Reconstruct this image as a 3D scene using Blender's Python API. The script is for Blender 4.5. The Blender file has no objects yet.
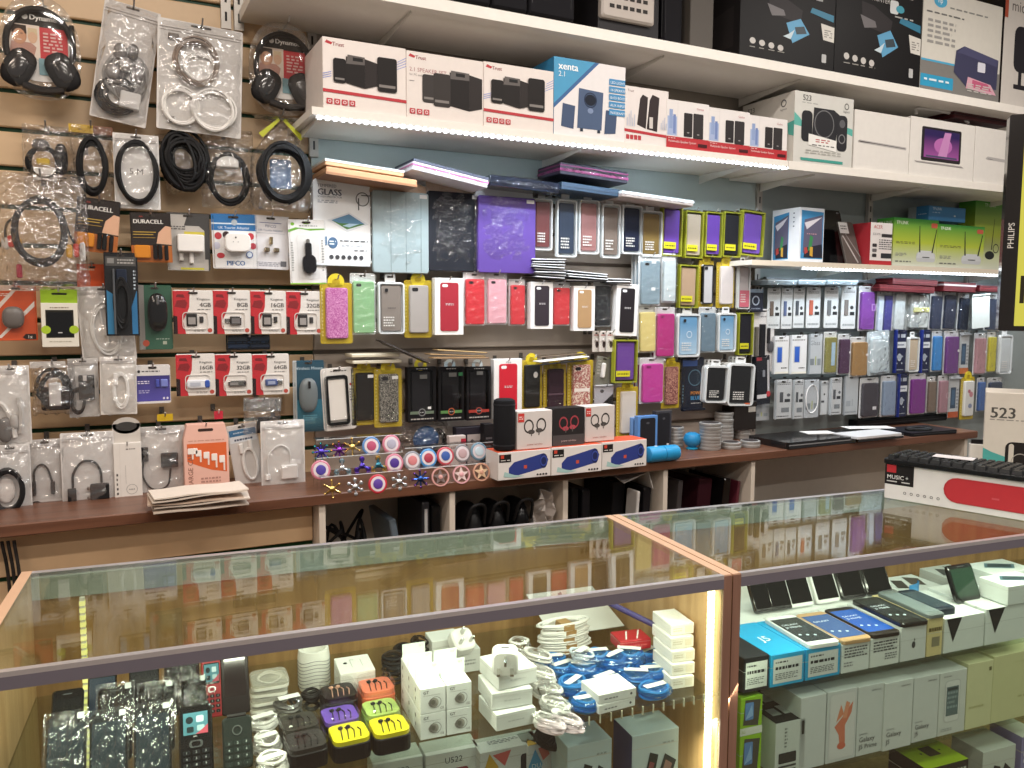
import bpy, math, random
from mathutils import Matrix, Vector
RND = random.Random(11)
SC = bpy.context.scene
COL = SC.collection
# ---------------------------------------------------------------- camera
F = 823.0; PITCH = math.radians(5.13); ROLL = math.radians(0.237); HEAD = math.radians(26.71)
CAMP = Vector((0, -2.5, 1.5))
_fw0 = Vector((math.sin(HEAD), math.cos(HEAD), 0)); _rt0 = Vector((math.cos(HEAD), -math.sin(HEAD), 0))
_cp, _sp = math.cos(PITCH), math.sin(PITCH); _cr, _sr = math.cos(ROLL), math.sin(ROLL)
_fw = _fw0 * _cp + Vector((0, 0, -_sp)); _up0 = _fw0 * _sp + Vector((0, 0, _cp))
_rt = _rt0 * _cr + _up0 * _sr; _up = _up0 * _cr - _rt0 * _sr
cd = bpy.data.cameras.new('camera'); cd.sensor_width = 36; cd.lens = F / 1024 * 36; cd.clip_start = .02
cam = bpy.data.objects.new('camera', cd); COL.objects.link(cam)
cam.matrix_world = Matrix(((_rt.x, _up.x, -_fw.x, CAMP.x), (_rt.y, _up.y, -_fw.y, CAMP.y), (_rt.z, _up.z, -_fw.z, CAMP.z), (0, 0, 0, 1)))
SC.camera = cam
def ray(px, py): return _fw + _rt * ((px - 512) / F) - _up * ((py - 384) / F)
def onY(px, py, Y): d = ray(px, py); return CAMP + d * ((Y - CAMP.y) / d.y)
def onZ(px, py, Z): d = ray(px, py); return CAMP + d * ((Z - CAMP.z) / d.z)
# ---------------------------------------------------------------- world, lights, exposure
SC.view_settings.view_transform = 'Standard'; SC.view_settings.look = 'None'; SC.view_settings.gamma = 1
SC.view_settings.use_curve_mapping = False; SC.view_settings.exposure = -0.16
SC.cycles.use_denoising = True; SC.cycles.transparent_max_bounces = 24; SC.cycles.max_bounces = 8
SC.cycles.sample_clamp_indirect = 4.0
wd = bpy.data.worlds.new('shop_ambient'); SC.world = wd; wd.use_nodes = True
wd.node_tree.nodes['Background'].inputs[0].default_value = (1.0, .95, .9, 1); wd.node_tree.nodes['Background'].inputs[1].default_value = .24
def area(name, loc, size, energy, col, rot=(0, 0, 0), parent=None):
    l = bpy.data.lights.new(name, 'AREA'); l.shape = 'RECTANGLE'; l.size, l.size_y = size; l.energy = energy; l.color = col
    o = bpy.data.objects.new(name, l); COL.objects.link(o); o.location = loc; o.rotation_euler = rot
    if parent: o.parent = parent
    return o
CEIL_LAMPS = [(x, y) for y in (-1.25, -2.3, -3.7) for x in (-1.1, .25, 1.6, 2.95)]
for i, (x, y) in enumerate(CEIL_LAMPS):
    area('ceiling_lamp_light', (x, y, 2.925), (.62, .13), 16, ((1, .84, .70) if x < 0 else (1, .93, .86)))
# ---------------------------------------------------------------- materials
def lin(c): return c / 12.92 if c <= .04045 else ((c + .055) / 1.055) ** 2.4
def rgb(h):
    h = h.lstrip('#')
    if len(h) == 3: h = ''.join(c * 2 for c in h)
    return tuple(lin(int(h[i:i + 2], 16) / 255) for i in (0, 2, 4)) + (1,)
_mats = {}
class NT:
    def __init__(s, name):
        s.m = bpy.data.materials.new(name); s.m.use_nodes = True; s.t = s.m.node_tree; s.t.nodes.clear()
        s.out = s.n('ShaderNodeOutputMaterial')
    def n(s, kind, **kw):
        nd = s.t.nodes.new(kind)
        for k, v in kw.items():
            if k.startswith('_'): setattr(nd, k[1:], v)
            else: nd.inputs[int(k[1:]) if k[0] == 'i' and k[1:].isdigit() else k.replace('_', ' ')].default_value = v
        return nd
    def l(s, a, b): s.t.links.new(a, b)
    def coords(s): return s.n('ShaderNodeTexCoord').outputs['Object']
def noise(N, scale, detail=3, rough=.5, vec=None):
    nz = N.n('ShaderNodeTexNoise', Scale=scale, Detail=detail, Roughness=rough)
    N.l(vec or N.coords(), nz.inputs['Vector']); return nz.outputs['Fac']
def bump(N, fac, strength, dist=.002):
    b = N.n('ShaderNodeBump', Strength=strength, Distance=dist); N.l(fac, b.inputs['Height']); return b.outputs['Normal']
def mat(col, rough=.5, metal=0.0, bmp=0.0, bscale=300., var=.05, coat=0.0):
    key = (col, rough, metal, bmp, bscale, var, coat)
    if key in _mats: return _mats[key]
    N = NT('paint_' + col.lstrip('#')); p = N.n('ShaderNodeBsdfPrincipled', Roughness=rough, Metallic=metal)
    p.inputs['Coat Weight'].default_value = max(coat, 0)
    if coat < 0 or (coat == 0 and metal == 0 and sum(rgb(col)[:3]) < .12): p.inputs['Specular IOR Level'].default_value = .22
    c = rgb(col); f = noise(N, 40, 2)
    mx = N.n('ShaderNodeMix', _data_type='RGBA'); N.l(f, mx.inputs[0])
    mx.inputs[6].default_value = tuple(x * (1 - var) for x in c[:3]) + (1,); mx.inputs[7].default_value = tuple(min(1, x * (1 + var)) for x in c[:3]) + (1,)
    N.l(mx.outputs[2], p.inputs['Base Color'])
    if bmp: N.l(bump(N, noise(N, bscale, 2), bmp), p.inputs['Normal'])
    N.l(p.outputs[0], N.out.inputs[0]); _mats[key] = N.m; return N.m
def special(key, fn):
    if key not in _mats: _mats[key] = fn()
    return _mats[key]
def wood(a, b, scale=6, axis=0, rough=.45):
    def mk():
        N = NT('wood'); p = N.n('ShaderNodeBsdfPrincipled', Roughness=rough)
        mp = N.n('ShaderNodeMapping'); N.l(N.coords(), mp.inputs[0]); s = [scale * 9] * 3; s[axis] = scale * .6; mp.inputs['Scale'].default_value = s
        f = noise(N, 1.0, 6, .6, mp.outputs[0]); r = N.n('ShaderNodeValToRGB'); N.l(f, r.inputs[0])
        r.color_ramp.elements[0].color = rgb(a); r.color_ramp.elements[0].position = .3; r.color_ramp.elements[1].color = rgb(b); r.color_ramp.elements[1].position = .7
        N.l(r.outputs[0], p.inputs['Base Color']); N.l(bump(N, f, .12), p.inputs['Normal']); N.l(p.outputs[0], N.out.inputs[0]); return N.m
    return special(('wood', a, b, scale, axis, rough), mk)
def schlick(N, f0):
    lw = N.n('ShaderNodeLayerWeight', Blend=.5); pw = N.n('ShaderNodeMath', _operation='POWER'); N.l(lw.outputs['Facing'], pw.inputs[0]); pw.inputs[1].default_value = 5
    ma = N.n('ShaderNodeMath', _operation='MULTIPLY_ADD'); N.l(pw.outputs[0], ma.inputs[0]); ma.inputs[1].default_value = 1 - f0; ma.inputs[2].default_value = f0
    return ma.outputs[0], lw
def glassy(name, f0, tint, rough, bmp=0, bscale=60, dens=0.0, white='#ffffff', bdist=.004):
    def mk():
        N = NT(name); fac, lw = schlick(N, f0)
        tr = N.n('ShaderNodeBsdfTransparent'); tr.inputs[0].default_value = rgb(tint)
        gl = N.n('ShaderNodeBsdfGlossy', Roughness=rough); ms = N.n('ShaderNodeMixShader'); N.l(fac, ms.inputs[0])
        if bmp:
            if isinstance(bscale, tuple): mp = N.n('ShaderNodeMapping'); mp.inputs['Scale'].default_value = bscale; N.l(N.coords(), mp.inputs[0]); nz = noise(N, 1.0, 1.2, .5, mp.outputs[0])
            else: nz = noise(N, bscale, 1.3, .5)
            nn = bump(N, nz, bmp, bdist); N.l(nn, gl.inputs['Normal']); N.l(nn, lw.inputs['Normal'])
        first = tr
        if dens:
            df = N.n('ShaderNodeBsdfDiffuse'); df.inputs[0].default_value = rgb(white); m2 = N.n('ShaderNodeMixShader', Fac=dens)
            N.l(tr.outputs[0], m2.inputs[1]); N.l(df.outputs[0], m2.inputs[2]); first = m2
        N.l(first.outputs[0], ms.inputs[1]); N.l(gl.outputs[0], ms.inputs[2]); N.l(ms.outputs[0], N.out.inputs[0]); return N.m
    return special((name,), mk)
GLASS = glassy('case_glass', .045, '#f4faf6', .015)
ACRYL = glassy('clear_acrylic', .05, '#fafafa', .05)
FILM = glassy('crinkled_film', .16, '#fdfdfd', .13, 1.0, 42, .02, '#ffffff', .03)
ZIP = glassy('zip_bag_film', .13, '#fcfcfc', .14, 1.0, 28, .06, '#f4f0ee', .024)
CLEAR = glassy('clear_box_plastic', .035, '#ffffff', .06, .25, 20)
SHRINK = glassy('tight_wrap', .07, '#ffffff', .11, 1.0, 45, .008, '#ffffff', .014)
SLEEVE = glassy('phone_sleeve', .08, '#ffffff', .10, 1.0, (80, 80, 9), .004, '#ffffff', .012)
def emis(col, st):
    def mk():
        N = NT('glow'); e = N.n('ShaderNodeEmission', Strength=st); e.inputs[0].default_value = rgb(col); N.l(e.outputs[0], N.out.inputs[0]); return N.m
    return special(('em', col, st), mk)
def glitter(col, hi, scale=700):
    def mk():
        N = NT('glitter'); p = N.n('ShaderNodeBsdfPrincipled', Roughness=.3); v = N.n('ShaderNodeTexVoronoi', Scale=scale); N.l(N.coords(), v.inputs['Vector'])
        sx = N.n('ShaderNodeSeparateColor'); N.l(v.outputs['Color'], sx.inputs[0]); r = N.n('ShaderNodeValToRGB'); N.l(sx.outputs[0], r.inputs[0])
        r.color_ramp.elements[0].color = rgb(col); r.color_ramp.elements[0].position = .35; r.color_ramp.elements[1].color = rgb(hi); r.color_ramp.elements[1].position = .95
        N.l(r.outputs[0], p.inputs['Base Color']); N.l(p.outputs[0], N.out.inputs[0]); return N.m
    return special(('gl', col, hi, scale), mk)
def grad(c0, c1, c2=None, h=.1, axis=2):
    def mk():
        N = NT('printed_gradient'); p = N.n('ShaderNodeBsdfPrincipled', Roughness=.35); s = N.n('ShaderNodeSeparateXYZ'); N.l(N.coords(), s.inputs[0])
        d = N.n('ShaderNodeMath', _operation='DIVIDE'); N.l(s.outputs[axis], d.inputs[0]); d.inputs[1].default_value = h
        r = N.n('ShaderNodeValToRGB'); N.l(d.outputs[0], r.inputs[0]); r.color_ramp.elements[0].color = rgb(c0); r.color_ramp.elements[1].color = rgb(c1)
        if c2: e = r.color_ramp.elements.new(.5); e.color = rgb(c1); r.color_ramp.elements[-1].color = rgb(c2)
        N.l(r.outputs[0], p.inputs['Base Color']); N.l(p.outputs[0], N.out.inputs[0]); return N.m
    return special(('gr', c0, c1, c2, round(h, 4), axis), mk)
def mm(c):
    if not isinstance(c, str): return c
    if c[0] == '#': return mat(c)
    k, v = c.split(':')
    return {'gloss': lambda: mat(v, .15, 0, 0, 300, .04, .5), 'metal': lambda: mat(v, .25, 1.0), 'matte': lambda: mat(v, .85), 'satin': lambda: mat(v, .35), 'rubber': lambda: mat(v, .55, 0, .15, 900, .05, -1)}[k]()
STEEL = mat('#b8b8b8', .3, 1.0)
# ---------------------------------------------------------------- glyphs for printed lettering
GLY = {}
def load_glyphs():
    chars = sorted(set('ABCDEFGHIJKLMNOPQRSTUVWXYZabcdefghijklmnopqrstuvwxyz0123456789.+/-'))
    obs = []
    for c in chars:
        for s in (c, c + '.'):
            cu = bpy.data.curves.new('t', 'FONT'); cu.body = s; cu.resolution_u = 2; cu.fill_mode = 'FRONT'
            o = bpy.data.objects.new('t', cu); COL.objects.link(o); obs.append((c, s, o))
    dg = bpy.context.evaluated_depsgraph_get(); dg.update(); raw = {}
    for c, s, o in obs:
        me = o.evaluated_get(dg).to_mesh(); raw[s] = ([tuple(v.co) for v in me.vertices], [tuple(p.vertices) for p in me.polygons]); o.evaluated_get(dg).to_mesh_clear()
    for c, s, o in obs:
        cu = o.data; bpy.data.objects.remove(o); bpy.data.curves.remove(cu)
    dmax = max(v[0] for v in raw['.'][0])
    for c in chars:
        adv = max(v[0] for v in raw[c + '.'][0]) - dmax
        GLY[c] = (raw[c][0], raw[c][1], adv)
load_glyphs()
# ---------------------------------------------------------------- mesh building
def rrect(x0, z0, x1, z1, r, n=4):
    r = min(r, (x1 - x0) / 2 * .999, (z1 - z0) / 2 * .999); out = []
    for cx, cz, a0 in ((x1 - r, z0 + r, -90), (x1 - r, z1 - r, 0), (x0 + r, z1 - r, 90), (x0 + r, z0 + r, 180)):
        for i in range(n + 1):
            a = math.radians(a0 + 90 * i / n); out.append((cx + r * math.cos(a), cz + r * math.sin(a)))
    return out
def ell(cx, cz, rx, rz, n=24): return [(cx + rx * math.cos(2 * math.pi * i / n), cz + rz * math.sin(2 * math.pi * i / n)) for i in range(n)]
CARD = {}
class MB:
    def __init__(s): s.v = []; s.f = []; s.mi = []; s.ms = []
    def add(s, vs, fs, m):
        m = mm(m)
        if m not in s.ms: s.ms.append(m)
        k = s.ms.index(m); b = len(s.v); s.v += [tuple(v) for v in vs]; s.f += [tuple(b + i for i in f) for f in fs]; s.mi += [k] * len(fs); return s
    def box(s, x0, y0, z0, x1, y1, z1, m):
        return s.add([(x0, y0, z0), (x1, y0, z0), (x1, y1, z0), (x0, y1, z0), (x0, y0, z1), (x1, y0, z1), (x1, y1, z1), (x0, y1, z1)],
                     [(0, 3, 2, 1), (4, 5, 6, 7), (0, 1, 5, 4), (1, 2, 6, 5), (2, 3, 7, 6), (3, 0, 4, 7)], m)
    def cbox(s, x0, y0, z0, x1, y1, z1, m, b=.002):          # box with chamfered edges along z and y outline
        return s.prism(rrect(x0, z0, x1, z1, b, 1), y0, y1, m, b)
    def prism(s, o, y0, y1, m, b=0):                          # outline in x,z pushed from y0 (front) to y1
        n = len(o)
        if b:
            cx = sum(p[0] for p in o) / n; cz = sum(p[1] for p in o) / n
            w = max(p[0] for p in o) - min(p[0] for p in o); h = max(p[1] for p in o) - min(p[1] for p in o)
            sx = max(.05, 1 - 2 * b / w); sz = max(.05, 1 - 2 * b / h); inn = [(cx + (x - cx) * sx, cz + (z - cz) * sz) for x, z in o]
            vs = [(x, y0, z) for x, z in inn] + [(x, y0 + b, z) for x, z in o] + [(x, y1, z) for x, z in o]
            fs = [tuple(range(n))] + [(i, i + n, (i + 1) % n + n, (i + 1) % n) for i in range(n)] + [(i + n, i + 2 * n, (i + 1) % n + 2 * n, (i + 1) % n + n) for i in range(n)] + [tuple(range(3 * n - 1, 2 * n - 1, -1))]
        else:
            vs = [(x, y0, z) for x, z in o] + [(x, y1, z) for x, z in o]
            fs = [tuple(range(n)), tuple(range(2 * n - 1, n - 1, -1))] + [(i, i + n, (i + 1) % n + n, (i + 1) % n) for i in range(n)]
        return s.add(vs, fs, m)
    def ringprism(s, o, i, y0, y1, m):                        # frame between two outlines of equal length
        n = len(o); vs = [(x, y0, z) for x, z in o] + [(x, y0, z) for x, z in i] + [(x, y1, z) for x, z in o] + [(x, y1, z) for x, z in i]; fs = []
        for k in range(n):
            j = (k + 1) % n; fs += [(k, j, n + j, n + k), (2 * n + j, 2 * n + k, 3 * n + k, 3 * n + j), (k, 2 * n + k, 2 * n + j, j), (n + j, 3 * n + j, 3 * n + k, n + k)]
        return s.add(vs, fs, m)
    def flat(s, o, y, m): return s.add([(x, y, z) for x, z in o], [tuple(range(len(o)))], m)
    def tube(s, pts, r, m, k=6, closed=False):
        pts = [Vector(p) for p in pts]; n = len(pts); vs = []; fs = []; ref = Vector((.13, .9, .31))
        for i, p in enumerate(pts):
            t = (pts[(i + 1) % n] - pts[i - 1]) if (closed or 0 < i < n - 1) else (pts[1] - pts[0] if i == 0 else pts[-1] - pts[-2])
            if t.length < 1e-9: t = Vector((1, 0, 0))
            t.normalize(); a = t.cross(ref)
            if a.length < 1e-3: a = t.cross(Vector((1, 0, 0)))
            a.normalize(); b = t.cross(a); rr = r[i] if isinstance(r, (list, tuple)) else r
            vs += [p + (a * math.cos(2 * math.pi * j / k) + b * math.sin(2 * math.pi * j / k)) * rr for j in range(k)]
        for i in range(n if closed else n - 1):
            q = (i + 1) % n
            for j in range(k): fs.append((i * k + j, i * k + (j + 1) % k, q * k + (j + 1) % k, q * k + j))
        if not closed: fs += [tuple(range(k - 1, -1, -1)), tuple((n - 1) * k + j for j in range(k))]
        return s.add(vs, fs, m)
    def lathe(s, prof, m, n=20, o=(0, 0, 0), axis='z'):       # prof: (radius, height)
        vs = []; fs = []; P = len(prof)
        for r, h in prof:
            for j in range(n):
                c, d = r * math.cos(2 * math.pi * j / n), r * math.sin(2 * math.pi * j / n)
                vs.append({'z': (o[0] + c, o[1] + d, o[2] + h), 'y': (o[0] + c, o[1] + h, o[2] - d), 'x': (o[0] + h, o[1] + c, o[2] + d)}[axis])
        for i in range(P - 1):
            for j in range(n): fs.append((i * n + j, i * n + (j + 1) % n, (i + 1) * n + (j + 1) % n, (i + 1) * n + j))
        fs += [tuple(range(n - 1, -1, -1)), tuple((P - 1) * n + j for j in range(n))]
        return s.add(vs, fs, m)
    def blob(s, cx, cy, cz, rx, ry, rz, m, n=14, k=8, pw=1.0):
        vs = []; fs = []
        sg = lambda v: math.copysign(abs(v) ** pw, v)
        for i in range(k + 1):
            ph = math.pi * i / k - math.pi / 2
            for j in range(n):
                th = 2 * math.pi * j / n; vs.append((cx + rx * sg(math.cos(ph)) * sg(math.cos(th)), cy + ry * sg(math.cos(ph)) * sg(math.sin(th)), cz + rz * sg(math.sin(ph))))
        for i in range(k):
            for j in range(n): fs.append((i * n + j, i * n + (j + 1) % n, (i + 1) * n + (j + 1) % n, (i + 1) * n + j))
        return s.add(vs, fs, m)
    def text(s, t, x, z, size, y, m, al='l', rot=0):
        w = sum(GLY[c][2] if c in GLY else .3 for c in t) * size; px = 0 if al == 'l' else (-w / 2 if al == 'c' else -w); ca, sa = math.cos(rot), math.sin(rot)
        for c in t:
            if c in GLY:
                v, f, ad = GLY[c]; s.add([(x + (px + a * size) * ca - b * size * sa, y, z + (px + a * size) * sa + b * size * ca) for a, b, _ in v], f, m); px += ad * size
            else: px += .3 * size
        return s
    def xf(s, M): s.v = [tuple(M @ Vector(v)) for v in s.v]; return s
    def build(s, name, parent=None, smooth=False, kind=None, M=None):
        me = bpy.data.meshes.new(name); me.from_pydata(s.v, [], s.f)
        for m in s.ms: me.materials.append(m)
        me.polygons.foreach_set('material_index', s.mi)
        if smooth:
            me.polygons.foreach_set('use_smooth', [True] * len(s.f))
            try: me.set_sharp_from_angle(angle=math.radians(40))
            except Exception: pass
        me.update(); o = bpy.data.objects.new(name, me); COL.objects.link(o)
        if parent: o.parent = parent
        if M is not None: o.matrix_local = M
        if kind: o['kind'] = kind
        if parent and name in ('carton', 'backing_card', 'body', 'bezel') and parent.name not in CARD: CARD[parent.name] = o
        return o
def tag(o, label, cat, group=None):
    o['label'] = label; o['category'] = cat
    if group: o['group'] = group
    return o
def thing(name, label, cat, M=None, group=None):
    o = bpy.data.objects.new(name, None); o.empty_display_size = .05; COL.objects.link(o)
    if M is not None: o.matrix_world = M
    return tag(o, label, cat, group)
def dup(root, M=None, label=None, group=None):
    r = root.copy(); COL.objects.link(r)
    if M is not None: r.matrix_world = M
    if label: r['label'] = label
    if group: r['group'] = group
    def rec(a, b):
        for ch in KIDS(a):
            c = ch.copy(); COL.objects.link(c); c.parent = b; rec(ch, c)
    rec(root, r); return r
def KIDS(o): return [c for c in bpy.data.objects if c.parent == o]
def TR(x, y, z): return Matrix.Translation((x, y, z))
def RZ(d): return Matrix.Rotation(math.radians(d), 4, 'Z')
def RY(d): return Matrix.Rotation(math.radians(d), 4, 'Y')
def RX(d): return Matrix.Rotation(math.radians(d), 4, 'X')
def struct(o): o['kind'] = 'structure'; return o
# flat print on a face: x,z normalised to w,h
def art(parent, w, h, y, shapes, name='print', M=None):
    b = MB(); k = 0
    for s in shapes:
        k += 1; yy = y - .00012 * k; t = s[0]
        if t == 'r': b.flat([(s[1] * w - w / 2, s[2] * h), (s[3] * w - w / 2, s[2] * h), (s[3] * w - w / 2, s[4] * h), (s[1] * w - w / 2, s[4] * h)], yy, s[5])
        elif t == 'R': b.flat(rrect(s[1] * w - w / 2, s[2] * h, s[3] * w - w / 2, s[4] * h, s[6] * w), yy, s[5])
        elif t == 'q': b.flat([(x * w - w / 2, z * h) for x, z in s[1]], yy, s[2])
        elif t == 'o': b.flat(ell(s[1] * w - w / 2, s[2] * h, s[3] * w, s[4] * h, 20), yy, s[5])
        elif t == 'g':
            o = ell(s[1] * w - w / 2, s[2] * h, s[3] * w, s[3] * w * (s[6] if len(s) > 6 else 1)); i = ell(s[1] * w - w / 2, s[2] * h, s[4] * w, s[4] * w * (s[6] if len(s) > 6 else 1)); n = len(o)
            b.add([(x, yy, z) for x, z in o + i], [(q, (q + 1) % n, n + (q + 1) % n, n + q) for q in range(n)], s[5])
        elif t == 'T':
            for ox in (-.012, 0, .012):
                b.text(s[1], s[2] * w - w / 2 + ox * s[4] * h * 1.35 * 2, s[3] * h, s[4] * h * 1.35, yy - .00002 * ox / .012, s[5], s[6] if len(s) > 6 else 'l', 0)
        elif t == 't': b.text(s[1], s[2] * w - w / 2, s[3] * h, s[4] * h * 1.35, yy, s[5], s[6] if len(s) > 6 else 'l', math.radians(s[7]) if len(s) > 7 else 0)
        elif t == 'n':
            n = s[5]; st = (s[4] - s[3]) / n
            for i in range(n):
                z0 = s[4] - st * (i + .75); x = s[1]; e = s[2] - (RND.random() * .3 * (s[2] - s[1]) if i % 3 == 2 else 0)
                while x < e:
                    ln = min(e - x, (.06 + .12 * RND.random()) * max(.5, (s[2] - s[1]))); b.flat([(x * w - w / 2, z0 * h), ((x + ln) * w - w / 2, z0 * h), ((x + ln) * w - w / 2, (z0 + st * .5) * h), (x * w - w / 2, (z0 + st * .5) * h)], yy, s[6]); x += ln + .025
    return b.build(name, CARD.get(parent.name, parent), M=M)
# ---------------------------------------------------------------- hooks and hanging packs
_hook = []
def hook_at(x, z, ylen):
    if not _hook:
        b = MB(); b.box(-.006, -.004, -.008, .006, 0, .012, mat('#6e6a66', .4, .6)); b.build('hook_plate'); p = bpy.data.objects['hook_plate']
        b = MB(); b.tube([(0, 0, 0), (0, -.9, 0), (0, -1, .06)], .0022, STEEL, 6); q = b.build('prong'); _hook.extend([p.data, q.data]); bpy.data.objects.remove(p); bpy.data.objects.remove(q)
    r = thing('display_hook', 'thin chrome hook on the wall holding up a hanging pack', 'hook', TR(x, -.001, z), 'hooks along the display wall')
    o = bpy.data.objects.new('hook_plate', _hook[0]); COL.objects.link(o); o.parent = r
    o = bpy.data.objects.new('prong', _hook[1]); COL.objects.link(o); o.parent = r; o.scale = (1, ylen, .2); o.location = (0, -.003, 0)
def hang(name, label, cat, box, y=-.10, T=.0, tilt=0, yaw=0, group=None, hook=True, hx=.5, lean=0):
    x0, y0, x1, y1 = box; mx, my = (x0 + x1) / 2, (y0 + y1) / 2
    a = onY(x0, my, y + (T if x0 > 150 else 0)); b = onY(x1, my, y); c = onY(mx, y0, y); d = onY(mx, y1, y); w = b.x - a.x; h = c.z - d.z
    root = thing(name, label, cat, TR((a.x + b.x) / 2, y, (c.z + d.z) / 2) @ RY(tilt) @ RZ(yaw) @ RX(lean) @ TR(0, 0, -h / 2), group)
    if hook:
        hz = root.matrix_world @ Vector(((hx - .5) * w, 0, h)); hook_at(hz.x, hz.z - .006, -y + .012)
    return root, w, h
def bagmesh(w, h, bul, m, y=0, seed=0, top=.0, zip_=True):
    b = MB(); nx, nz = 13, 17; r = random.Random(seed); vs = []; fs = []
    jit = [[r.uniform(-1, 1) for _ in range(nz + 1)] for _ in range(nx + 1)]
    def P(i, j, s):
        u = i / nx * 2 - 1; v = j / nz * 2 - 1; k = (1 - u ** 4) * (1 - abs(v) ** 5); ed = (1 if i in (0, nx) else 0)
        xx = u * w / 2 * (1 - .03 * (1 + jit[i][j]) * ed); return (xx, y - s * (bul * k + .0030 * jit[i][j] * (k > .05)), (v + 1) / 2 * h + .004 * jit[i][j] * (1 if j in (0,) else 0))
    for s in (1, -.25):
        base = len(vs); vs += [P(i, j, s) for i in range(nx + 1) for j in range(nz + 1)]
        for i in range(nx):
            for j in range(nz):
                a = base + i * (nz + 1) + j; q = (a, a + nz + 1, a + nz + 2, a + 1); fs.append(q if s > 0 else q[::-1])
    b.add(vs, fs, m); return b
def coilpts(cx, cz, rx, rz, turns, y, jit=.08, n=26, seed=1, th=.01):
    r = random.Random(seed); pts = []
    for t in range(turns):
        ax, az, ox, oz, yy = 1 + r.uniform(-jit, jit), 1 + r.uniform(-jit, jit), r.uniform(-jit, jit) * rx * .5, r.uniform(-jit, jit) * rz * .5, y - th * r.random()
        for i in range(n):
            a = 2 * math.pi * i / n + .4 * t; pts.append((cx + ox + rx * ax * math.cos(a), yy + .001 * math.sin(3 * a), cz + oz + rz * az * math.sin(a)))
    return pts
def spline(pts, n=8):
    out = []; P = [Vector(p) for p in pts]; P = [P[0] * 2 - P[1]] + P + [P[-1] * 2 - P[-2]]
    for i in range(1, len(P) - 2):
        for k in range(n):
            t = k / n; a, b, c, d = P[i - 1:i + 3]
            out.append(.5 * ((2 * b) + (c - a) * t + (2 * a - 5 * b + 4 * c - d) * t * t + (3 * b - a - 3 * c + d) * t ** 3))
    return out + [P[-2]]
_seed = [0]
def contents(root, w, h, T, items):
    for it in items:
        k, nm = it[0], it[1]; _seed[0] += 1; b = MB(); sm = False
        if k == 'b':
            x0, z0, x1, z1, th, col = it[2:8]; rr = it[8] if len(it) > 8 else .12; base = T - (it[9] if len(it) > 9 else 0)
            W_, H_ = (x1 - x0) * w, (z1 - z0) * h; b.prism(rrect(x0 * w - w / 2, z0 * h, x1 * w - w / 2, z1 * h, rr * min(W_, H_), 3), base - th, base, col, min(.0025, th * .35, W_ * .2, H_ * .2))
        elif k == 'F':                                        # open frame
            x0, z0, x1, z1, th, col, wd_ = it[2:9]; rr = (it[9] if len(it) > 9 else .1) * w; q = wd_ * w
            b.ringprism(rrect(x0 * w - w / 2, z0 * h, x1 * w - w / 2, z1 * h, rr), rrect(x0 * w - w / 2 + q, z0 * h + q, x1 * w - w / 2 - q, z1 * h - q, max(rr - q, .0006)), T - th, T, col)
        elif k == 'k':
            cx, cz, rx, rz, tn, rad, col = it[2:9]; b.tube(coilpts(cx * w - w / 2, cz * h, rx * w, rz * h, int(tn * 1.7 + .5), T - rad, it[9] if len(it) > 9 else .1, seed=_seed[0], th=max(.002, rad * tn * .6)), rad, col, 5); sm = True
        elif k == 'w':
            b.tube(spline([(x * w - w / 2, T - it[3] * 1.2 - (.002 if i % 2 else 0), z * h) for i, (x, z) in enumerate(it[2])], 6), it[3], it[4], 6); sm = True
        elif k == 's':
            cx, cz, rx, rz, th, col = it[2:8]; b.blob(cx * w - w / 2, T - th / 2, cz * h, rx * w, th / 2, rz * h, col, 16, 10, it[8] if len(it) > 8 else .8); sm = True
        b.build(nm, root, smooth=sm)
def pack(name, label, cat, box, card=None, T=.014, art_=None, items=(), film=None, r=.06, slot=True, top=None, y=-.10, tilt=0, yaw=0, group=None, hook=True, bul=.008, tab=None, hx=.5, cardname='backing_card', n=1, hole='#3a332e', lean=0):
    root, w, h = hang(name, label, cat, box, y, T + .002, tilt, yaw, group, hook, hx, lean)
    hb = h * (1 - (tab or 0))
    if card:
        b = MB(); b.prism(rrect(-w / 2, 0, w / 2, hb, r * w, 3), T, T + .0018, card, .0004); b.build(cardname, root)
        if tab: b = MB(); b.prism(rrect(-w * .2, hb - .002, w * .2, h, .05 * w, 3), T, T + .0018, card, .0004); b.build('hang_tab', root)
    sh = list(art_ or [])
    if slot: sh.append(('R', .5 - .12, (h - .011) / h, .5 + .12, (h - .005) / h, hole, .03))
    if sh: art(root, w, h, T - .0001, sh)
    contents(root, w, h, T, items)
    if top:
        th = max([i[6] for i in items if i[0] in 'bF'] + [0]); art(root, w, h, T - th - .0003, top, 'sticker')
    _seed[0] += 1
    if film == 'bag': bagmesh(w, h, T + bul, FILM, T + .001, _seed[0]).build('clear_bag', root, True)
    elif film == 'zip':
        bagmesh(w, h, T + bul * .5, ZIP, T + .001, _seed[0]).build('zip_bag', root, True)
        b = MB(); 
        for q in (.90, .925): b.box(-w * .48, T - .003, h * q, w * .48, T - .0015, h * q + .0015, '#d9d4d2')
        b.build('zip_strip', root)
    elif film in ('blister', 'wrap'):
        b = MB(); b.prism(rrect(-w * .485, h * .012, w * .485, hb * .985, r * w, 3), -.001, T - .001, CLEAR if film == 'blister' else SHRINK, .002); b.build('clear_cover', root)
    if n > 1 and not group: root['group'] = 'layers of ' + label
    for i in range(1, n):
        dup(root, root.matrix_world @ TR(0, (T + .005) * i, 0))
    return root, w, h
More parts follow.
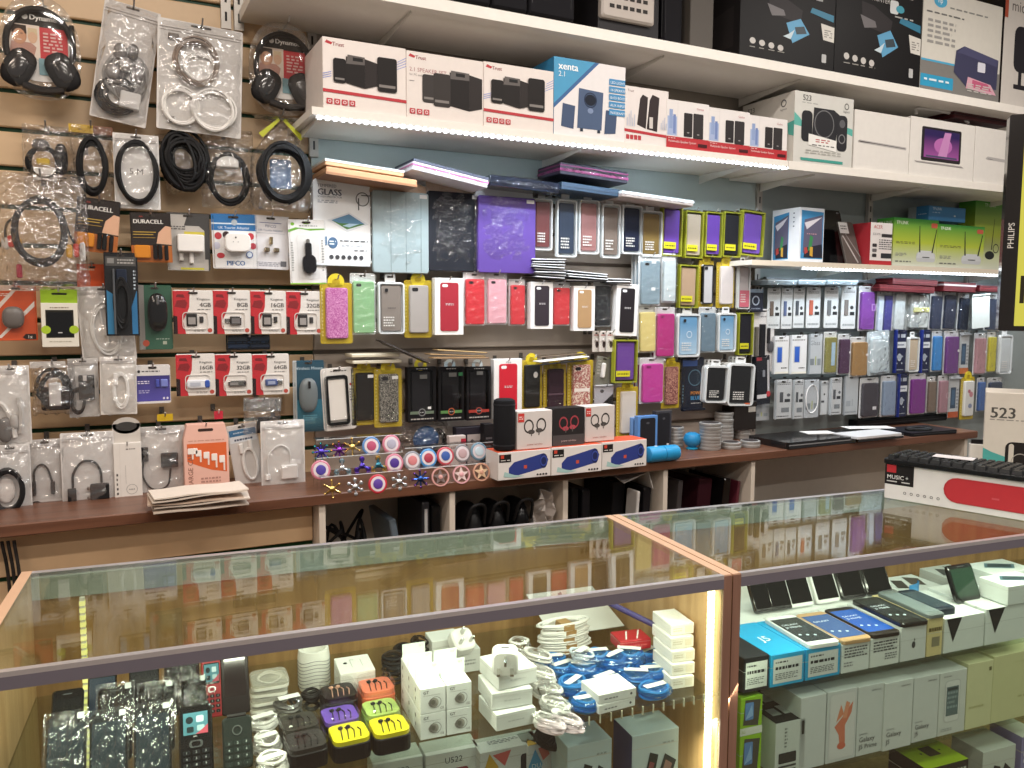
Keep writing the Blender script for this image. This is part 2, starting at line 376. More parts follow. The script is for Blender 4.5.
# ================================================================ room shell
FLOORM = wood('#6d5a4c', '#8a7462', 3, 0, .5)
b = MB(); b.box(-2.5, -5, -.05, 6, .3, 0, FLOORM); struct(b.build('floor'))
b = MB(); b.box(-2.5, -5, 3, 6, .3, 3.05, '#e6e2da'); struct(b.build('ceiling'))
for i, (x, y) in enumerate(CEIL_LAMPS):
    t = thing('ceiling_light', 'white ceiling light fitting %s, %s' % (('above the aisle behind the cases', 'above the glass cases', 'above the customer floor')[i // 4], ('first bay', 'second bay', 'third bay', 'last bay')[i % 4]), 'ceiling light', TR(x, y, 2.93))
    b = MB(); b.box(-.35, -.09, .0, .35, .09, .068, '#efefef'); b.build('housing', t)
    b = MB(); b.ringprism(rrect(-.35, -.09, .35, .09, .01), rrect(-.32, -.072, .32, .072, .005), -.02, 0, '#dddddd'); b.xf(RX(-90)); b.build('rim', t)
# back wall with slat boards: grooves at 97.5 mm pitch, dark green inserts
GZ0 = 1.955; PITCHZ = .0975
XJ = onY(311, 200, 0).x; XU = onY(757, 200, 0).x; XU2 = onY(868, 200, 0).x
wall = MB(); wall.box(-2.5, .03, 0, 6, .12, 3, '#cfc8bc'); wall = struct(wall.build('wall_back'))
BEIGE = mat('#d2b48f', .45, 0, .05, 120, .05); BEIGE2 = mat('#cfd3d0', .5, 0, .05, 120, .03); GREY = mat('#bdb1a5', .5, 0, .05, 120, .04); PALEB = mat('#b9c6c4', .5, 0, 0, 300, .02)
GREEN = mat('#123a22', .4); 
b = MB(); b.box(-.9, .012, .3, XJ, .029, 2.75, GREEN); b.build('groove_insert', wall)
b = MB(); b.box(XJ, .012, .3, XU, .029, 2.0, mat('#75695e', .6)); b.build('groove_insert', wall)
for k in range(-10, 9):
    z0 = GZ0 + PITCHZ * k
    b = MB(); b.cbox(-.9, 0, z0 + .006, XJ - .001, .015, z0 + PITCHZ - .006, BEIGE, .003); b.build('slat_board', wall)
    if z0 < 1.85:
        b = MB(); b.cbox(XJ + .001, 0, z0 + .006, XU, .015, z0 + PITCHZ - .006, GREY, .003); b.build('slat_board', wall)
b = MB(); b.box(XJ + .002, -.004, GZ0 + PITCHZ * -1 + .008, XU - .01, .02, 2.02, PALEB); b.build('wall_panel', wall)
b = MB(); b.box(XJ + .002, 0, 2.022, XU - .01, .02, 2.75, mat('#9b9184', .5)); b.build('wall_panel', wall)
b = MB(); b.box(XU, .004, .3, 5.5, .02, 2.75, mat('#9aa3a2', .5)); b.build('wall_panel', wall)
for i, (X, xo) in enumerate(((onY(225, 10, 0).x, 0), (onY(238, 10, 0).x, 0), (XU, 0), (XU2, 0), (3.62, 0), (XJ + .008, 0))):
    b = MB(); z0 = 2.28 if i < 2 else (1.0 if i < 5 else 1.95); b.box(X - .013, -.016, z0, X + .013, .0, 2.75, mat('#b3ada5', .4, .3))
    for k in range(int((2.7 - z0) / .05)): b.box(X - .003, -.0165, z0 + .02 + k * .05, X + .003, -.0158, z0 + .045 + k * .05, '#2a2724')
    struct(b.build('trim_%d' % (i + 1)))
# ---------------------------------------------------------------- shelves
SHELF = mat('#e9e4dc', .45, 0, 0, 300, .03)
def shelf(name, label, X0, X1, Yf, zb, zt, led=None, brackets=(), cold=True, edge=None):
    t = thing(name, label, 'shelf', TR(X0, 0, zb))
    L = X1 - X0; b = MB(); b.box(0, Yf + .002, 0, L, -.017, zt - zb, SHELF); b.build('shelf_board', t)
    b = MB(); b.box(0, Yf, -.001, L, Yf + .002, zt - zb, edge or '#efeae2'); b.build('front_edge', t)
    for X in brackets:
        b = MB(); b.prism([(0, 0), (-Yf * .85, 0), (-Yf * .85, -.006), (0, -.03)], -.0015, .0015, '#d4d0c8'); b.xf(RZ(-90)); b.build('bracket', t, M=TR(X - X0, -.017, -.001))
    if led:
        a0, a1 = led[0] - X0, led[1] - X0; s = MB(); s.box(a0, Yf + .001, -.0105, a1, Yf + .007, -.0011, '#e8eef2'); s = s.build('led_strip', t)
        n = int((a1 - a0) / .0205); d = MB(); E_ = emis('#f2f8ff', 9)
        for i in range(n): x = a0 + (i + .5) * (a1 - a0) / n; d.box(x - .0042, Yf - .0015, -.0112, x + .0042, Yf + .0066, -.0035, E_)
        d.build('led_diodes', s, kind='stuff')
        area('led_light', ((a0 + a1) / 2, Yf + .014, -.0022), (a1 - a0, .011), led[2], (.80, .91, 1), (math.radians(-14), 0, 0), t)
    return t
XE = onY(788, 168, -.32).x; XS = onY(312, 114, -.32).x
shelf('wall_shelf', 'long white shelf with a bright led strip under its front edge', XS, XE, -.32, 2.003, 2.022, (XS + .01, XE - .01, 13), [XS + .02, onY(547, 160, -.05).x, onY(705, 178, -.05).x])
shelf('wall_shelf', 'white shelf holding laptop boxes, without any led strip', XE + .003, 4.1, -.32, 1.995, 2.022, None, [onY(757, 185, -.03).x + .03, XU2, 3.62])
shelf('wall_shelf', 'topmost shelf carrying printer boxes and computer towers', onY(238, 0, 0).x, 4.6, -.36, 2.303, 2.333, None, [onY(380, 40, -.05).x, onY(615, 95, -.05).x, onY(745, 100, -.05).x])
RS0 = onY(752, 264, -.2).x; RL = onY(802, 266, -.2).x
shelf('router_shelf', 'short white shelf with led strip carrying green router boxes', RS0, 3.95, -.2, 1.668, 1.686, (RL, 3.92, 6), [XU2 - .3, XU2, 3.62], edge='#e4d8c6')
# peg bars for the right hand bay
for i, (py, xa, xb) in enumerate(((281, 768, 1003), (330, 768, 1012), (377, 770, 1012))):
    p = onY(850, py, -.03); t = thing('peg_bar', ('upper', 'middle', 'lower')[i] + ' grey steel peg bar under the router shelf', 'peg bar', TR(XU + .03, -.03, p.z))
    b = MB(); b.box(0, -.004, -.006, 1.6, .004, .006, mat('#8c9296', .4, .6)); b.build('bar', t)
    for X in (.02, .6, 1.5): b = MB(); b.box(X, .003, -.008, X + .02, .034, .008, mat('#8c9296', .4, .6)); b.build('bar_mount', t)
# ---------------------------------------------------------------- back counter
CWOOD = wood('#5a3a2b', '#7a523e', 4, 0, .35); CT = 1.005; CB = .975
XR = onY(978, 436, -.33).x
t = thing('wooden_worktop', 'long brown wood counter top running along the display wall', 'counter', TR(0, 0, CB))
b = MB(); b.cbox(-.9, -.33, 0, XR, -.003, CT - CB, CWOOD, .003); b.build('worktop', t)
CREAM = mat('#d8cdbf', .5); 
cubu = thing('cubby_unit', 'pale open cubby unit with upright dividers under the brown worktop', 'shelving', TR(0, 0, 0))
divs = [onY(p, 510, -.315).x for p in (322, 452, 565, 664.5, 751.5, 962)]
for i, X in enumerate(divs):
    o = MB(); o.cbox(X - .009, -.318, .0, X + .009, -.0125, CB - .001, CREAM, .001); o.build('divider', cubu)
b = MB(); b.box(divs[0] + .01, -.012, .25, XR, -.003, CB - .001, mat('#cdc4b8', .6)); b.build('back_board', cubu)
b = MB(); b.box(divs[0] + .0095, -.315, .62, divs[-1] - .0095, -.013, .635, CREAM); b.build('shelf_board', cubu)
t = thing('slatted_cabinet', 'beige slat panel closing the counter below the hanging cables', 'cabinet', TR(0, -.25, 0))
b = MB(); b.box(-.9, .012, .2, divs[0] - .01, .02, CB - .001, GREEN); b.build('groove_insert', t)
gz = onY(150, 561, -.25).z
for k in range(-4, 2):
    z0 = gz + k * .115; z1 = min(z0 + .115 - .01, CB - .002); b = MB(); b.cbox(-.75, 0, z0 + .003, divs[0] - .011, .012, z1, mat('#dab890', .5), .002); b.build('slat_board', t)
b = MB()
for q in range(3): b.tube(spline([(onY(2, 545, -.3).x + .012 * q, -.3, .96), (onY(8, 575, -.3).x + .012 * q, -.285 - .01 * q, .85), (onY(12, 640, -.3).x + .01 * q, -.29, .6)]), .004, 'rubber:#2a2624')
tag(b.build('power_cable', smooth=True), 'dark cables hanging down at the end of the beige counter panel', 'cable')
# ================================================================ left wall: cables, headsets, memory, adaptors
def headset(box, label):
    root, w, h = hang('headset_pack', label, 'headset', box, -.12, .03, 0, hx=.55)
    T = .03; o = [(w * .5 * math.copysign(abs(math.cos(a)) ** .8, math.cos(a)) * (.93 + .07 * math.sin(-a)), h / 2 + h / 2 * math.copysign(abs(math.sin(a)) ** .85, math.sin(a))) for a in [2 * math.pi * i / 40 for i in range(40)]]
    sc = lambda k: [(x * k, h / 2 + (z - h / 2) * k) for x, z in o]
    b = MB(); b.prism(o, T, T + .002, ZIP); b.build('clamshell_rim', root)
    b = MB(); b.prism([(x * .8, h * .5 + (z - h * .45) * .72) for x, z in o], T - .002, T - .0005, '#e9e6e4'); b.build('insert_card', root)
    art(root, w, h, T - .0022, [('q', [(.22, .70), (.78, .68), (.77, .80), (.62, .885), (.38, .885), (.24, .80)], '#26221f'), ('r', .50, .40, .82, .70, '#c8202b'), ('r', .14, .38, .50, .71, '#e8d9cd'),
        ('q', [(.14, .38), (.42, .38), (.46, .50), (.40, .54), (.18, .54)], '#b98a7c'), ('o', .27, .60, .085, .085, '#c08a68'), ('q', [(.185, .62), (.355, .62), (.35, .70), (.19, .70)], '#3b2a20'), ('o', .27, .595, .07, .07, '#cc9775'), ('o', .42, .60, .055, .065, '#dcb496'), ('q', [(.365, .62), (.475, .62), (.47, .68), (.37, .68)], '#d8c3a0'), ('o', .42, .595, .045, .05, '#dcb496'),
        ('r', .23, .615, .255, .622, '#2a1c14'), ('r', .285, .615, .31, .622, '#2a1c14'), ('r', .245, .555, .295, .563, '#f2e6de'), ('n', .54, .76, .46, .66, 6, '#e4b9b5'), ('r', .48, .24, .62, .40, '#7fa9b5'),
        ('o', .34, .785, .035, .028, '#d9d5d0'), ('T', 'Dynamode', .39, .762, .052, '#f4f2ef')])
    b = MB(); pts = [(w * .38 * math.cos(a), T - .012, h * .5 + h * .36 * math.sin(a)) for a in [math.radians(-18 + 216 * i / 24) for i in range(25)]]
    b.tube(pts, .0075, 'rubber:#1d1b1c', 8); b.build('headband', root, True)
    for s in (-1, 1):
        b = MB(); b.blob(0, 0, 0, w * .175, .013, h * .19, 'rubber:#1a1819', 16, 10, .75); b.blob(0, -.011, 0, w * .10, .006, h * .12, 'gloss:#2c2a2c', 14, 8, .8); b.xf(TR(s * w * .25, T - .014, h * .28) @ RY(-s * 28)); b.build('ear_cup', root, True)
    b = MB(); b.tube(spline([(-w * .2, T - .012, h * .12), (0, T - .02, h * .075), (w * .25, T - .012, h * .1)]), .010, 'rubber:#1f1d1e', 7); b.tube(spline([(w * .37, T - .014, h * .74), (w * .385, T - .016, h * .55), (w * .35, T - .016, h * .36)]), .006, 'rubber:#1f1d1e', 6); b.build('microphone_boom', root, True)
    b = MB(); n = len(o); rings = [(1, T), (.96, T - .008), (.9, T - .03), (.8, T - .036), (.4, T - .038)]; vs = []; fs = []
    for k, y in rings: vs += [(x, y, z) for x, z in sc(k)]
    for i in range(len(rings) - 1):
        for j in range(n): fs.append((i * n + j, i * n + (j + 1) % n, (i + 1) * n + (j + 1) % n, (i + 1) * n + j))
    fs.append(tuple((len(rings) - 1) * n + j for j in range(n))); b.add(vs, fs, glassy('clamshell_plastic', .06, '#fdfcfa', .08, .35, 14, .012, '#f5efe8')); b.build('clamshell', root, True)
headset((-6, -8, 83, 97), 'black headset in an oval clear clamshell beside the bag of grey leads')
headset((246, 19, 322, 113), 'black headset in an oval clear clamshell next to the speaker boxes')
BLK = 'rubber:#1b1a1b'; WHT = 'satin:#e9e6e2'; GRY = 'satin:#8d8a87'
# bag of grey leads
root, w, h = pack('cable_bag', 'tilted zip bag stuffed with tangled grey leads and plugs', 'cable bag', (97, 0, 154, 121), '#cfc9c4', .03, [], [
    ('k', 'lead', .5, .42, .32, .18, 4, .004, GRY, .3), ('k', 'lead', .45, .22, .28, .12, 3, .004, BLK, .3), ('k', 'lead', .62, .34, .2, .2, 3, .0035, 'satin:#6e6a68', .3), ('s', 'plug', .38, .58, .12, .07, .025, 'satin:#77726f'), ('s', 'plug', .60, .60, .1, .07, .025, 'satin:#5c5856'), ('s', 'plug', .5, .48, .12, .06, .028, 'satin:#8b8683'),
    ('b', 'lead_label', .48, .12, .85, .26, .024, '#d8d6d4'), ('s', 'plug', .30, .40, .12, .06, .025, 'satin:#8f8b88'), ('s', 'plug', .72, .42, .12, .08, .03, 'satin:#656060')], 'zip', .02, tilt=9, bul=.02, y=-.115)
pack('cable_bag', 'zip bag holding coils of white and brown network cable', 'cable bag', (157, 22, 243, 132), '#d6d2ce', .02, [], [
    ('k', 'cable_coil', .44, .64, .26, .20, 7, .0035, 'satin:#7b6a5c'), ('k', 'cable_coil', .5, .60, .18, .13, 4, .003, WHT), ('k', 'cable_coil', .27, .22, .2, .16, 6, .003, WHT), ('k', 'cable_coil', .66, .23, .24, .18, 7, .0035, WHT),
    ('b', 'connector', .12, .82, .24, .87, .01, 'satin:#5b5148'), ('b', 'connector', .13, .06, .21, .12, .01, 'satin:#8a857f')], 'zip', .02, tilt=2.5, y=-.125)
pack('cable_bag', 'small clear bag with black lead, yellow plug and white price label', 'cable bag', (22, 124, 72, 204), None, .02, [], [
    ('k', 'lead', .42, .52, .3, .2, 4, .0045, BLK), ('b', 'plug', .28, .50, .55, .58, .012, 'satin:#d8b52a', .3), ('s', 'plug', .78, .58, .14, .2, .02, 'satin:#2c2a2b'), ('s', 'plug', .38, .74, .18, .08, .02, 'satin:#5a5654'), ('b', 'price_label', .2, .3, .68, .46, .016, '#e4e0da', .05)], 'bag', slot=False, y=-.07)
pack('cable_pack', 'black cable loop in clear bag with yellow and brown header card', 'cable pack', (70, 124, 114, 205), None, .02, [('r', 0, .9, .55, 1, '#c9a21e'), ('r', .55, .9, 1, 1, '#7a4b30'), ('r', 0, .88, 1, .9, '#3c2a20')], [
    ('k', 'lead', .5, .47, .3, .32, 8, .005, BLK, .12), ('b', 'price_label', .28, .62, .42, .76, .022, '#8f8a86', .05)], 'bag', slot=False, y=-.085)
pack('cable_bag', 'white backed zip bag marked 5 M with an oval black cable', 'cable bag', (114, 133, 160, 208), '#dcd9d6', .018, [('t', '5 M', .33, .46, .085, '#2c2a2a')], [('k', 'cable', .5, .48, .42, .40, 5, .0045, BLK, .06)], 'zip', .02, y=-.125)
pack('cable_bag', 'clear bag holding a thick coil of shiny black cable', 'cable bag', (159, 130, 207, 190), None, .03, [], [('k', 'cable', .5, .5, .38, .36, 16, .0048, BLK, .34)], 'bag', slot=False, tilt=-12, y=-.075)
pack('cable_bag', 'clear bag with round black coil behind a white barcode label', 'cable bag', (200, 127, 256, 207), None, .03, [], [('k', 'cable', .5, .36, .34, .30, 9, .0045, BLK, .09), ('b', 'price_label', .28, .5, .68, .66, .028, '#ece9e4', .03)], 'bag', slot=False, y=-.10)
root, w, h = hang('cable_bag', 'large gathered clear bag with a heavy black cable ring', 'cable bag', (249, 112, 315, 210), -.13, .04)
contents(root, w, h, .04, [('k', 'cable', .5, .38, .36, .27, 16, .0055, BLK, .12), ('b', 'price_label', .33, .06, .57, .14, .034, '#e3dac6', .05), ('b', 'blue_card', .32, .24, .66, .54, .004, '#6f86a8', .1)])
b = MB(); n = 22; prof = [(0.02, 1.0), (.45, .955), (.05, .9), (.22, .78), (.44, .55), (.5, .35), (.5, .08), (.42, .0)]; vs = []; fs = []
for k, z in prof:
    for j in range(n):
        a = 2 * math.pi * j / n; q = 1 + (.10 * math.sin(5 * a + 9 * z) if z > .5 else .03 * math.sin(7 * a)); vs.append((k * w * q * math.cos(a), .03 + .045 * k * q * math.sin(a) * 1.6, z * h))
for i in range(len(prof) - 1):
    for j in range(n): fs.append((i * n + j, i * n + (j + 1) % n, (i + 1) * n + (j + 1) % n, (i + 1) * n + j))
b.add(vs, fs, FILM); b.build('gathered_bag', root, True)
b = MB()
for s in (-1, 1): b.add([(s * .02 * w, .02, .93 * h), (s * .30 * w, .02, .74 * h), (s * .36 * w, .02, .78 * h), (s * .05 * w, .02, .95 * h)], [(0, 1, 2, 3)], '#c9cf3a')
b.build('yellow_tie', root)
pack('cable_bag', 'big clear bag with grey composite lead and red yellow white plugs', 'cable bag', (-6, 172, 89, 290), None, .03, [], [
    ('k', 'lead', .47, .50, .27, .27, 4, .006, 'rubber:#3a3737', .07), ('b', 'plug', .06, .34, .14, .44, .016, 'satin:#c8c2bc', .4), ('b', 'plug', .12, .36, .20, .46, .016, 'satin:#c9402c', .4), ('b', 'plug', .2, .34, .27, .44, .016, 'satin:#d09a2a', .4),
    ('b', 'plug', .74, .28, .81, .40, .018, 'satin:#d09a2a', .4), ('b', 'plug', .82, .29, .88, .41, .018, 'satin:#c9402c', .4), ('b', 'plug', .89, .26, .95, .42, .018, 'satin:#cfcac4', .4), ('b', 'plug', .20, .1, .26, .22, .012, 'satin:#a83246', .4),
    ('w', 'plug_lead', [(.2, .62), (.12, .55), (.1, .44)], .003, BLK), ('w', 'plug_lead', [(.74, .6), (.78, .5), (.84, .4)], .003, BLK)], 'bag', slot=False, y=-.16, bul=.02)
def duracell(box, label, tilt):
    pack('battery_pack', label, 'batteries', box, '#2a211d', .016, [('r', 0, 0, 1, .34, '#c06a1e'), ('q', [(.62, .38), (1, .36), (1, .72), (.86, .74), (.68, .6)], '#e0b090'), ('T', 'DURACELL', .07, .78, .085, '#f3efe9'), ('r', .06, .60, .62, .615, '#c9a53c'), ('r', .06, .55, .55, .565, '#c9a53c'), ('r', .06, .49, .6, .5, '#b28c30'), ('t', 'AA', .22, .9, .04, '#b23a2a')], [
        ('b', 'battery', .52, .06, .63, .36, .013, 'gloss:#191513', .3), ('b', 'battery', .64, .06, .75, .36, .013, 'gloss:#191513', .3), ('b', 'battery', .80, .04, .9, .34, .012, 'gloss:#191513', .3), ('b', 'battery', .06, .08, .46, .34, .012, 'gloss:#d9892a', .15)], 'blister', .03, tilt=tilt, y=-.13)
duracell((75, 198, 119, 252), 'copper and black battery pack hanging by the big clear cable bag', 6)
duracell((131, 212, 172, 262), 'copper and black battery pack hanging beside the usb plug blister', -1)
pack('plug_charger_pack', 'white usb mains plug in a grey and black blister card', 'charger', (167, 212, 211, 270), '#4a4744', .03, [('r', 0, 0, .96, .97, '#b9b3ac'), ('q', [(.5, 1), (1, 1), (1, .2), (.88, .2), (.88, .7), (.75, .78), (.4, .78)], '#3d3a38'), ('r', .4, .62, .88, .68, '#c8b83c'), ('r', .3, .01, .85, .05, '#c9c22e'), ('n', .08, .45, .7, .78, 2, '#4a4642')], [
    ('b', 'plug_body', .22, .32, .84, .62, .028, 'satin:#f0ece8', .1), ('b', 'plug_pin', .5, .12, .6, .34, .014, 'satin:#dedad6', .1), ('b', 'plug_pin', .26, .16, .36, .32, .014, 'satin:#c9c4be', .1)], 'blister', .03, y=-.11)
pack('adaptor_pack', 'blue and white tourist adaptor card with white square adaptor', 'adaptor', (212, 213, 258, 268), '#e9e7e6', .035, [('r', 0, .7, 1, 1, '#1f6fae'), ('r', 0, .815, 1, .84, '#dfeaf2'), ('t', 'UK Tourist Adaptor', .5, .73, .05, '#f2f6fa', 'c'), ('o', .52, .85, .07, .055, '#b9c2c9'), ('T', 'PIFCO', .52, .06, .09, '#1f5f9e', 'c'),
    ('o', .14, .6, .08, .065, '#b8303a'), ('o', .32, .62, .08, .065, '#3c2a2a'), ('o', .88, .6, .08, .065, '#b8303a'), ('o', .1, .42, .08, .065, '#c8c8d8'), ('o', .93, .42, .07, .06, '#a93240'), ('o', .18, .24, .09, .05, '#b8303a'), ('o', .84, .26, .08, .06, '#dfe6ee'), ('g', .84, .26, .08, .06, '#3a5a9a')], [
    ('b', 'adaptor', .26, .30, .84, .64, .032, 'gloss:#f4f0ec', .3), ('s', 'socket_slot', .5, .56, .025, .02, .036, '#2a2a2a'), ('s', 'socket_slot', .44, .48, .02, .012, .034, '#5a5a5a'), ('s', 'socket_slot', .55, .48, .02, .012, .034, '#5a5a5a')], 'blister', .03, y=-.12, tilt=-1)
pack('adaptor_pack', 'white tourist adaptor card showing three brass plug pins', 'adaptor', (252, 215, 290, 269), '#e3e1e4', .02, [('t', 'PIFCO', .35, .78, .055, '#3a4a7a'), ('t', 'UK Tourist Adaptor', .5, .71, .04, '#4a5a86', 'c'), ('r', .1, .67, .9, .675, '#8a93a6'), ('r', .2, .86, .8, .87, '#3a4a8a'), ('n', .1, .9, .05, .14, 3, '#9a9aa4'), ('r', .78, .06, .94, .16, '#6a6a70')], [
    ('b', 'plug_pin', .46, .46, .54, .60, .016, 'metal:#c9b48a', .2), ('b', 'plug_pin', .32, .32, .46, .40, .016, 'metal:#b8a98e', .2), ('b', 'plug_pin', .58, .32, .72, .40, .016, 'metal:#b8a98e', .2)], 'blister', .03, y=-.095, tilt=1.5)
pack('car_charger_pack', 'white and green card with a black car charger', 'charger', (289, 219, 327, 284), '#eae8e6', .02, [('q', [(0, .8), (.3, .86), (.6, .83), (1, .85), (1, .87), (.5, .86), (.2, .88), (0, .84)], '#6aa82e'), ('o', .12, .93, .05, .025, '#7ab82e'), ('q', [(.42, .93), (.58, .93), (.5, .985)], '#7ab82e'), ('n', .3, .8, .89, .92, 1, '#8a8a86'), ('r', .0, .0, 1, .02, '#8fc23a'), ('n', .06, .12, .2, .66, 12, '#9a9a98'), ('n', .9, .96, .2, .7, 12, '#9a9a98'), ('R', .22, .08, .82, .76, '#dcdad8', .04)], [
    ('b', 'charger_tip', .46, .62, .56, .70, .012, 'metal:#c8c4be', .4), ('b', 'charger_barrel', .42, .44, .60, .64, .014, 'gloss:#1c1b1c', .3), ('b', 'charger_head', .33, .16, .71, .46, .017, 'gloss:#18171a', .45)], 'blister', .03, y=-.115, tilt=-1.5)
# third row
pack('gadget_box', 'orange box with slanted white stripes and oval grey window', 'box', (-5, 285, 36, 341), '#d4541e', .03, [('q', [(0, .05), (.1, .05), (.95, .62), (.95, .72)], '#f0e8e0'), ('q', [(.0, .62), (.5, .98), (.6, .98), (.05, .55)], '#e8d8cc'), ('r', 0, .9, .98, 1, '#e9c8b4'), ('q', [(.62, .06), (.7, .02), (.96, .02), (.96, .12), (.7, .12)], '#33241c'), ('t', '1x', .74, .04, .06, '#efe6de'), ('n', .08, .4, .8, .86, 2, '#f4e4d8')], [('s', 'grey_gadget', .42, .42, .28, .2, .028, 'satin:#6d6763')], 'blister', .02, y=-.12)
root, w, h = hang('gadget_box', 'white box with lime green header holding a black car mount', 'box', (41, 289, 78, 347), -.125, .03)
b = MB(); b.cbox(-w / 2, 0, 0, w / 2, .03, h * .76, '#e2ddd0', .001); b.build('carton', root)
b = MB(); b.box(-w / 2, .012, h * .76, w / 2, .014, h, 'satin:#9bbf2a'); b.build('header_card', root)
art(root, w, h, -.0001, [('r', .12, .16, .88, .64, '#26241f'), ('R', .16, .18, .84, .60, 'gloss:#121214', .06), ('o', .12, .30, .13, .07, '#a8c42c'), ('o', .88, .30, .13, .07, '#a8c42c'), ('n', .25, .75, .66, .7, 1, '#8a7a6a'), ('n', .2, .8, .08, .11, 1, '#b0a898'), ('r', .44, .24, .56, .255, '#cfcfcf')])
art(root, w, h, .0118, [('R', .3, .9, .72, .935, '#2a2a20', .03)], 'hang_slot')
pack('cable_bag', 'narrow zip bag with a looped white lead beside the black blister', 'cable bag', (79, 286, 134, 361), '#d8d2cc', .014, [], [('k', 'lead', .5, .42, .26, .32, 2, .003, WHT, .15), ('w', 'lead_tail', [(.4, .7), (.42, .5), (.5, .3), (.46, .2)], .003, WHT), ('b', 'connector', .42, .34, .54, .46, .008, 'satin:#f0ece8', .2)], 'zip', .02, tilt=-3, y=-.095)
pack('orange_card', 'plain orange product card hanging behind the clear cable bag', 'card', (77, 264, 107, 292), 'satin:#d9551f', .006, [('n', .1, .6, .75, .86, 1, '#f0c8a8')], [('b', 'card_fold', .0, .0, 1, .12, .004, 'satin:#c84a1a')], None, .02, y=-.06)
pack('cable_blister', 'tall black blister card with a bundled black lead and blue sides', 'cable pack', (105, 252, 139, 336), '#1d1d1f', .026, [('q', [(.05, .02), (.24, .02), (.24, .5), (.05, .55)], '#2f86b8'), ('q', [(.78, .02), (.95, .02), (.95, .55), (.78, .35)], '#2a7ab0'), ('r', .05, .84, .95, .95, '#4a4846'), ('r', .1, .87, .3, .93, '#8a8886'), ('n', .4, .9, .86, .93, 2, '#b8b4b0'), ('n', .86, .93, .55, .8, 6, '#c8d4e0')], [
    ('k', 'lead', .5, .40, .2, .26, 6, .004, BLK, .2), ('b', 'connector', .34, .62, .66, .8, .016, 'satin:#232a3a', .1), ('b', 'side_rib', .24, .02, .30, .8, .022, 'satin:#55585c', .2)], 'blister', .02, y=-.15)
pack('mouse_pack', 'black mouse in a clear pack on a green circuit patterned card', 'mouse', (139, 285, 173, 350), '#2e5a44', .03, [('r', 0, 0, .18, 1, '#8b8680'), ('o', .2, .1, .1, .05, '#b4492e'), ('n', .5, .9, .15, .18, 1, '#a8b8a8'), ('r', .7, .08, .82, .13, '#b0b4a0')], [('s', 'mouse', .56, .58, .3, .3, .028, 'gloss:#151516', .8), ('b', 'scroll_wheel', .52, .7, .6, .82, .031, 'metal:#b0b0b0', .4)], 'blister', .04, y=-.115)
KING = [('q', [(0, .0), (.30, .0), (.24, .3), (.36, .52), (.40, .62), (.42, .98), (0, .98)], '#c4202b'), ('q', [(.04, .62), (.3, .58), (.36, .7), (.3, .78), (.1, .76)], '#8a1019'), ('q', [(.08, .84), (.3, .82), (.26, .9), (.1, .9)], '#7a0d16'), ('q', [(0, .0), (.1, .0), (.1, .4), (.0, .42)], '#2a1a1a'), ('t', 'Kingston', .92, .77, .06, '#3a3636', 'r')]
def king(box, cap, kind, label):
    A = KING + [('T', cap, .94, .62, .10, '#5a5656', 'r'), ('n', .6, .92, .54, .58, 1, '#7a7674'), ('o', .9, .08, .06, .05, '#b8483a'), ('n', .5, .8, .05, .1, 2, '#a8a4a0')]
    if kind == 'sd': it = [('b', 'memory_card', .32, .18, .58, .46, .006, 'satin:#33302f', .06), ('b', 'micro_card', .64, .26, .74, .40, .006, 'satin:#3d3a39', .1)]; tp = [('r', .36, .22, .54, .38, '#9a9490')]
    elif kind == 'usb': it = [('b', 'usb_stick', .44, .20, .74, .40, .009, 'metal:#8f8a88', .08), ('b', 'usb_plug', .30, .25, .44, .35, .006, 'metal:#c4c0bc', .05)]; tp = [('r', .48, .24, .7, .36, '#6e6a6a')]
    elif kind == 'usbw': it = [('b', 'usb_stick', .26, .18, .84, .38, .010, 'gloss:#e6e8ee', .3), ('b', 'usb_cap', .70, .19, .84, .37, .0115, 'gloss:#3a5ab0', .3)]; tp = [('r', .34, .24, .6, .32, '#b8bcc8')]
    elif kind == 'usbm': it = [('b', 'usb_stick', .34, .22, .82, .36, .008, 'metal:#a8a4a0', .2), ('s', 'key_hole', .78, .29, .025, .03, .012, '#2a2828')]; tp = [('r', .38, .26, .6, .32, '#8a8684')]
    else: it = [('b', 'usb_stick', .34, .22, .66, .38, .010, 'satin:#4a5a8a', .15), ('b', 'usb_plug', .66, .24, .80, .36, .007, 'metal:#c9c6c2', .05)]; tp = [('r', .4, .26, .6, .34, '#9aa4c0')]
    pack('memory_pack', label, 'memory card', box, '#ebe5df', .012, A, it + [('F', 'blister_rim', .22, .1, .86, .50, .003, 'satin:#dcd6d0', .02)], 'blister', .05, top=tp, y=-.105)
king((173, 290, 214, 334), '4GB', 'sd', 'red and white 4GB memory card pack with black card')
king((213, 290, 251, 334), '8GB', 'usb', 'red and white 8GB usb stick pack')
king((250.5, 290.5, 287, 334), '16GB', 'sd', 'red and white 16GB memory card pack above the blue bundle')
king((286, 291, 323, 334.5), '32GB', 'sd', 'red and white 32GB memory card pack beside the pink glitter case')
king((176, 354, 216, 396), '16GB', 'usbw', 'red and white 16GB pack with a white usb stick and blue cap')
king((215, 354, 253, 396), '32GB', 'usbm', 'red and white 32GB pack with a flat metal usb stick')
king((252, 354, 290, 395), '64GB', 'usb2', 'red and white 64GB pack with a blue and silver usb stick')
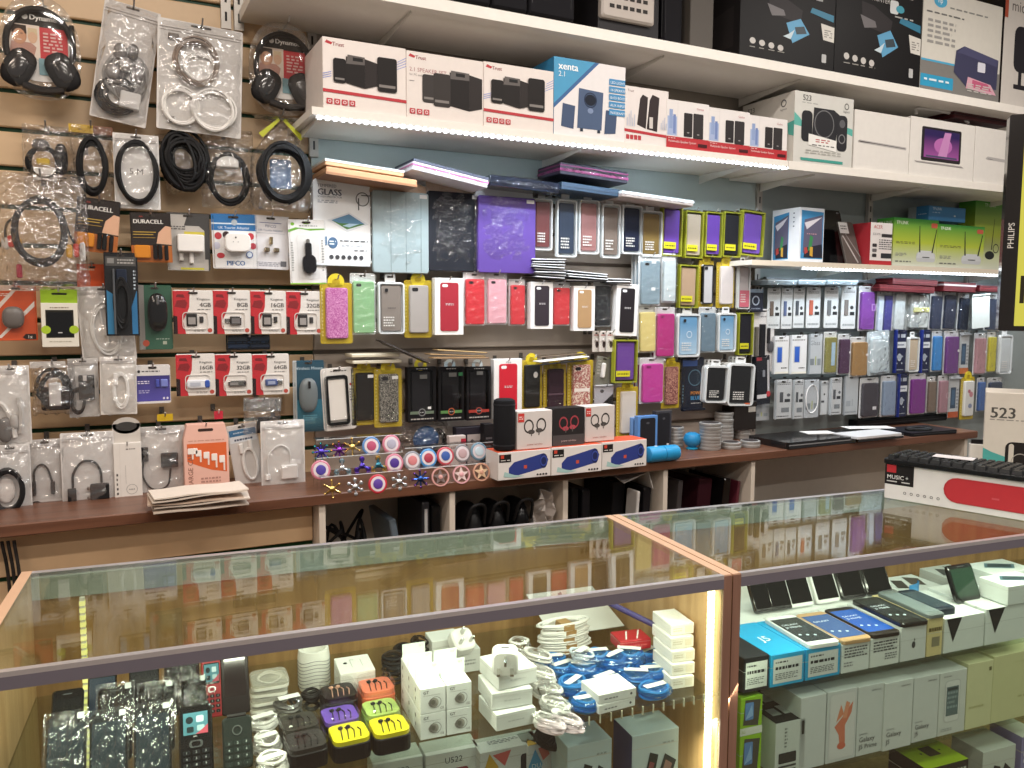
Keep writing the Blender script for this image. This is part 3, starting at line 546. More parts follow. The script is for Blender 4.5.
pack('memory_bundle', 'dark blue ribbed bundle of sticks hanging under the memory cards', 'bundle', (226, 335, 271, 350), '#1c2533', .02, [('n', .05, .95, .15, .85, 3, '#3a5a8a')], [('b', 'stick', .02, .1, .48, .4, .018, 'gloss:#1d2c44'), ('b', 'stick', .52, .1, .98, .4, .018, 'gloss:#1a2436'), ('b', 'stick', .02, .55, .48, .9, .016, 'gloss:#202a3a'), ('b', 'stick', .52, .55, .98, .9, .016, 'gloss:#1b2a40')], 'blister', .02, y=-.07, slot=False)
# fourth row
pack('cable_bag', 'zip bag with grey moulded plug leads at the end of the wall', 'cable bag', (-8, 366, 30, 446), '#dcd8d4', .018, [], [('w', 'lead', [(.1, .55), (.3, .5), (.5, .3), (.55, .1)], .006, WHT), ('w', 'lead', [(.7, .6), (.75, .4), (.7, .15)], .006, 'satin:#c8c4c0'), ('s', 'plug', .3, .2, .2, .16, .018, 'satin:#6d6a68'), ('s', 'plug', .55, .3, .12, .1, .018, 'satin:#b8b4b0')], 'zip', .02, y=-.14)
pack('adaptor_bag', 'clear bag with a black power brick carrying a white label', 'adaptor', (30, 362, 76, 416), None, .03, [('r', 0, .88, .78, 1, '#d8d3ce')], [('b', 'power_brick', .22, .1, .86, .52, .026, 'satin:#242122', .12), ('k', 'lead', .5, .5, .32, .3, 4, .003, BLK, .25), ('b', 'price_label', .40, .18, .66, .60, .029, '#d6d2d0', .05)], 'bag', slot=False, y=-.13)
pack('adaptor_bag', 'zip bag with a black box adaptor and short folded lead', 'adaptor', (68, 359, 99, 418), '#d0ccc8', .022, [], [('b', 'adaptor', .34, .30, .86, .72, .02, 'satin:#1c1a1b', .06), ('k', 'lead', .3, .28, .2, .2, 3, .003, BLK, .15), ('b', 'price_label', .48, .62, .62, .72, .0215, '#cfcac6', .05)], 'zip', .02, y=-.115)
pack('cable_bag', 'zip bag with a white phone lead beside the purple memory card', 'cable bag', (100, 357, 137, 415), '#d6d0c9', .014, [], [('k', 'lead', .56, .42, .2, .28, 3, .003, 'satin:#f0ede9', .12), ('b', 'connector', .36, .5, .48, .72, .010, 'satin:#f4f1ee', .2)], 'zip', .02, y=-.12, tilt=1)
pack('memory_pack', 'white and purple memory card blister with a blue card picture', 'memory card', (135, 365, 171, 404), '#e4e0de', .014, [('r', .02, .06, .98, .72, grad('#5a52b0', '#3a3278', None, .08)), ('n', .2, .7, .8, .86, 1, '#5a5658'), ('o', .12, .83, .04, .035, '#2a2a2c'), ('n', .08, .4, .5, .6, 2, '#e4e0f0'), ('n', .1, .4, .26, .36, 2, '#b8b4dc'), ('o', .8, .13, .03, .03, '#e8e4f0'), ('o', .9, .13, .03, .03, '#e8e4f0')], [('b', 'memory_card', .58, .42, .68, .62, .006, 'satin:#4a52a8', .1), ('b', 'memory_card', .72, .42, .92, .62, .006, 'satin:#7a84c8', .1)], 'blister', .06, y=-.11)
pack('mouse_pack', 'grey wireless mouse in a blue blister card', 'mouse', (293, 361, 327, 433), '#1d4a5e', .032, [('r', 0, .0, 1, .45, grad('#15333f', '#2f7a92', None, .07)), ('t', 'Wireless Mouse', .5, .87, .045, '#d4e6ee', 'c'), ('n', .3, .75, .15, .24, 3, '#6fb0c4'), ('r', 0, 0, .12, 1, '#b4b8b8')], [('s', 'mouse', .45, .52, .3, .24, .03, 'satin:#6f7678', .8), ('b', 'scroll_wheel', .41, .62, .49, .72, .033, 'gloss:#202224', .4)], 'blister', .04, y=-.115)
pack('earphone_pack', 'white framed pack with black rimmed white tray of earphone parts', 'earphones', (322, 368, 357, 431), '#ece6df', .02, [('o', .88, .72, .03, .02, '#b8302a'), ('n', .84, .92, .45, .66, 5, '#8a8682'), ('n', .2, .8, .05, .08, 1, '#a09a96'), ('n', .3, .8, .93, .96, 1, '#4a4644')], [('F', 'black_rim', .1, .09, .78, .88, .012, 'satin:#171617', .08, .1), ('b', 'tray', .14, .16, .74, .82, .008, 'satin:#e6e0d8', .1), ('w', 'lead', [(.3, .68), (.5, .62), (.62, .7), (.5, .5), (.3, .45), (.6, .4)], .0016, 'satin:#6a6460'), ('w', 'lead', [(.25, .3), (.4, .34), (.5, .28), (.66, .36)], .0016, 'satin:#5a5450')], 'blister', .1, y=-.105, tilt=-3)
# fifth row
pack('cable_bag', 'zip bag with a black cable ring round a white disc', 'cable bag', (-10, 446, 31, 523), '#d9d6d3', .018, [('t', 'EDP', .6, .03, .05, '#8a4a3a')], [('k', 'cable', .42, .42, .36, .26, 6, .0045, BLK, .08), ('s', 'white_disc', .36, .42, .24, .17, .01, 'satin:#f2ede9', 1)], 'zip', .02, y=-.15)
pack('cable_bag', 'zip bag with a short black jack lead bent into an arch', 'cable bag', (27, 440, 64, 513), '#cdc9c6', .014, [('r', 0, 0, 1, .17, '#d9d5d2'), ('o', .2, .08, .18, .08, '#332f30')], [('w', 'lead', [(.17, .42), (.2, .58), (.38, .66), (.55, .6), (.66, .42)], .0025, BLK), ('b', 'jack_plug', .12, .24, .22, .44, .01, BLK, .4), ('b', 'jack_plug', .62, .24, .74, .42, .01, BLK, .4)], 'zip', .02, y=-.12)
pack('adaptor_bag', 'shiny zip bag with a black video adaptor on a looped lead', 'adaptor', (61, 433, 115, 511), '#dad6d3', .018, [], [('w', 'lead', [(.2, .3), (.22, .48), (.38, .62), (.6, .62), (.72, .5), (.74, .34)], .003, BLK), ('b', 'plug', .10, .13, .26, .29, .014, BLK, .1), ('b', 'adaptor', .52, .13, .88, .33, .016, BLK, .1), ('b', 'screw', .46, .14, .54, .18, .01, 'metal:#c8c4c0', .3), ('b', 'screw', .46, .26, .54, .30, .01, 'metal:#c8c4c0', .3)], 'zip', .03, y=-.14)
root, w, h = hang('slim_box', 'slim white carton printed with a ring, under a grey oval tab', 'box', (114, 443, 142, 501), -.13, .03)
b = MB(); b.cbox(-w / 2, 0, 0, w / 2, .03, h, '#ded8d1', .001); b.build('carton', root)
art(root, w, h, -.0001, [('n', .45, .8, .88, .91, 1, '#4a4644'), ('g', .62, .2, .2, .185, '#8a8684'), ('r', .41, .3, .42, .62, '#9a9694'), ('n', .08, .14, .1, .5, 5, '#4a4644'), ('n', .52, .72, .18, .22, 1, '#9a9694'), ('r', .22, .0, .225, 1, '#c4bdb6')])
b = MB(); b.prism(ell(0, h + .045, w * .5, .022), .012, .014, '#bdb6ae'); b.prism(ell(0, h + .043, w * .38, .012), .0105, .012, 'gloss:#3c3836'); b.box(-w * .5, .012, h, w * .5, .014, h + .05, '#c9c2ba'); b.build('header_card', root)
pack('adaptor_bag', 'zip bag with a black square adaptor next to the pink box', 'adaptor', (138, 427, 186, 498), '#d4cfcb', .016, [], [('w', 'lead', [(.12, .55), (.1, .3), (.3, .12), (.6, .16), (.68, .4)], .0025, BLK), ('b', 'plug', .06, .52, .22, .72, .012, BLK, .1), ('b', 'adaptor', .48, .42, .84, .62, .014, BLK, .06)], 'zip', .02, y=-.115)
root, w, h = hang('charge_cable_box', 'pink box with an orange panel showing five white plugs', 'box', (183, 424, 229, 497), -.145, .035)
b = MB(); o = [(-w / 2, 0), (w / 2, 0), (w / 2, h * .8), (w * .42, h), (-w * .42, h), (-w / 2, h * .8)]; b.prism(o, 0, .035, '#e8b7a6', .001); b.build('carton', root)
art(root, w, h, -.0001, [('q', [(.07, .50), (.07, .74), (.95, .74), (.95, .33), (.6, .37), (.3, .44)], '#d9632f'), ('R', .32, .9, .66, .94, '#3a2a24', .03), ('t', 'CHARGE CABLE', .19, .07, .065, '#8a5a4c', 'l', 90), ('n', .1, .9, .765, .79, 1, '#c89484'), ('n', .36, .8, .1, .28, 4, '#b48478')])
contents(root, w, h, 0, [('b', 'printed_plug', .08 + i * .175, .60 - i * .035, .08 + i * .175 + (.22 if i == 0 else .13), .68 - i * .03, .0015, 'satin:#f2e8e0', .15) for i in range(5)] + [('b', 'printed_lead', .17 + i * .175, .53 - i * .045, .21 + i * .175, .61 - i * .035, .001, 'satin:#ead8cc', .1) for i in range(5)])
pack('cable_pack', 'tilted white card with a blue label and a white looped lead', 'cable pack', (231, 424, 262, 488), '#d8d4d0', .014, [('r', .06, .72, .95, .92, '#2f6f9e'), ('r', .06, .72, .95, .82, '#e4e8ec'), ('n', .2, .8, .73, .79, 1, '#2a3a5a'), ('n', .2, .7, .85, .89, 1, '#cfe0ec')], [('k', 'lead', .58, .36, .22, .24, 2, .003, WHT, .08), ('b', 'connector', .3, .54, .44, .7, .008, WHT, .2), ('b', 'connector', .62, .58, .76, .74, .008, WHT, .2)], 'blister', .03, tilt=-8, y=-.11)
pack('antistatic_bag', 'silver foil bag holding a black usb part above white cables', 'bag', (243, 398, 282, 434), None, .016, [('r', 0, .62, 1, .98, mat('#b0aaa6', .25, .8, .6, 90))], [('b', 'usb_part', .36, .02, .68, .46, .013, 'satin:#2a2726', .06)], 'bag', slot=False, y=-.13, tilt=3)
pack('cable_bag', 'white zip bag with a white lead, resting on the counter', 'cable bag', (261, 421, 306, 498), '#dcd8d4', .014, [], [('w', 'lead', [(.14, .32), (.16, .56), (.4, .68), (.62, .62), (.66, .45)], .0025, WHT), ('b', 'adaptor', .44, .24, .82, .42, .012, 'satin:#efebe7', .06), ('b', 'plug', .08, .24, .2, .32, .010, WHT, .2), ('b', 'price_label', .7, .03, .86, .05, .004, '#3a3634', .05)], 'zip', .03, y=-.16)
for bx, c, lb in (((157, 414, 173, 421), '#c9a51c', 'yellow'), ((214, 411, 223, 419), '#b8283a', 'red')):
    root, w, h = hang('price_tag', 'small plain %s price tag on a hook under the memory packs' % lb, 'price tag', bx, -.13, .004)
    b = MB(); b.prism(rrect(-w / 2, 0, w / 2, h, .002), 0, .003, 'gloss:' + c); b.build('tag_plate', root); b = MB(); b.box(-w * .12, .003, h * .4, w * .12, .012, h * .8, 'satin:#3a3632'); b.build('tag_clip', root)
# ================================================================ phone cases on the middle wall
CUT = ('R', .27, .80, .48, .86, '#2a2a2c', .06)
def casep(style, box, label, col, group=None, **k):
    y = k.pop('y', -.10); tilt = k.pop('tilt', 0); top = list(k.pop('top', [])); cut = k.pop('cut', True); nm = k.pop('name', 'phone_case_pack'); ex = list(k.pop('items', []))
    cutc = k.pop('cutc', '#2a2a2c'); cat = k.pop('cat', 'phone case')
    if style == 'white':      # white tray, arched tab
        top = ([('R', .24, .70, .36, .76, cutc, .04)] if cut else []) + top
        return pack(nm, label, cat, box, '#e4e6e6', .016, None, [('F', 'tray_rim', 0, 0, 1, .86, .014, 'satin:#dfe3e4', .06, .12), ('b', 'phone_case', .12, .05, .88, .81, .011, col, .1)] + ex, 'blister', .1, top=top + [('n', .18, .6, .12, .3, 4, '#e8e6e2')], y=y, tilt=tilt, group=group, tab=.13, **k)
    if style == 'lime':       # clear box with lime edges and a yellow sticker
        return pack(nm, label, cat, box, '#3c3a1c', .022, None, [('F', 'lime_edge', 0, 0, 1, .96, .02, 'satin:#9da02c', .05, .02), ('b', 'phone_case', .14, .06, .90, .90, .014, col, .08)] + ex, 'blister', .02, top=top + [('r', .08, .14, .68, .27, '#d8d21e'), ('n', .14, .62, .17, .23, 1, '#5a5412')], y=y, tilt=tilt, group=group, **k)
    if style == 'ycard':      # yellow card, clear tray, round yellow hanger
        top = ([('R', .24, .74, .46, .80, cutc, .05)] if cut else []) + top
        r_, w, h = pack(nm, label, cat, box, '#c2a81e', .02, [('n', .04, .09, .1, .85, 14, '#e8dc7a')], [('b', 'phone_case', .16, .08, .84, .84, .012, col, .1)] + ex, 'blister', .06, top=top, y=y, tilt=tilt, group=group, tab=.08, slot=False, **k)
        b = MB(); b.ringprism(ell(0, h * .93, w * .26, w * .26), ell(0, h * .93, w * .12, w * .10), .019, .022, '#d8c326'); b.build('ring_hanger', r_)
        return r_, w, h
    if style == 'clear':      # white header, clear sleeve
        top = ([('R', .2, .78, .40, .83, cutc, .05)] if cut else []) + top
        return pack(nm, label, cat, box, '#dfe2e3', .016, None, [('b', 'phone_case', .08, .03, .92, .87, .012, col, .1)] + ex, 'wrap', .06, top=top, y=y, tilt=tilt, group=group, **k)
    if style == 'ibox':       # white carton with the case behind a window
        r_, w, h = hang(nm, label, cat, box, y, .026, tilt, group=group)
        b = MB(); b.cbox(-w / 2, 0, 0, w / 2, .026, h, '#efeeec', .001); b.build('carton', r_)
        contents(r_, w, h, 0, [('b', 'phone_case', .18, .07, .82, .92, .0025, col, .12)] + ex)
        art(r_, w, h, -.0028, [('R', .24, .84, .44, .89, '#f2f2f2', .05), ('n', .36, .64, .52, .56, 2, '#d8d4d4')] + top); return r_, w, h
    if style == 'black':      # black carton with window
        r_, w, h = hang(nm, label, cat, box, y, .026, tilt, group=group); hb = h * .92
        b = MB(); b.ringprism(rrect(-w / 2, 0, w / 2, hb, .001, 1), rrect(-w * .4, hb * .12, w * .4, hb * .94, .002, 1), 0, .024, 'satin:#1d1c1e'); b.box(-w / 2, .024, 0, w / 2, .026, hb, 'satin:#1a191a'); b.build('carton', r_)
        contents(r_, w, h, .02, [('b', 'phone_case', .16, .14, .84, .84, .012, col, .1)] + ex)
        b = MB(); b.flat([(-w * .4, hb * .12), (w * .4, hb * .12), (w * .4, hb * .94), (-w * .4, hb * .94)], .0012, CLEAR); b.build('window', r_)
        b = MB(); b.ringprism(ell(0, h * .95, w * .22, w * .2), ell(0, h * .95, w * .1, w * .09), .012, .014, k.get('ring', '#c9b92e')); b.build('ring_hanger', r_)
        art(r_, w, h, -.0001, [('r', .08, .13, .92, .18, k.get('band', '#4a6a4a')), ('g', .5, .16, .13, .1, k.get('circ', '#8a8a8c')), ('o', .5, .16, .1, .05, '#2c2b2d'), ('n', .42, .58, .15, .17, 1, '#c8c8c8'), ('n', .1, .9, .03, .07, 1, '#b8b4b0'), ('n', .3, .7, .875, .9, 1, '#c8c8c8')] + top); return r_, w, h
TL = [('n', .5, .8, .9, .92, 1, '#8a8a90')]
# row 1 : tablet glass, tablet covers, premium cases
root, w, h = pack('tablet_glass_pack', 'white tempered glass pack with a tablet picture', 'screen protector', (313, 179, 372, 266), '#eef0f2', .016, [('t', 'TEMPERED', .08, .905, .035, '#3a4660'), ('T', 'GLASS', .08, .815, .075, '#26304c'), ('t', 'SCREEN PROTECTOR', .08, .785, .022, '#3a4660'), ('n', .08, .42, .72, .76, 2, '#9aa0ac'),
    ('q', [(.24, .53), (.62, .63), (.97, .5), (.58, .4)], '#d9dde2'), ('q', [(.31, .53), (.62, .61), (.9, .5), (.58, .43)], '#5a86a8'), ('q', [(.31, .53), (.45, .50), (.75, .5), (.9, .5), (.58, .43)], '#4a7a3e'), ('q', [(.5, .47), (.62, .5), (.8, .5), (.62, .455)], '#a8c8dc'), ('g', .86, .79, .12, .105, '#4a4a4c'), ('r', .78, .66, .8, .8, '#4a4a4c'), ('r', .84, .83, 1.0, .84, '#4a4a4c'),
    ('o', .33, .27, .085, .065, '#4a6a8c'), ('n', .27, .38, .24, .3, 2, '#dfe6ec'), ('r', .18, .24, .23, .34, '#5a7a98'), ('n', .45, .95, .285, .31, 1, '#3a3a40'), ('n', .48, .9, .23, .26, 2, '#b8bcc4'), ('n', .7, .93, .18, .2, 1, '#3a3a40')] + [('o', .3 + .105 * i, .105, .038, .026, '#3c3c40') for i in range(6)], [('b', 'card_edge', .03, .0, .97, .02, .012, 'satin:#cfd4d8', .1)], None, .08, slot=False, y=-.105)
def tabcover(box, label, col, bands, hdr, y=-.10):
    r_, w, h = hang('tablet_cover', label, 'tablet cover', box, y, .016)
    b = MB(); b.prism(rrect(-w * .46, 0, w * .5, h * .86, .008), .002, .014, col, .002); b.build('cover', r_)
    if bands:
        b = MB()
        for q in (-.16, .1, .36): b.box(q * w, .0012, .004, q * w + .0012, .0022, h * .85, mat('#7d8b8c', .6))
        b.build('fold_line', r_)
    b = MB(); b.prism([(-w * .5, h * .84), (w * .48, h * .82), (w * .46, h * .93), (w * .15, h), (-w * .46, h)], .010, .012, hdr); b.build('header_card', r_)
    b = MB(); b.prism(rrect(w * .34, h * .80, w * .47, h * .84, .001), .0005, .0015, '#e8e8e8'); b.build('price_label', r_)
    b = bagmesh(w * 1.04, h * .98, .012, SHRINK, .012, len(label)); b.build('clear_bag', r_, True)
tabcover((369, 178, 429, 273), 'pale grey tablet cover with three folds in a clear bag', mat('#9fb0b4', .6, 0, .1, 900), True, '#b59a82')
tabcover((424, 179, 481, 271), 'black tablet cover in a clear bag with brown header', mat('#22242c', .6, 0, .2, 900), False, '#a89280', -.095)
tabcover((474, 184, 536, 273), 'purple tablet cover in a crinkled clear bag', mat('#5a3f94', .5, 0, .1, 900), False, '#c9cdd2', -.11)
for bx, c, l in (((532, 190, 553, 250), 'satin:#6b3b3b', 'maroon'), ((555, 190, 577.5, 257), 'satin:#2f3a4c', 'slate navy'), ((577, 191, 600, 254), 'satin:#9a6e6c', 'dusty rose brown'), ((600, 195, 621, 258), 'satin:#76685f', 'taupe'), ((620, 197, 643, 254), 'satin:#20263a', 'midnight navy'), ((639, 203, 663, 257), 'satin:#7a6436', 'bronze gold')):
    casep('white', bx, '%s phone cover in a white tray pack with arched tab' % l, c, cut=False)
for bx, c, l in (((659, 204, 683, 256), '#6a45a8', 'purple case in a lime edged pack beside the bronze gold cover'), ((682, 209, 704, 258), '#b9ab98', 'beige case in a lime edged pack'), ((702, 210, 723, 257), '#6a45a8', 'purple case in a lime edged pack between beige and black'), ((720, 210, 742, 257), '#26262c', 'black case in a lime edged pack beside purple ones'), ((738, 209, 765, 256), '#7350b4', 'tilted purple case in a lime edged pack next to the tablet box')):
    casep('lime', bx, l, 'satin:' + c, tilt=3 if 'tilted' in l else 1)
# row 2
casep('ycard', (320, 277, 354, 344), 'pink glitter phone case on a yellow card', glitter('#a8408c', '#f0b8e0'), cut=False, y=-.115)
casep('clear', (350, 273, 377, 335), 'mint green phone case with white header', '#8fbf8c', top=TL, y=-.10)
casep('white', (377, 274, 405, 334), 'taupe phone case in a rigid clear box', 'satin:#8c837c', y=-.10, top=[('n', .35, .65, .42, .45, 1, '#4a4442')])
casep('ycard', (404, 275, 434, 338), 'light grey phone case on a yellow card', 'satin:#b0aaa6', y=-.10)
casep('ibox', (432, 278, 463.5, 335), 'white carton with a dark red phone case', 'satin:#a82f3c', y=-.105)
casep('clear', (463, 272, 487, 326), 'bright red phone case with white header next to the pink one', '#d42b36', y=-.10)
casep('clear', (485, 272, 509, 325), 'pale pink phone case with white header', '#e4aab6', y=-.10)
casep('clear', (508.5, 279, 527, 326), 'narrow red phone case between pink and black', '#cf2f38', y=-.10)
casep('ibox', (527, 282, 553, 329), 'white carton with a charcoal phone case above the earphone boxes', 'satin:#3a3338', y=-.105)
casep('clear', (551, 282, 572, 326), 'red phone case between charcoal and tan cartons', '#c92f36', y=-.10)
casep('ibox', (570, 286, 595, 331), 'white carton with a tan leather phone case', 'satin:#b08d66', y=-.105)
casep('clear', (593, 280, 613, 327), 'black wrinkled wallet case in a clear bag', 'rubber:#23262a', cut=False, y=-.10)
casep('ibox', (612, 284, 638, 336), 'tall white carton with a black phone case beside the yellow case', 'satin:#2a2629', y=-.115, tilt=2)
for i in range(3):
    pack('earphone_box', 'small white earphone box hanging under the black wallet case', 'earphones', (592 + 7 * i, 331, 602 + 7 * i, 352), '#e8e2dc', .012, [('o', .6, .35, .2, .16, '#4a3a38'), ('n', .2, .8, .75, .85, 1, '#b8483a')], [('b', 'earbud', .3, .5, .6, .62, .01, 'satin:#d0c8c2', .4)], 'blister', .04, y=-.09 - .012 * i, group='small white earphone boxes')
casep('clear', (638, 254, 663, 306), 'blue grey clear phone case above the yellow case', 'satin:#8ba0ac', y=-.11, n=3, top=[('r', .5, .82, .7, .88, '#eef2f4'), ('r', .5, .3, .68, .36, '#eef2f4')])
casep('clear', (661, 253, 678, 303), 'frosted white phone case with white header above the magenta case', 'satin:#ccd8dc', cut=False, y=-.11)
casep('lime', (676, 263, 699, 308), 'tan case in a yellow edged pack above the sky blue picture case', 'satin:#b59a80', tilt=1)
casep('ycard', (698, 256, 717, 308), 'silver phone with black rim on a yellow card', 'satin:#c9c9cc', items=[('F', 'black_rim', .16, .08, .84, .84, .014, 'satin:#2a2a2c', .06, .1)], cut=True)
casep('ycard', (716, 258, 738, 308), 'milky white phone case on a yellow card', 'satin:#e6dedc', cut=False)
casep('white', (736, 257, 751, 309), 'slim white pack with a pink label and grey case', 'satin:#c4bcbc', top=[('r', .1, .04, .9, .36, '#cf6a7c')], cut=False)
pack('gadget_box', 'small dark blue box with a silver ring picture', 'box', (748, 289, 767, 312), '#23283a', .02, [('g', .5, .5, .25, .18, '#b8c4d8'), ('r', 0, .85, 1, 1, '#8aa0b8'), ('n', .2, .8, .1, .2, 1, '#8a94a8')], [('b', 'carton_edge', 0, 0, 1, .06, .018, 'satin:#1a1e2c')], 'blister', .02, slot=False)
# row 3
casep('clear', (637, 306, 658, 353), 'pale yellow phone case with a keyring loop', '#e0cf86', cut=False, y=-.105, items=[('k', 'key_loop', .7, .36, .22, .12, 2, .0014, 'satin:#8a7a40', .03), ('w', 'loop_cord', [(.75, .46), (.82, .62), (.86, .8)], .0012, 'satin:#8a7a40')], tilt=-1)
casep('clear', (654, 307, 677, 358), 'hot magenta phone case next to the pale yellow case', '#b82a7e', y=-.11, n=2, cutc='#8a1a5c')
for bx, l in (((675, 307, 701, 357), 'sky blue picture case in a white frame, wider one beside magenta'), ((716, 307, 737, 352), 'sky blue picture case in a white frame beside the black lime pack')):
    casep('white', bx, l, grad('#b8d4e8', '#6a9cc4', None, .12), cut=True, y=-.105, n=3, top=[('g', .5, .45, .12, .1, '#e8f2f8')])
casep('clear', (698, 307, 718, 353), 'steel blue clear case between two sky blue picture cases', 'satin:#6f8798', y=-.105, items=[('w', 'strap', [(.6, .8), (.75, .5), (.8, .3)], .0012, 'satin:#d0d8dc')])
casep('lime', (735, 311, 754, 355), 'black case in a lime edged pack beside the white adaptor card', 'satin:#22222a')
pack('adaptor_card', 'tall white card with black usb adaptors', 'adaptor', (752, 309, 777, 372), '#eceaea', .016, [('n', .3, .8, .86, .9, 1, '#8a8a90')], [('b', 'adaptor', .08, .25, .2, .72, .012, 'satin:#6a665f', .2), ('b', 'adaptor', .3, .24, .5, .76, .014, 'satin:#1d1d22', .1), ('b', 'adaptor', .66, .45, .74, .7, .012, 'satin:#2a2a2e', .2), ('s', 'dongle', .8, .4, .14, .09, .012, 'satin:#55555a')], 'blister', .04, y=-.09)
casep('lime', (611, 338, 638, 383), 'purple case in a mustard edged pack below the black carton', 'satin:#6a4496', tilt=1, y=-.12)
# row 4
casep('ycard', (351, 363, 379, 426), 'plain black phone case on a yellow card by the earphone tray', 'satin:#2b2826', y=-.105, top=[('r', .6, .76, .82, .81, '#e8e8e8')])
casep('ycard', (374, 364, 404, 428), 'charcoal glitter phone case on a yellow card', glitter('#33322f', '#a8a49a', 500), y=-.115, top=[('r', .6, .76, .82, .81, '#e8e8e8')])
casep('black', (405, 362, 436, 422), 'black carton with a rugged case and silver ring mark', 'satin:#232225', y=-.105, band='#6a7a68', circ='#8c8c8e', top=[('r', .42, .72, .68, .79, '#6a6a68'), ('r', .7, .21, .82, .25, '#f0f0f0')])
casep('black', (435.5, 362, 464, 421), 'black carton with a rugged case and orange ring mark', 'satin:#1e1d1f', y=-.105, band='#5a8a4e', circ='#c8643c', ring='#c8d4d4', top=[('r', .4, .75, .7, .82, '#6a6a68'), ('r', .78, .76, .94, .82, '#2e7a4a')])
casep('black', (463.5, 362, 491, 420), 'black carton with a rugged case and red ring mark', 'satin:#1c1b1e', y=-.105, band='#a8382e', circ='#d05a4c', ring='#d4dcdc', top=[('r', .4, .78, .66, .84, '#6a6a68')])
casep('ibox', (490.5, 359, 522, 419), 'white carton with a vivid red phone case behind the black speaker', 'satin:#c92434', y=-.105, top=[('t', 'iFace', .5, .93, .035, '#6a6a6a', 'c')])
casep('ycard', (520, 356, 545, 412), 'black case with a round hole on a yellow card', 'satin:#2c2c2a', top=[('o', .62, .66, .1, .055, '#d8d6d0')])
casep('ycard', (543, 361, 569, 412), 'dark plum wallet case on a yellow card', 'satin:#3a2832', cut=False, items=[('b', 'wallet_strap', .16, .32, .84, .36, .014, 'satin:#5a4450', .1)])
casep('ycard', (567, 356, 596, 412), 'pink floral phone case on a yellow card', glitter('#b06a64', '#f4ead8', 220), top=[('r', .2, .36, .8, .42, '#f4ece4')])
pack('gadget_pack', 'clear pack with a white stick beside the floral case', 'pack', (595, 357, 613, 388), '#7c7a70', .014, [('n', .1, .3, .4, .9, 5, '#b0aca0')], [('b', 'white_stick', .35, .32, .55, .8, .012, 'satin:#f0ece8', .4)], 'blister', .03, tilt=8)
pack('gadget_pack', 'grey card with a black diagonal corner above the earphone boxes', 'pack', (594, 385, 615, 408), '#b4b4bc', .012, [('q', [(.2, 0), (1, 0), (1, .6)], '#232326'), ('o', .4, .72, .1, .08, '#4a4a50')], [('b', 'card_lip', 0, .94, 1, 1, .006, 'satin:#c8c8cc')], 'blister', .03, slot=False, y=-.11)
casep('ycard', (616, 383, 641, 438), 'clear transparent phone case on a yellow card above the blue tube speaker', 'satin:#d4ccc2', cut=False, y=-.115)
casep('clear', (639, 358, 666, 404), 'magenta phone case in a layered clear sleeve', '#c43a9c', y=-.11, n=3, cutc='#8a1a6a')
casep('ycard', (661, 359, 683, 409), 'red glitter phone case on a yellow card', glitter('#6a2a34', '#d8a890', 450), cut=False)
pack('audio_pack', 'navy pack printed POWER BLUE with a ring', 'headphones', (681, 358, 707, 411), '#1b2030', .02, [('r', .05, .84, .7, .95, '#2a4a8a'), ('g', .6, .62, .3, .26, '#4a6a7c'), ('o', .6, .62, .24, .13, '#1f2a38'), ('T', 'POWER', .42, .30, .065, '#d98a2e'), ('T', 'BLUE', .42, .20, .075, '#4a9ad0'), ('n', .45, .9, .12, .15, 1, '#c8c8c8'), ('n', .05, .1, .15, .5, 6, '#6a8a9a')], [('b', 'card_edge', 0, 0, 1, .04, .016, 'satin:#141824')], 'blister', .04)
for bx, l in (((703, 360, 729, 403), 'white framed pack with a black phone, smaller one'), ((726, 357, 755, 406), 'white framed pack with a mirror black phone, larger one')):
    casep('white', bx, l, 'gloss:#17181b', cut=False, y=-.11, tilt=3, n=3, items=[('b', 'orange_mark', .7, .03, .88, .06, .015, '#d05a2a', .2)] if 'larger' in l else [])
pack('watch_box', 'navy black box with a red corner and white strip', 'box', (752, 356, 774, 405), '#181b26', .022, [('r', .85, .2, .97, .9, '#c8c8cc'), ('o', .9, .2, .12, .06, '#c83a44'), ('r', .2, .12, .8, .2, '#dcdce0'), ('R', .58, .56, .72, .7, '#8a8e98', .03), ('r', .25, .9, .55, .97, '#b83a48')], [('b', 'carton_edge', 0, 0, .06, 1, .02, 'satin:#10121a')], 'blister', .05, tilt=-3, slot=False)
b = MB(); p0 = onY(743, 415, -.08); b.cbox(p0.x - .06, -.10, p0.z - .055, p0.x + .05, -.03, p0.z + .055, 'satin:#26211f', .002); o = tag(b.build('dark_box'), 'plain dark brown box hanging behind the round tins', 'box'); art(o, .11, .11, -.1004, [('r', .62, .62, .95, .8, '#a8a49c')], M=TR(p0.x - .005, 0, p0.z - .055))
# ================================================================ right hand bay
def cablepack(bx, label, col, grp=None):
    pack('charger_card', label, 'charger', bx, '#dfe4e6', .014, [('n', .12, .9, .84, .9, 2, '#6a6e74'), ('n', .12, .9, .05, .14, 1, '#a0a8ac'), ('o', .72, .5, .12, .045, '#3a3e42'), ('r', .6, .32, .92, .40, '#2c2e32')], [('b', 'phone_picture', .2, .32, .45, .68, .004, col, .1)], 'blister', .06, y=-.09, group=grp)
g = 'white charger cards in the upper right row'
for bx, c in (((767, 288, 783, 329), '#6a5a50'), ((781, 288, 795, 329), '#5a6a90'), ((793, 288, 807, 328), '#4a5058'), ((806, 287, 823, 328), '#b8604a'), ((824, 287, 841, 328), '#6a6e70'), ((841, 286, 858.5, 329), '#7a7470')):
    cablepack(bx, {'#b8604a': 'white charger card with a reddish phone picture', '#5a6a90': 'white charger card with a blue phone picture'}.get(c, 'white charger card with a grey phone picture'), c, g if c not in ('#b8604a', '#5a6a90') else None)
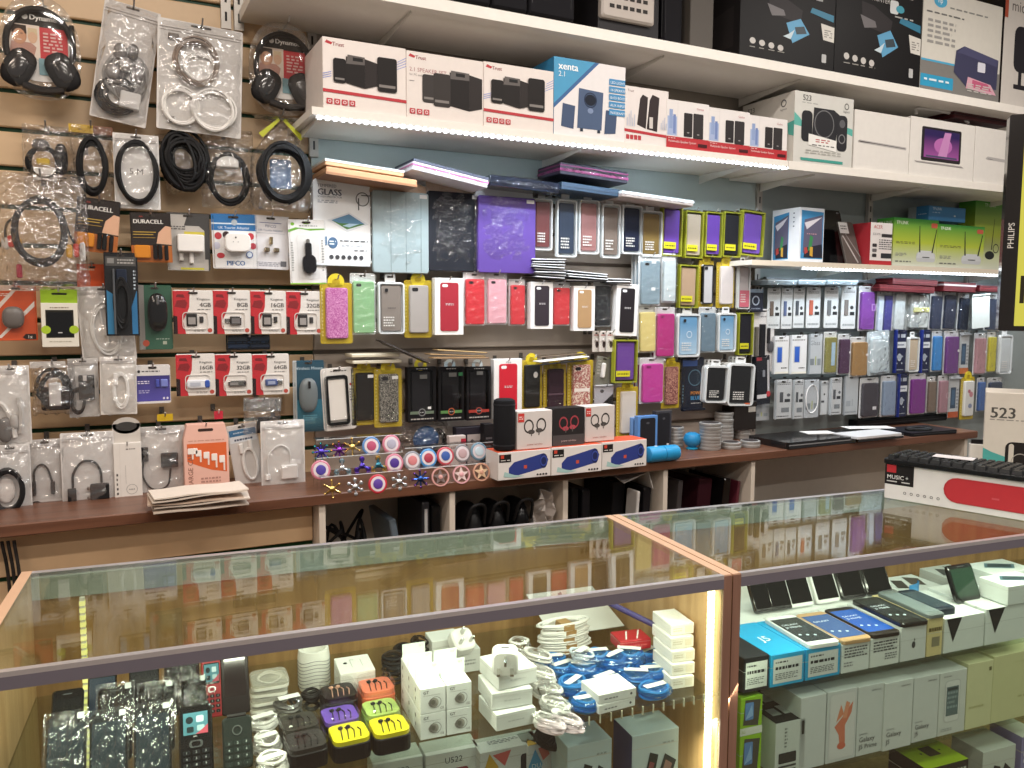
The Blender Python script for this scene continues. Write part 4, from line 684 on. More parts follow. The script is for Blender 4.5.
casep('clear', (858, 286, 877, 331), 'violet wallet case with a clasp beside the charger cards', '#7a3a9c', cut=False, y=-.09, items=[('F', 'clasp', .7, .45, .95, .6, .014, 'satin:#b890d0', .04, .04)])
for bx, c, l in (((876, 291, 885, 332), '#c8d4e4', 'slim pale sleeve next to the violet wallet'), ((882, 290, 894, 332), '#3c3a86', 'indigo phone case in a white sleeve'), ((892, 288, 907, 331), '#c4ccce', 'frosted grey case in a clear sleeve'), ((929, 291, 944, 330), '#2a3248', 'navy case in crinkled bag beside the yellow banded bag'), ((942, 290, 958, 330), '#262c40', 'navy case with white dot in a crinkled bag'), ((957, 293, 971, 331), '#1e2638', 'dark navy case next to the white card'), ((984, 294, 1004, 331), '#2c3850', 'navy case at the far end of the upper row')):
    casep('clear', bx, l, 'satin:' + c, cut=False, y=-.09, tilt=2, top=[('o', .6, .5, .05, .02, '#e8e8e8')] if 'dot' in l else [])
pack('case_bag', 'clear bag of pale cases with a yellow band', 'phone case', (905, 288, 931, 330), '#b8c0c0', .03, None, [('b', 'phone_case', .1, .05, .5, .84, .02, 'satin:#b4bcbc'), ('b', 'phone_case', .45, .05, .92, .84, .026, 'satin:#c4cac8'), ('b', 'yellow_band', .2, .42, .95, .54, .029, '#cfcf8a')], 'bag', y=-.09, slot=False)
pack('white_card', 'blank white tilted card hanging in front of navy cases', 'card', (972, 294, 991, 328), '#dfe8e6', .006, None, [('b', 'card_fold', 0, .95, 1, 1, .004, 'satin:#ccd6d4')], None, .04, y=-.13, tilt=-4)
PH = lambda l: [('R', .25, .28, .62, .72, '#c8ccd0', .03), ('r', .3, .3, .58, .70, grad('#2a4ab0', '#3a6ac8', None, .1)), ('n', .15, .9, .84, .9, 1, '#9a9a9c'), ('r', 0, 0, 1, .05, '#e8e6da'), ('n', .55, .9, .12, .18, 1, '#3a3a3c')]
for bx, l in (((772, 336, 791, 374), 'white screen protector card with a blue phone, beside the adaptor card'), ((789, 335, 809, 374), 'white screen protector card with a blue phone, beside the glass card')):
    pack('screen_protector', l, 'screen protector', bx, '#e6e8ea', .012, PH(0), [('b', 'card_edge', 0, 0, .05, 1, .01, 'satin:#d4d8dc')], None, .03, y=-.09)
GL = [('t', 'Glass', .1, .72, .12, '#7a8088'), ('n', .15, .4, .88, .92, 1, '#8a9096'), ('r', .1, .22, .42, .38, '#7c848a'), ('r', .5, .22, .58, .44, '#a8b07a'), ('r', .66, .22, .9, .38, '#8a9298')]
pack('screen_protector', 'grey screen protector card reading Glass in the middle row', 'screen protector', (808, 334, 824, 374), '#b9bfc4', .01, GL, [('b', 'card_edge', 0, 0, .05, 1, .008, 'satin:#a4acb2')], None, .03, y=-.088)
pack('screen_protector', 'crinkled bag of glass screen protectors beside the tan wallet', 'screen protector', (867, 331, 893, 375), '#c4d2d8', .018, GL, [('b', 'glass_sheet', .12, .05, .88, .85, .01, 'satin:#c9d8de')], 'bag', y=-.105, tilt=-4, slot=False)
for bx, st, c, l in (((823, 332, 839, 374), 'clear', '#8a8648', 'olive pack with a light blue case'), ((837, 334, 852, 375), 'clear', '#4a2c4a', 'dark plum wallet beside the olive pack'), ((849, 337, 870, 377), 'clear', '#a07c4c', 'tan leather wallet case with a strap'), ((906, 332, 920, 372), 'white', '#c0b09a', 'gold phone case between two navy printed packs'), ((931, 331, 944, 372), 'clear', '#3a86c8', 'bright blue printed sleeve'), ((943, 331, 961, 375), 'clear', '#6c3a80', 'purple wallet case in the middle right row'), ((973, 333, 988, 375), 'clear', '#b88c92', 'rose wallet case in the middle right row'), ((986, 332, 998, 373), 'clear', '#c8bf3c', 'yellow sleeve in the middle right row'), ((997, 329, 1013, 374), 'white', '#cdd4d6', 'white tray pack at the far end of the middle row')):
    casep(st, bx, l, 'satin:' + c, cut=False, y=-.092, top=[('o', .88, .55, .08, .03, '#ece8ec')] if 'wallet' in l else ([('r', .45, .2, .75, .75, '#a8c4d8')] if 'olive' in l else []))
NV = [('r', .1, .82, .45, .9, '#8a94a8'), ('r', .55, .82, .92, .9, '#b8c0cc'), ('r', 0, .58, 1, .72, '#dfe4ea'), ('n', .15, .85, .62, .68, 1, '#4a5878'), ('o', .5, .36, .16, .09, '#c4ccd4'), ('q', [(.2, .38), (.5, .44), (.8, .38), (.5, .3)], '#aab4c0'), ('o', .3, .22, .05, .02, '#c4ccd4'), ('o', .7, .22, .05, .02, '#c4ccd4'), ('n', .15, .85, .05, .09, 1, '#a8b0bc')]
for bx, l in (((893, 330, 909, 373), 'navy printed pack with white band beside the glass bag'), ((919, 330, 933, 373), 'navy printed pack with white band beside the blue sleeve'), ((896, 374, 910, 417), 'navy printed pack with white band in the lowest row')):
    pack('lead_pack', l, 'cable pack', bx, '#1c2346', .016, NV, [('b', 'carton_edge', 0, 0, .1, 1, .014, 'satin:#22307a')], 'blister', .03, y=-.095, slot=False)
for bx, l, c2 in (((959, 332, 972, 374), 'grey and orange boxed phone part, middle row', '#c8703a'), ((948, 376, 962, 418), 'grey and orange boxed phone part, lowest row', '#c05a2e')):
    pack('phone_part_box', l, 'box', bx, '#c8cdd0', .016, [('r', .2, .22, .7, .72, '#3a5068'), ('r', .3, .3, .6, .66, '#4a6a88'), ('r', 0, 0, 1, .14, c2), ('n', .75, .95, .2, .7, 6, '#8a9096')], [('b', 'carton_edge', 0, .92, 1, .96, .012, 'satin:#b0b6ba')], 'blister', .03, y=-.092)
# lowest row
CG = [('n', .12, .9, .86, .94, 2, '#6a6e74'), ('r', .3, .42, .5, .68, '#4c5056'), ('r', .58, .42, .9, .5, '#34373c'), ('o', .8, .6, .1, .04, '#5a5e64'), ('r', .4, .16, .85, .28, '#7a8086'), ('n', .1, .85, .04, .08, 1, '#2c2e32')]
for bx, l in (((774, 380, 794, 419), 'lowest row silver charger card next to the dark box'), ((792, 380, 806, 419), 'lowest row silver charger card, middle of three'), ((829, 378, 844, 415), 'lowest row silver charger card beside the plain grey card')):
    pack('charger_card', l, 'charger', bx, '#c6cacd', .012, CG, [('b', 'card_edge', 0, 0, .05, 1, .01, 'satin:#b0b6ba')], 'blister', .05, y=-.09)
pack('lanyard_card', 'grey card with a white looped cord drawn round it', 'card', (804, 380, 821, 418), '#b8bec4', .012, GL[2:], [('k', 'white_cord', .5, .5, .42, .36, 2, .0015, 'satin:#f4f4f4', .04)], 'blister', .05, y=-.095)
pack('charger_card', 'narrow silver card half hidden beside the looped cord card', 'charger', (819, 381, 831, 415), '#c2c6c9', .01, CG[:1] + [('o', .5, .6, .08, .03, '#3a3a3c'), ('r', .1, .36, .5, .42, '#3a3a3c')], [('b', 'card_edge', 0, 0, .05, 1, .008, 'satin:#b0b6ba')], None, .05, y=-.08)
pack('screen_protector', 'plain grey protector card in the lowest row', 'screen protector', (843, 376, 860, 415), '#aeb4b8', .01, [('r', .2, .22, .5, .36, '#969ca2'), ('r', .58, .22, .66, .4, '#9aa0a6'), ('n', .1, .9, .04, .1, 1, '#8a9096')], [('b', 'card_edge', 0, 0, .05, 1, .008, 'satin:#9aa0a6')], None, .04, y=-.085)
pack('screen_protector', 'small grey protector card hanging below the watch box', 'screen protector', (752, 402, 771, 421), '#a9aeb2', .01, GL[2:], [('b', 'card_edge', 0, 0, .05, 1, .008, 'satin:#969ca0')], None, .04, y=-.06, slot=False)
for bx, st, c, l in (((859, 378, 881, 418), 'clear', '#3c3840', 'charcoal phone case with white label, lowest row'), ((880, 376, 898, 417), 'clear', '#8a9cb4', 'translucent blue case in a clear sleeve, lowest row'), ((908, 374, 928, 415), 'clear', '#7a2c86', 'vivid purple wallet case, lowest row'), ((926, 377, 938, 413), 'clear', '#7a6a5c', 'brown strapped wallet, lowest row'), ((937, 376, 950, 414), 'clear', '#a8808a', 'rose gold case with a ring, lowest row'), ((976, 378, 987, 412), 'clear', '#4a6ca8', 'blue case behind the white floral case'), ((986, 378, 1004, 412), 'clear', '#3a4458', 'slate case at the far end of the lowest row')):
    casep(st, bx, l, 'satin:' + c, cut=False, y=-.09, top=[('r', .6, .2, .8, .28, '#e4e4e8')] if 'label' in l else ([('g', .85, .48, .2, .16, '#d8c4c8')] if 'ring' in l else []))
casep('ycard', (960, 374, 978, 420), 'white case with pink flowers on a yellow card', 'satin:#dcdcd8', cut=False, y=-.10, top=[('o', .6, .55, .14, .06, '#c88a92'), ('o', .45, .62, .1, .04, '#b8707c'), ('o', .55, .3, .14, .05, '#8a94b0')])
# ================================================================ things lying across the hooks
def lying(name, label, cat, px0, px1, py, Y0, Y1, th, col, parts=(), film=True, tilt=0, slope=0):
    a = onY(px0, py, Y0); c = onY(px1, py, Y0); w = c.x - a.x; d = Y1 - Y0
    r_ = thing(name, label, cat, TR(a.x + w / 2, Y0, a.z) @ RY(tilt) @ RX(slope))
    b = MB(); b.cbox(-w / 2, .0015, .001, w / 2, d, th - .001, col, .002); b.build('body', r_)
    for i, (z0, z1, c_) in enumerate(parts): b = MB(); b.box(-w / 2 - .0008, 0, z0 * th, w / 2 + .0008, d + .001, z1 * th, c_); b.build('layer', r_)
    if film: b = bagmesh(w * 1.06, d * 1.1, th * .9, FILM, 0, len(label)); b.xf(TR(0, -.006, th * .35) @ RX(-90)); b.build('plastic_wrap', r_, True)
    return r_
lying('tablet_box', 'orange brown tablet box lying above the glass pack, lower one', 'box', 326, 417, 177, -.20, -.03, .022, '#b98a64', [(.0, .3, '#8a5f40')], False, 4)
lying('tablet_box', 'orange brown tablet box with white spiral top, upper one', 'box', 325, 404, 168, -.195, -.04, .018, '#c79a74', [(.7, 1.05, mat('#d4d8d8', .4, 0, .8, 60))], False, 4)
lying('tablet_box', 'white tablet box in wrinkled wrap with a pink edge', 'box', 412, 488, 176, -.20, -.03, .032, '#e8e4ea', [(.45, .6, '#c86a9c'), (.78, 1.02, '#3a3c4c')], True, 9)
lying('tablet_bag', 'black tablets in shiny crinkled wrap above the purple cover', 'bag', 490, 560, 187, -.17, -.03, .035, 'gloss:#1d2230', [], True, 2)
lying('tablet_bag', 'magenta and black tablet covers in crinkled wrap', 'bag', 560, 628, 176, -.18, -.03, .04, '#2c2a36', [(.3, .5, '#a83a7c'), (.7, .8, '#8a2a64')], True, 3)
lying('folded_cover', 'dark blue folded tablet cover under the magenta covers', 'tablet cover', 562, 620, 191, -.17, -.03, .026, 'satin:#33475c', [(.4, .5, '#26364a')], False, 3)
lying('tablet_bag', 'flat pale tablet cover in crinkled clear wrap over the lime packs', 'bag', 622, 694, 199, -.19, -.02, .02, '#b9a8a0', [(.6, 1.02, '#d8dce0')], True, 3)
for i, (x0, x1, py, n_) in enumerate(((536, 566, 278, 8), (568, 609, 281, 4), (608, 632, 285, 3))):
    for k in range(n_):
        lying('card_sleeve', 'thin white sleeve in the %s pile under the hanging tray packs' % ('tallest', 'wide', 'smallest')[i], 'sleeve', x0 + RND.uniform(-1, 1) + (k > 3) * (-2), x1 + RND.uniform(-1, 1), py - k * 2.6, -.12 + RND.uniform(-.006, .006), -.03, .0062, '#e4e4e6', [(.1, .35, '#3a3a3e')], False, RND.uniform(-1, 4))['group'] = 'white sleeves lying on hooks'
for i, (x0, x1, py, c, l, tl) in enumerate(((352, 400, 358, '#d8cfb8', 'cream box with red end lying above the yellow cards', 0), (353, 402, 364.5, '#d4cdb9', 'cream box with green spot lying above the yellow cards', 0))):
    lying('flat_box', l, 'box', x0, x1, py, -.12, -.04, .012, c, [(.2, .25, '#b8ae98')], False, tl)
for i, (x0, x1, py, c, tl) in enumerate(((378, 428, 352, '#2c2624', 24), (384, 432, 355, '#3a322e', 24), (430, 486, 357, '#a8865a', 3), (434, 490, 360, '#8a6a44', 1), (438, 488, 353, '#b89a6a', 4), (540, 586, 357, '#6a5a48', -3), (540, 590, 361, '#ece8e2', -4), (541, 590, 364, '#2c2a2a', -4))):
    nm = ('slanting dark stick, upper', 'slanting dark stick, lower', 'gold stick in the middle of three', 'lowest of three gold sticks', 'topmost of three gold sticks', 'brown stick over the plum wallet', 'white stick over the plum wallet', 'black stick over the plum wallet')[i]
    lying('flat_strip', nm + ' lying across the hooks', 'strip', x0, x1, py, (-.10, -.156)[i in (1, 3, 6)], (-.05, -.106)[i in (1, 3, 6)], .006, 'satin:' + c, [(.3, .4, '#5a4c40')], False, tl)
for i, (x0, x1, py, th) in enumerate(((880, 935, 292, .03), (893, 938, 285, .028), (944, 976, 292, .045), (980, 1004, 292, .03))):
    nm = ('lower wide', 'upper', 'tall', 'last')[i]
    lying('red_box', nm + ' dark red box lying above the navy cases', 'box', x0, x1, py, -.12, -.03, th, '#4c1216', [(.6, .75, '#b8b0b0') if i == 2 else (.5, .55, '#8a2a2e')], False, 1)
for x0, x1 in ((768, 797), (799, 826), (828, 858)):
    lying('clear_tray', 'frosted clear plastic tray under the router shelf', 'tray', x0, x1, 285, -.13, -.03, .02, 'satin:#8d9da6', [(.8, 1.02, '#c4d0d6')], True)['group'] = 'frosted trays above the charger cards'
# ================================================================ boxes on the shelves
def shelfbox(name, label, x0, x1, ytop, Yf, zb, depth, col, art_, cat='box', left=None, yaw=0, top=None, group=None):
    X0 = onY(x0, ytop, Yf).x; X1 = onY(x1, ytop, Yf).x; h = onY((x0 + x1) / 2, ytop, Yf).z - zb; w = X1 - X0
    r_ = thing(name, label, cat, TR((X0 + X1) / 2, Yf, zb + .0005) @ RZ(yaw), group)
    b = MB(); b.cbox(-w / 2 + .0006, 0, 0, w / 2 - .0006, depth, h, col, .0012); b.build('carton', r_)
    art(r_, w, h, -.0001, art_)
    if left: art(r_, depth, h, -.0001, left, 'side_print', TR(-w / 2 + .0006, depth / 2, 0) @ RZ(-90))
    if top: b = MB(); b.box(-w / 2 + .001, .001, h, w / 2 - .001, depth - .001, h + .0006, top); b.build('lid', r_)
    return r_, w, h
def sat(x0, x1, z0, z1, c='#1d1817', hi='#7a7470'): return [('R', x0, z0, x1, z1, c, .03), ('r', x0 + .02, z0 + (z1 - z0) * .12, x1 - .02, z0 + (z1 - z0) * .2, hi)]
def sub(x0, x1, z0, z1): return [('q', [(x0, z0 + .03), (x0 + (x1 - x0) * .6, z0 - .02), (x0 + (x1 - x0) * .6, z1), (x0, z1)], '#1f1a19'), ('q', [(x0 + (x1 - x0) * .6, z0 - .02), (x1, z0 + .04), (x1, z1 - .04), (x0 + (x1 - x0) * .6, z1)], '#2c2625'), ('q', [(x0, z1 - .1), (x0 + (x1 - x0) * .6, z1 - .09), (x0 + (x1 - x0) * .6, z1 + .02), (x0 + .02, z1 + .03)], '#57504d'), ('r', x0 + .08, z1 - .05, x0 + .2, z1, '#1d1a1a')]
TR_RED = [('q', [(0, .235), (1, .205), (1, .25), (0, .28)], '#b8232e')] + [('R', .04 + .088 * i, .07, .04 + .088 * i + .07, .15, '#b8303a', .008) for i in range(4)] + [('g', .075 + .088 * i, .11, .02, .012, '#efd8d6') for i in range(4)]
LOGO = [('q', [(.03, .92), (.05, .96), (.12, .93), (.10, .90)], '#b8232e'), ('T', 'Trust', .115, .89, .058, '#8a2a30')]
WAVES = [('q', [(.86 + .01 * i, .66 + .04 * i), (1, .74 + .04 * i), (1, .75 + .04 * i), (.86 + .01 * i, .67 + .04 * i)], '#8a94d0') for i in range(4)] + [('q', [(0, .42 + .03 * i), (.1, .46 + .03 * i), (.1, .47 + .03 * i), (0, .43 + .03 * i)], '#8a94d0') for i in range(3)]
YF, ZB = -.312, 2.022
shelfbox('speaker_box', 'white speaker box with red stripe beside the headset clamshell', 322, 406, 42.5, YF, ZB, .2, '#e6dcd6', LOGO + WAVES + TR_RED + sub(.27, .64, .36, .76) + sat(.12, .27, .38, .72) + sat(.64, .88, .33, .82))
shelfbox('speaker_box', 'white box lettered 2.1 SPEAKER SET with three grey speakers', 406, 483.5, 56, YF, ZB, .2, '#e4dad4', LOGO + [('t', '2.1 SPEAKER SET', .04, .705, .062, '#a86a6c'), ('t', 'for PC and laptop', .04, .64, .034, '#8a8280'), ('n', .04, .12, .55, .57, 1, '#8a8280')] + sub(.55, .98, .22, .76) + sat(.2, .36, .26, .68, '#3a3534') + sat(.34, .56, .22, .72, '#36312f') + TR_RED[1:4] + TR_RED[5:8])
shelfbox('speaker_box', 'white speaker box with red stripe next to the blue and white one', 483.5, 554, 66.5, YF, ZB, .2, '#e6dcd6', LOGO + WAVES + TR_RED + sub(.27, .66, .36, .78) + sat(.1, .27, .38, .74) + sat(.62, .86, .33, .84))
XL = [('r', .76, .74 - .1 * i, .99, .82 - .1 * i, '#3f8cc0') for i in range(5)] + [('t', s, .775, .757 - .1 * i, .036, '#eef6fb') for i, s in enumerate(('LED LIGHT', '14 SPEAKERS', 'BASS BOOST', 'AUX INPUT', 'WARRANTY'))]
shelfbox('speaker_box', 'blue and white speaker box with a navy subwoofer picture', 554, 626, 62, YF, ZB, .2, '#e8e4e4', [('q', [(0, .46), (0, 1), (.58, 1), (.0, .36)], '#3f98c4'), ('q', [(0, .40), (0, .34), (.62, 1), (.56, 1)], '#2c5f96'), ('T', 'xenta', .06, .85, .10, '#f4f8fa'), ('t', '2.1', .06, .76, .07, '#eaf2f6'), ('q', [(.1, .12), (.27, .1), (.29, .4), (.12, .42)], '#34496c'), ('q', [(.32, .12), (.66, .12), (.68, .62), (.34, .64)], '#3f5578'), ('g', .5, .5, .09, .075, '#22304a'), ('o', .5, .5, .075, .075, '#141c2c'), ('q', [(.7, .08), (.86, .1), (.88, .38), (.72, .4)], '#34496c'), ('r', .36, .08, .4, .12, '#2a3444'), ('r', .6, .08, .64, .12, '#2a3444'), ('o', .5, .36, .04, .035, '#7a8cae')] + XL, left=[('r', .0, .0, 1, 1, '#2f7fae')])
shelfbox('speaker_box', 'small white speaker box with two slim dark towers', 625, 669, 88.5, YF, ZB, .15, '#e6dedb', [('t', 'Trust', .06, .9, .045, '#6a2a30'), ('q', [(.28, .34), (.48, .28), (.52, .84), (.4, .88), (.34, .8)], '#33292a'), ('q', [(.5, .28), (.74, .25), (.78, .86), (.62, .9), (.56, .8)], '#33292a'), ('r', .56, .3, .64, .5, '#d0c8c4'), ('q', [(0, .2), (1, .16), (1, .21), (0, .25)], '#b8232e')] + TR_RED[1:5] + [('r', .05 + .04 * i, .3, .065 + .04 * i, .45 + .06 * (i % 3), '#b8c0d4') for i in range(5)] + [('r', .82 + .04 * i, .3, .835 + .04 * i, .42 + .05 * (i % 3), '#b8c0d4') for i in range(4)])
for i, (x0, x1, yt) in enumerate(((667, 709.5, 102), (709, 750.5, 110), (750, 788, 117.5))):
    shelfbox('speaker_box', ('small white and red speaker box with blue city print, by the slim towers box', 'small white and red speaker box with blue city print, middle of three', 'small white and red speaker box with blue city print, by the 523 box')[i], x0, x1, yt, YF - .002, ZB, .14, '#e6e1df', [('r', 0, 0, 1, .24, '#b9232d'), ('r', .02, .26, .24, .66, '#a4b4d8'), ('r', .06, .4, .14, .8, '#8ea2cc'), ('r', .15, .3, .21, .7, '#7086bc'), ('r', .25, .24, .255, 1, '#d0cac8'), ('R', .4, .26, .6, .76, '#2c2829', .02), ('R', .62, .24, .86, .77, '#332f30', .02), ('o', .5, .35, .03, .015, '#8a8486'), ('o', .74, .33, .03, .015, '#8a8486'), ('t', 'Genius', .78, .85, .05, '#b87a80', 'c'), ('t', 'Multimedia Speaker System', .04, .12, .05, '#f2dcdb'), ('r', .74, .07, .96, .14, '#4a1c20'), ('n', .04, .2, .19, .22, 1, '#e8c8c6')])
def spk523(x0, x1, yt, Yf, zb, dep, lab, yaw=0, sticker=True):
    A = [('r', 0, 0, 1, 1, '#d3d2cc'), ('q', [(0, .52), (.18, .5), (.1, .62), (0, .7)], '#5ab0a4'), ('q', [(.85, .5), (1, .46), (1, .56), (.9, .58)], '#5ab0a4'), ('T', '523', .13, .88, .085, '#4a4a48'), ('n', .12, .4, .84, .86, 1, '#9a9a96'), ('g', .88, .88, .04, .028, '#5a5a58'), ('t', 'logitech', .88, .79, .032, '#6a6a68', 'c'),
         ('R', .12, .3, .3, .74, '#26262a', .06), ('q', [(.3, .36), (.7, .32), (.76, .74), (.66, .8), (.32, .8)], '#2a2a2e'), ('g', .5, .58, .17, .155, '#6a6a6c'), ('R', .72, .22, .9, .74, '#2c2c30', .06), ('o', .81, .62, .05, .06, '#5a5a5e'), ('g', .81, .4, .06, .045, '#7a7a7c'), ('r', .12, .03, .84, .07, '#3f9a8e'), ('n', .2, .8, .13, .2, 2, '#b0afa8')]
    if sticker: A += [('q', [(.24, .26), (.72, .2), (.72, .36), (.24, .42)], '#ecebe6'), ('n', .36, .6, .3, .36, 2, '#b04a4a'), ('n', .3, .68, .25, .28, 1, '#5a5a58')]
    return shelfbox('speaker_box', lab, x0, x1, yt, Yf, zb, dep, '#dcd8d0', A, 'box', [('t', '523', .1, .85, .08, '#5a5854'), ('g', .8, .86, .05, .035, '#5a5a58'), ('t', 'logitech', .8, .76, .03, '#6a6a68', 'c'), ('n', .5, .7, .6, .66, 1, '#c0a88c'), ('q', [(.9, .4), (1, .36), (1, .58), (.88, .56)], '#5ab0a4')], yaw)
spk523(795, 854, 95, YF - .006, ZB, .26, 'silver speaker box numbered 523 with a sticker, on the wall shelf')
WHITEBOX = '#e4e0da'
shelfbox('laptop_box', 'plain white laptop box showing a closed laptop edge, by the 523 box', 855, 911, 113.5, YF, ZB, .26, WHITEBOX, [('q', [(.06, .47), (.1, .5), (.94, .47), (.94, .42), (.9, .42), (.08, .45)], '#b4b0ae'), ('q', [(.08, .47), (.92, .44), (.92, .45), (.08, .485)], '#5a5654'), ('r', .1, .462, .3, .468, '#3a3836')])
shelfbox('laptop_box', 'white laptop box with a purple laptop screen picture', 911, 976, 121, YF, ZB, .26, WHITEBOX, [('R', .17, .28, .78, .86, '#2c282b', .02), ('r', .21, .34, .75, .82, grad('#6a3a94', '#a0529c', '#2c1c58', .16)), ('o', .5, .56, .14, .14, '#b86ab0'), ('q', [(.42, .36), (.56, .36), (.62, .8), (.52, .8)], '#c88ac0'), ('q', [(.07, .26), (.8, .25), (.84, .22), (.11, .23)], '#9c9896'), ('r', .24, .35, .72, .38, '#4a4a6a')])
shelfbox('laptop_box', 'white laptop box at the end by the black monitor', 976, 1012, 129, YF, ZB, .26, WHITEBOX, [('q', [(.3, .45), (.36, .49), (1, .47), (1, .42), (.34, .43)], '#b4b0ae'), ('r', .36, .445, .5, .452, '#3a3836')])
b = MB(); q = onY(975, 118, -.25); b.cbox(q.x - .16, -.27, q.z - .018, q.x + .2, -.1, q.z + .022, 'satin:#4a1a20', .003); b.box(q.x - .162, -.272, q.z - .004, q.x + .202, -.098, q.z + .0, '#2a1014'); tag(b.build('red_folder'), 'dark red folder lying on top of the laptop boxes', 'folder')
b = MB(); q = onY(925, 117, -.2); b.tube(spline([(q.x - .12, -.25, q.z - .012), (q.x - .1, -.25, q.z + .012), (q.x + .12, -.25, q.z + .012), (q.x + .2, -.25, q.z - .012)]), .006, 'satin:#c8c4c0', 6); tag(b.build('padded_cord', smooth=True), 'grey padded cord resting on the purple screen laptop box', 'cord')
# top shelf
ZT = 2.3335
def tower(x0, x1, lab, col, dep=.3, yf=-.345, detail=True, h=.42):
    X0 = onY(x0, 20, yf).x; X1 = onY(x1, 20, yf).x; w = X1 - X0; r_ = thing('computer_tower', lab, 'computer', TR((X0 + X1) / 2, yf, ZT))
    b = MB(); b.cbox(-w / 2, .01, .012, w / 2, dep, h, col, .003); b.build('case_body', r_)
    b = MB(); b.cbox(-w / 2 + .002, 0, .014, w / 2 - .002, .012, h - .004, 'matte:#17161a', .004); b.build('front_panel', r_)
    for sx in (-1, 1): b = MB(); b.box(sx * w * .35 - .012, .02, 0, sx * w * .35 + .012, dep - .02, .012, '#111112'); b.build('foot', r_)
    if detail: art(r_, w, h, -.0002, [('r', .06, .1, .08, .9, '#2c2a2e'), ('r', .9, .1, .92, .9, '#0c0c0e'), ('o', .5, .75, .08, .03, '#3a3a3e')], 'panel_line')
    return r_, w, h
for x0, x1, l in ((352, 444, 'wide black'), (446, 491, 'gloss black'), (492, 528, 'narrow black'), (529, 575, 'plain black')):
    tower(x0, x1, l + ' computer tower on the topmost shelf, by %s' % ({'wide black': 'the headset end', 'gloss black': 'the wide one', 'narrow black': 'the gloss one', 'plain black': 'the silver vented one'}[l]), 'satin:#1b1a1c')
X0 = onY(602, 20, -.34).x; X1 = onY(655, 20, -.34).x; w = X1 - X0; r_ = thing('computer_tower', 'silver fronted computer tower with rows of vent slots', 'computer', TR((X0 + X1) / 2, -.34, ZT))
b = MB(); b.cbox(-w / 2, .02, .012, w / 2 + .03, .32, .42, 'satin:#232124', .003); b.build('case_body', r_)
b = MB(); b.cbox(-w / 2, 0, .045, w / 2, .022, .42, 'satin:#b4aaa2', .006); b.build('front_panel', r_)
for i in range(4):
    for k in range(6): b = MB(); z = .075 + .028 * i; x = -w * .36 + k * w * .125; b.box(x, -.001, z, x + w * .085, .002, z + .011, '#2a2624'); b.build('vent_slot', r_)
b = MB(); b.prism(rrect(-w * .38, .19, w * .38, .30, .01), -.002, .002, 'gloss:#1a191b'); b.build('dark_window', r_)
for sx in (-1, 1): b = MB(); b.box(sx * w * .35 - .012, .02, 0, sx * w * .35 + .012, .3, .012, '#111112'); b.build('foot', r_)
tower(664, 683, 'black computer tower standing behind the silver vented one', 'satin:#17161a', .28, -.31)
b = MB(); X0 = onY(690, 40, -.33).x; X1 = onY(713, 40, -.33).x; b.cbox(X0, -.33, ZT, X1, -.06, ZT + .42, mat('#4c4640', .6), .002); b.box(X0 - .0005, -.331, ZT + .2, X1 + .0005, -.06, ZT + .204, '#3a3632'); tag(b.build('grey_box'), 'tall dark grey box between tower and printer boxes', 'box')
PR = [('q', [(.3, .56), (.62, .5), (.64, .66), (.42, .78), (.28, .8)], '#2e2a2c'), ('q', [(.27, .66), (.44, .62), (.46, .56), (.32, .53)], '#6a6668'), ('q', [(.47, .48), (.62, .56), (.72, .4), (.54, .26)], '#5aa0c8'), ('q', [(.56, .45), (.66, .48), (.69, .4), (.58, .37)], '#2a3a44'), ('q', [(.5, .36), (.56, .42), (.52, .3), (.44, .32)], '#c8d8e0'), ('q', [(.72, .66), (.98, .6), (.98, .68), (.74, .72)], '#2a7a9a'), ('q', [(.84, .56), (.99, .54), (.99, .36), (.87, .37)], '#d8d4cc'), ('n', .88, .97, .4, .5, 4, '#8a8680'), ('R', .86, .1, .91, .2, '#b8b8b8', .008)] + [('o', .13 + .095 * i, .2 - .008 * i, .03, .035, '#c4c0bc') for i in range(4)] + [('n', .1 + .095 * i, .17 + .095 * i, .12, .14, 1, '#9a9690') for i in range(4)]
shelfbox('printer_box', 'black printer box with a dark side, beside the grey box', 741, 837, -22, -.345, ZT, .3, '#0e0c0e', PR + [('R', .62, .84, .68, .98, '#c8c8c8', .01), ('n', .7, .86, .8, .9, 2, '#9a9a9a')], left=[('r', .0, 0, 1, 1, '#201d1e'), ('q', [(.3, .1), (.9, .14), (.9, .6), (.3, .5)], '#2c2828')])
shelfbox('printer_box', 'black printer box lettered SMARTPHONE and TABLET PRINTER', 837, 924, -14, -.345, ZT, .3, '#0f0d0f', PR + [('t', 'SMARTPHONE and', .08, .90, .055, '#c8c4be'), ('t', 'TABLET PRINTER', .18, .83, .055, '#c8c4be'), ('R', .6, .74, .7, .88, '#d4d8d8', .02), ('o', .72, .8, .05, .04, '#3a9ab0'), ('n', .66, .88, .7, .73, 1, '#b0b0ac')] + [('R', .5 + .1 * i, .93, .57 + .1 * i, .98, '#c8c8c8', .01) for i in range(4)])
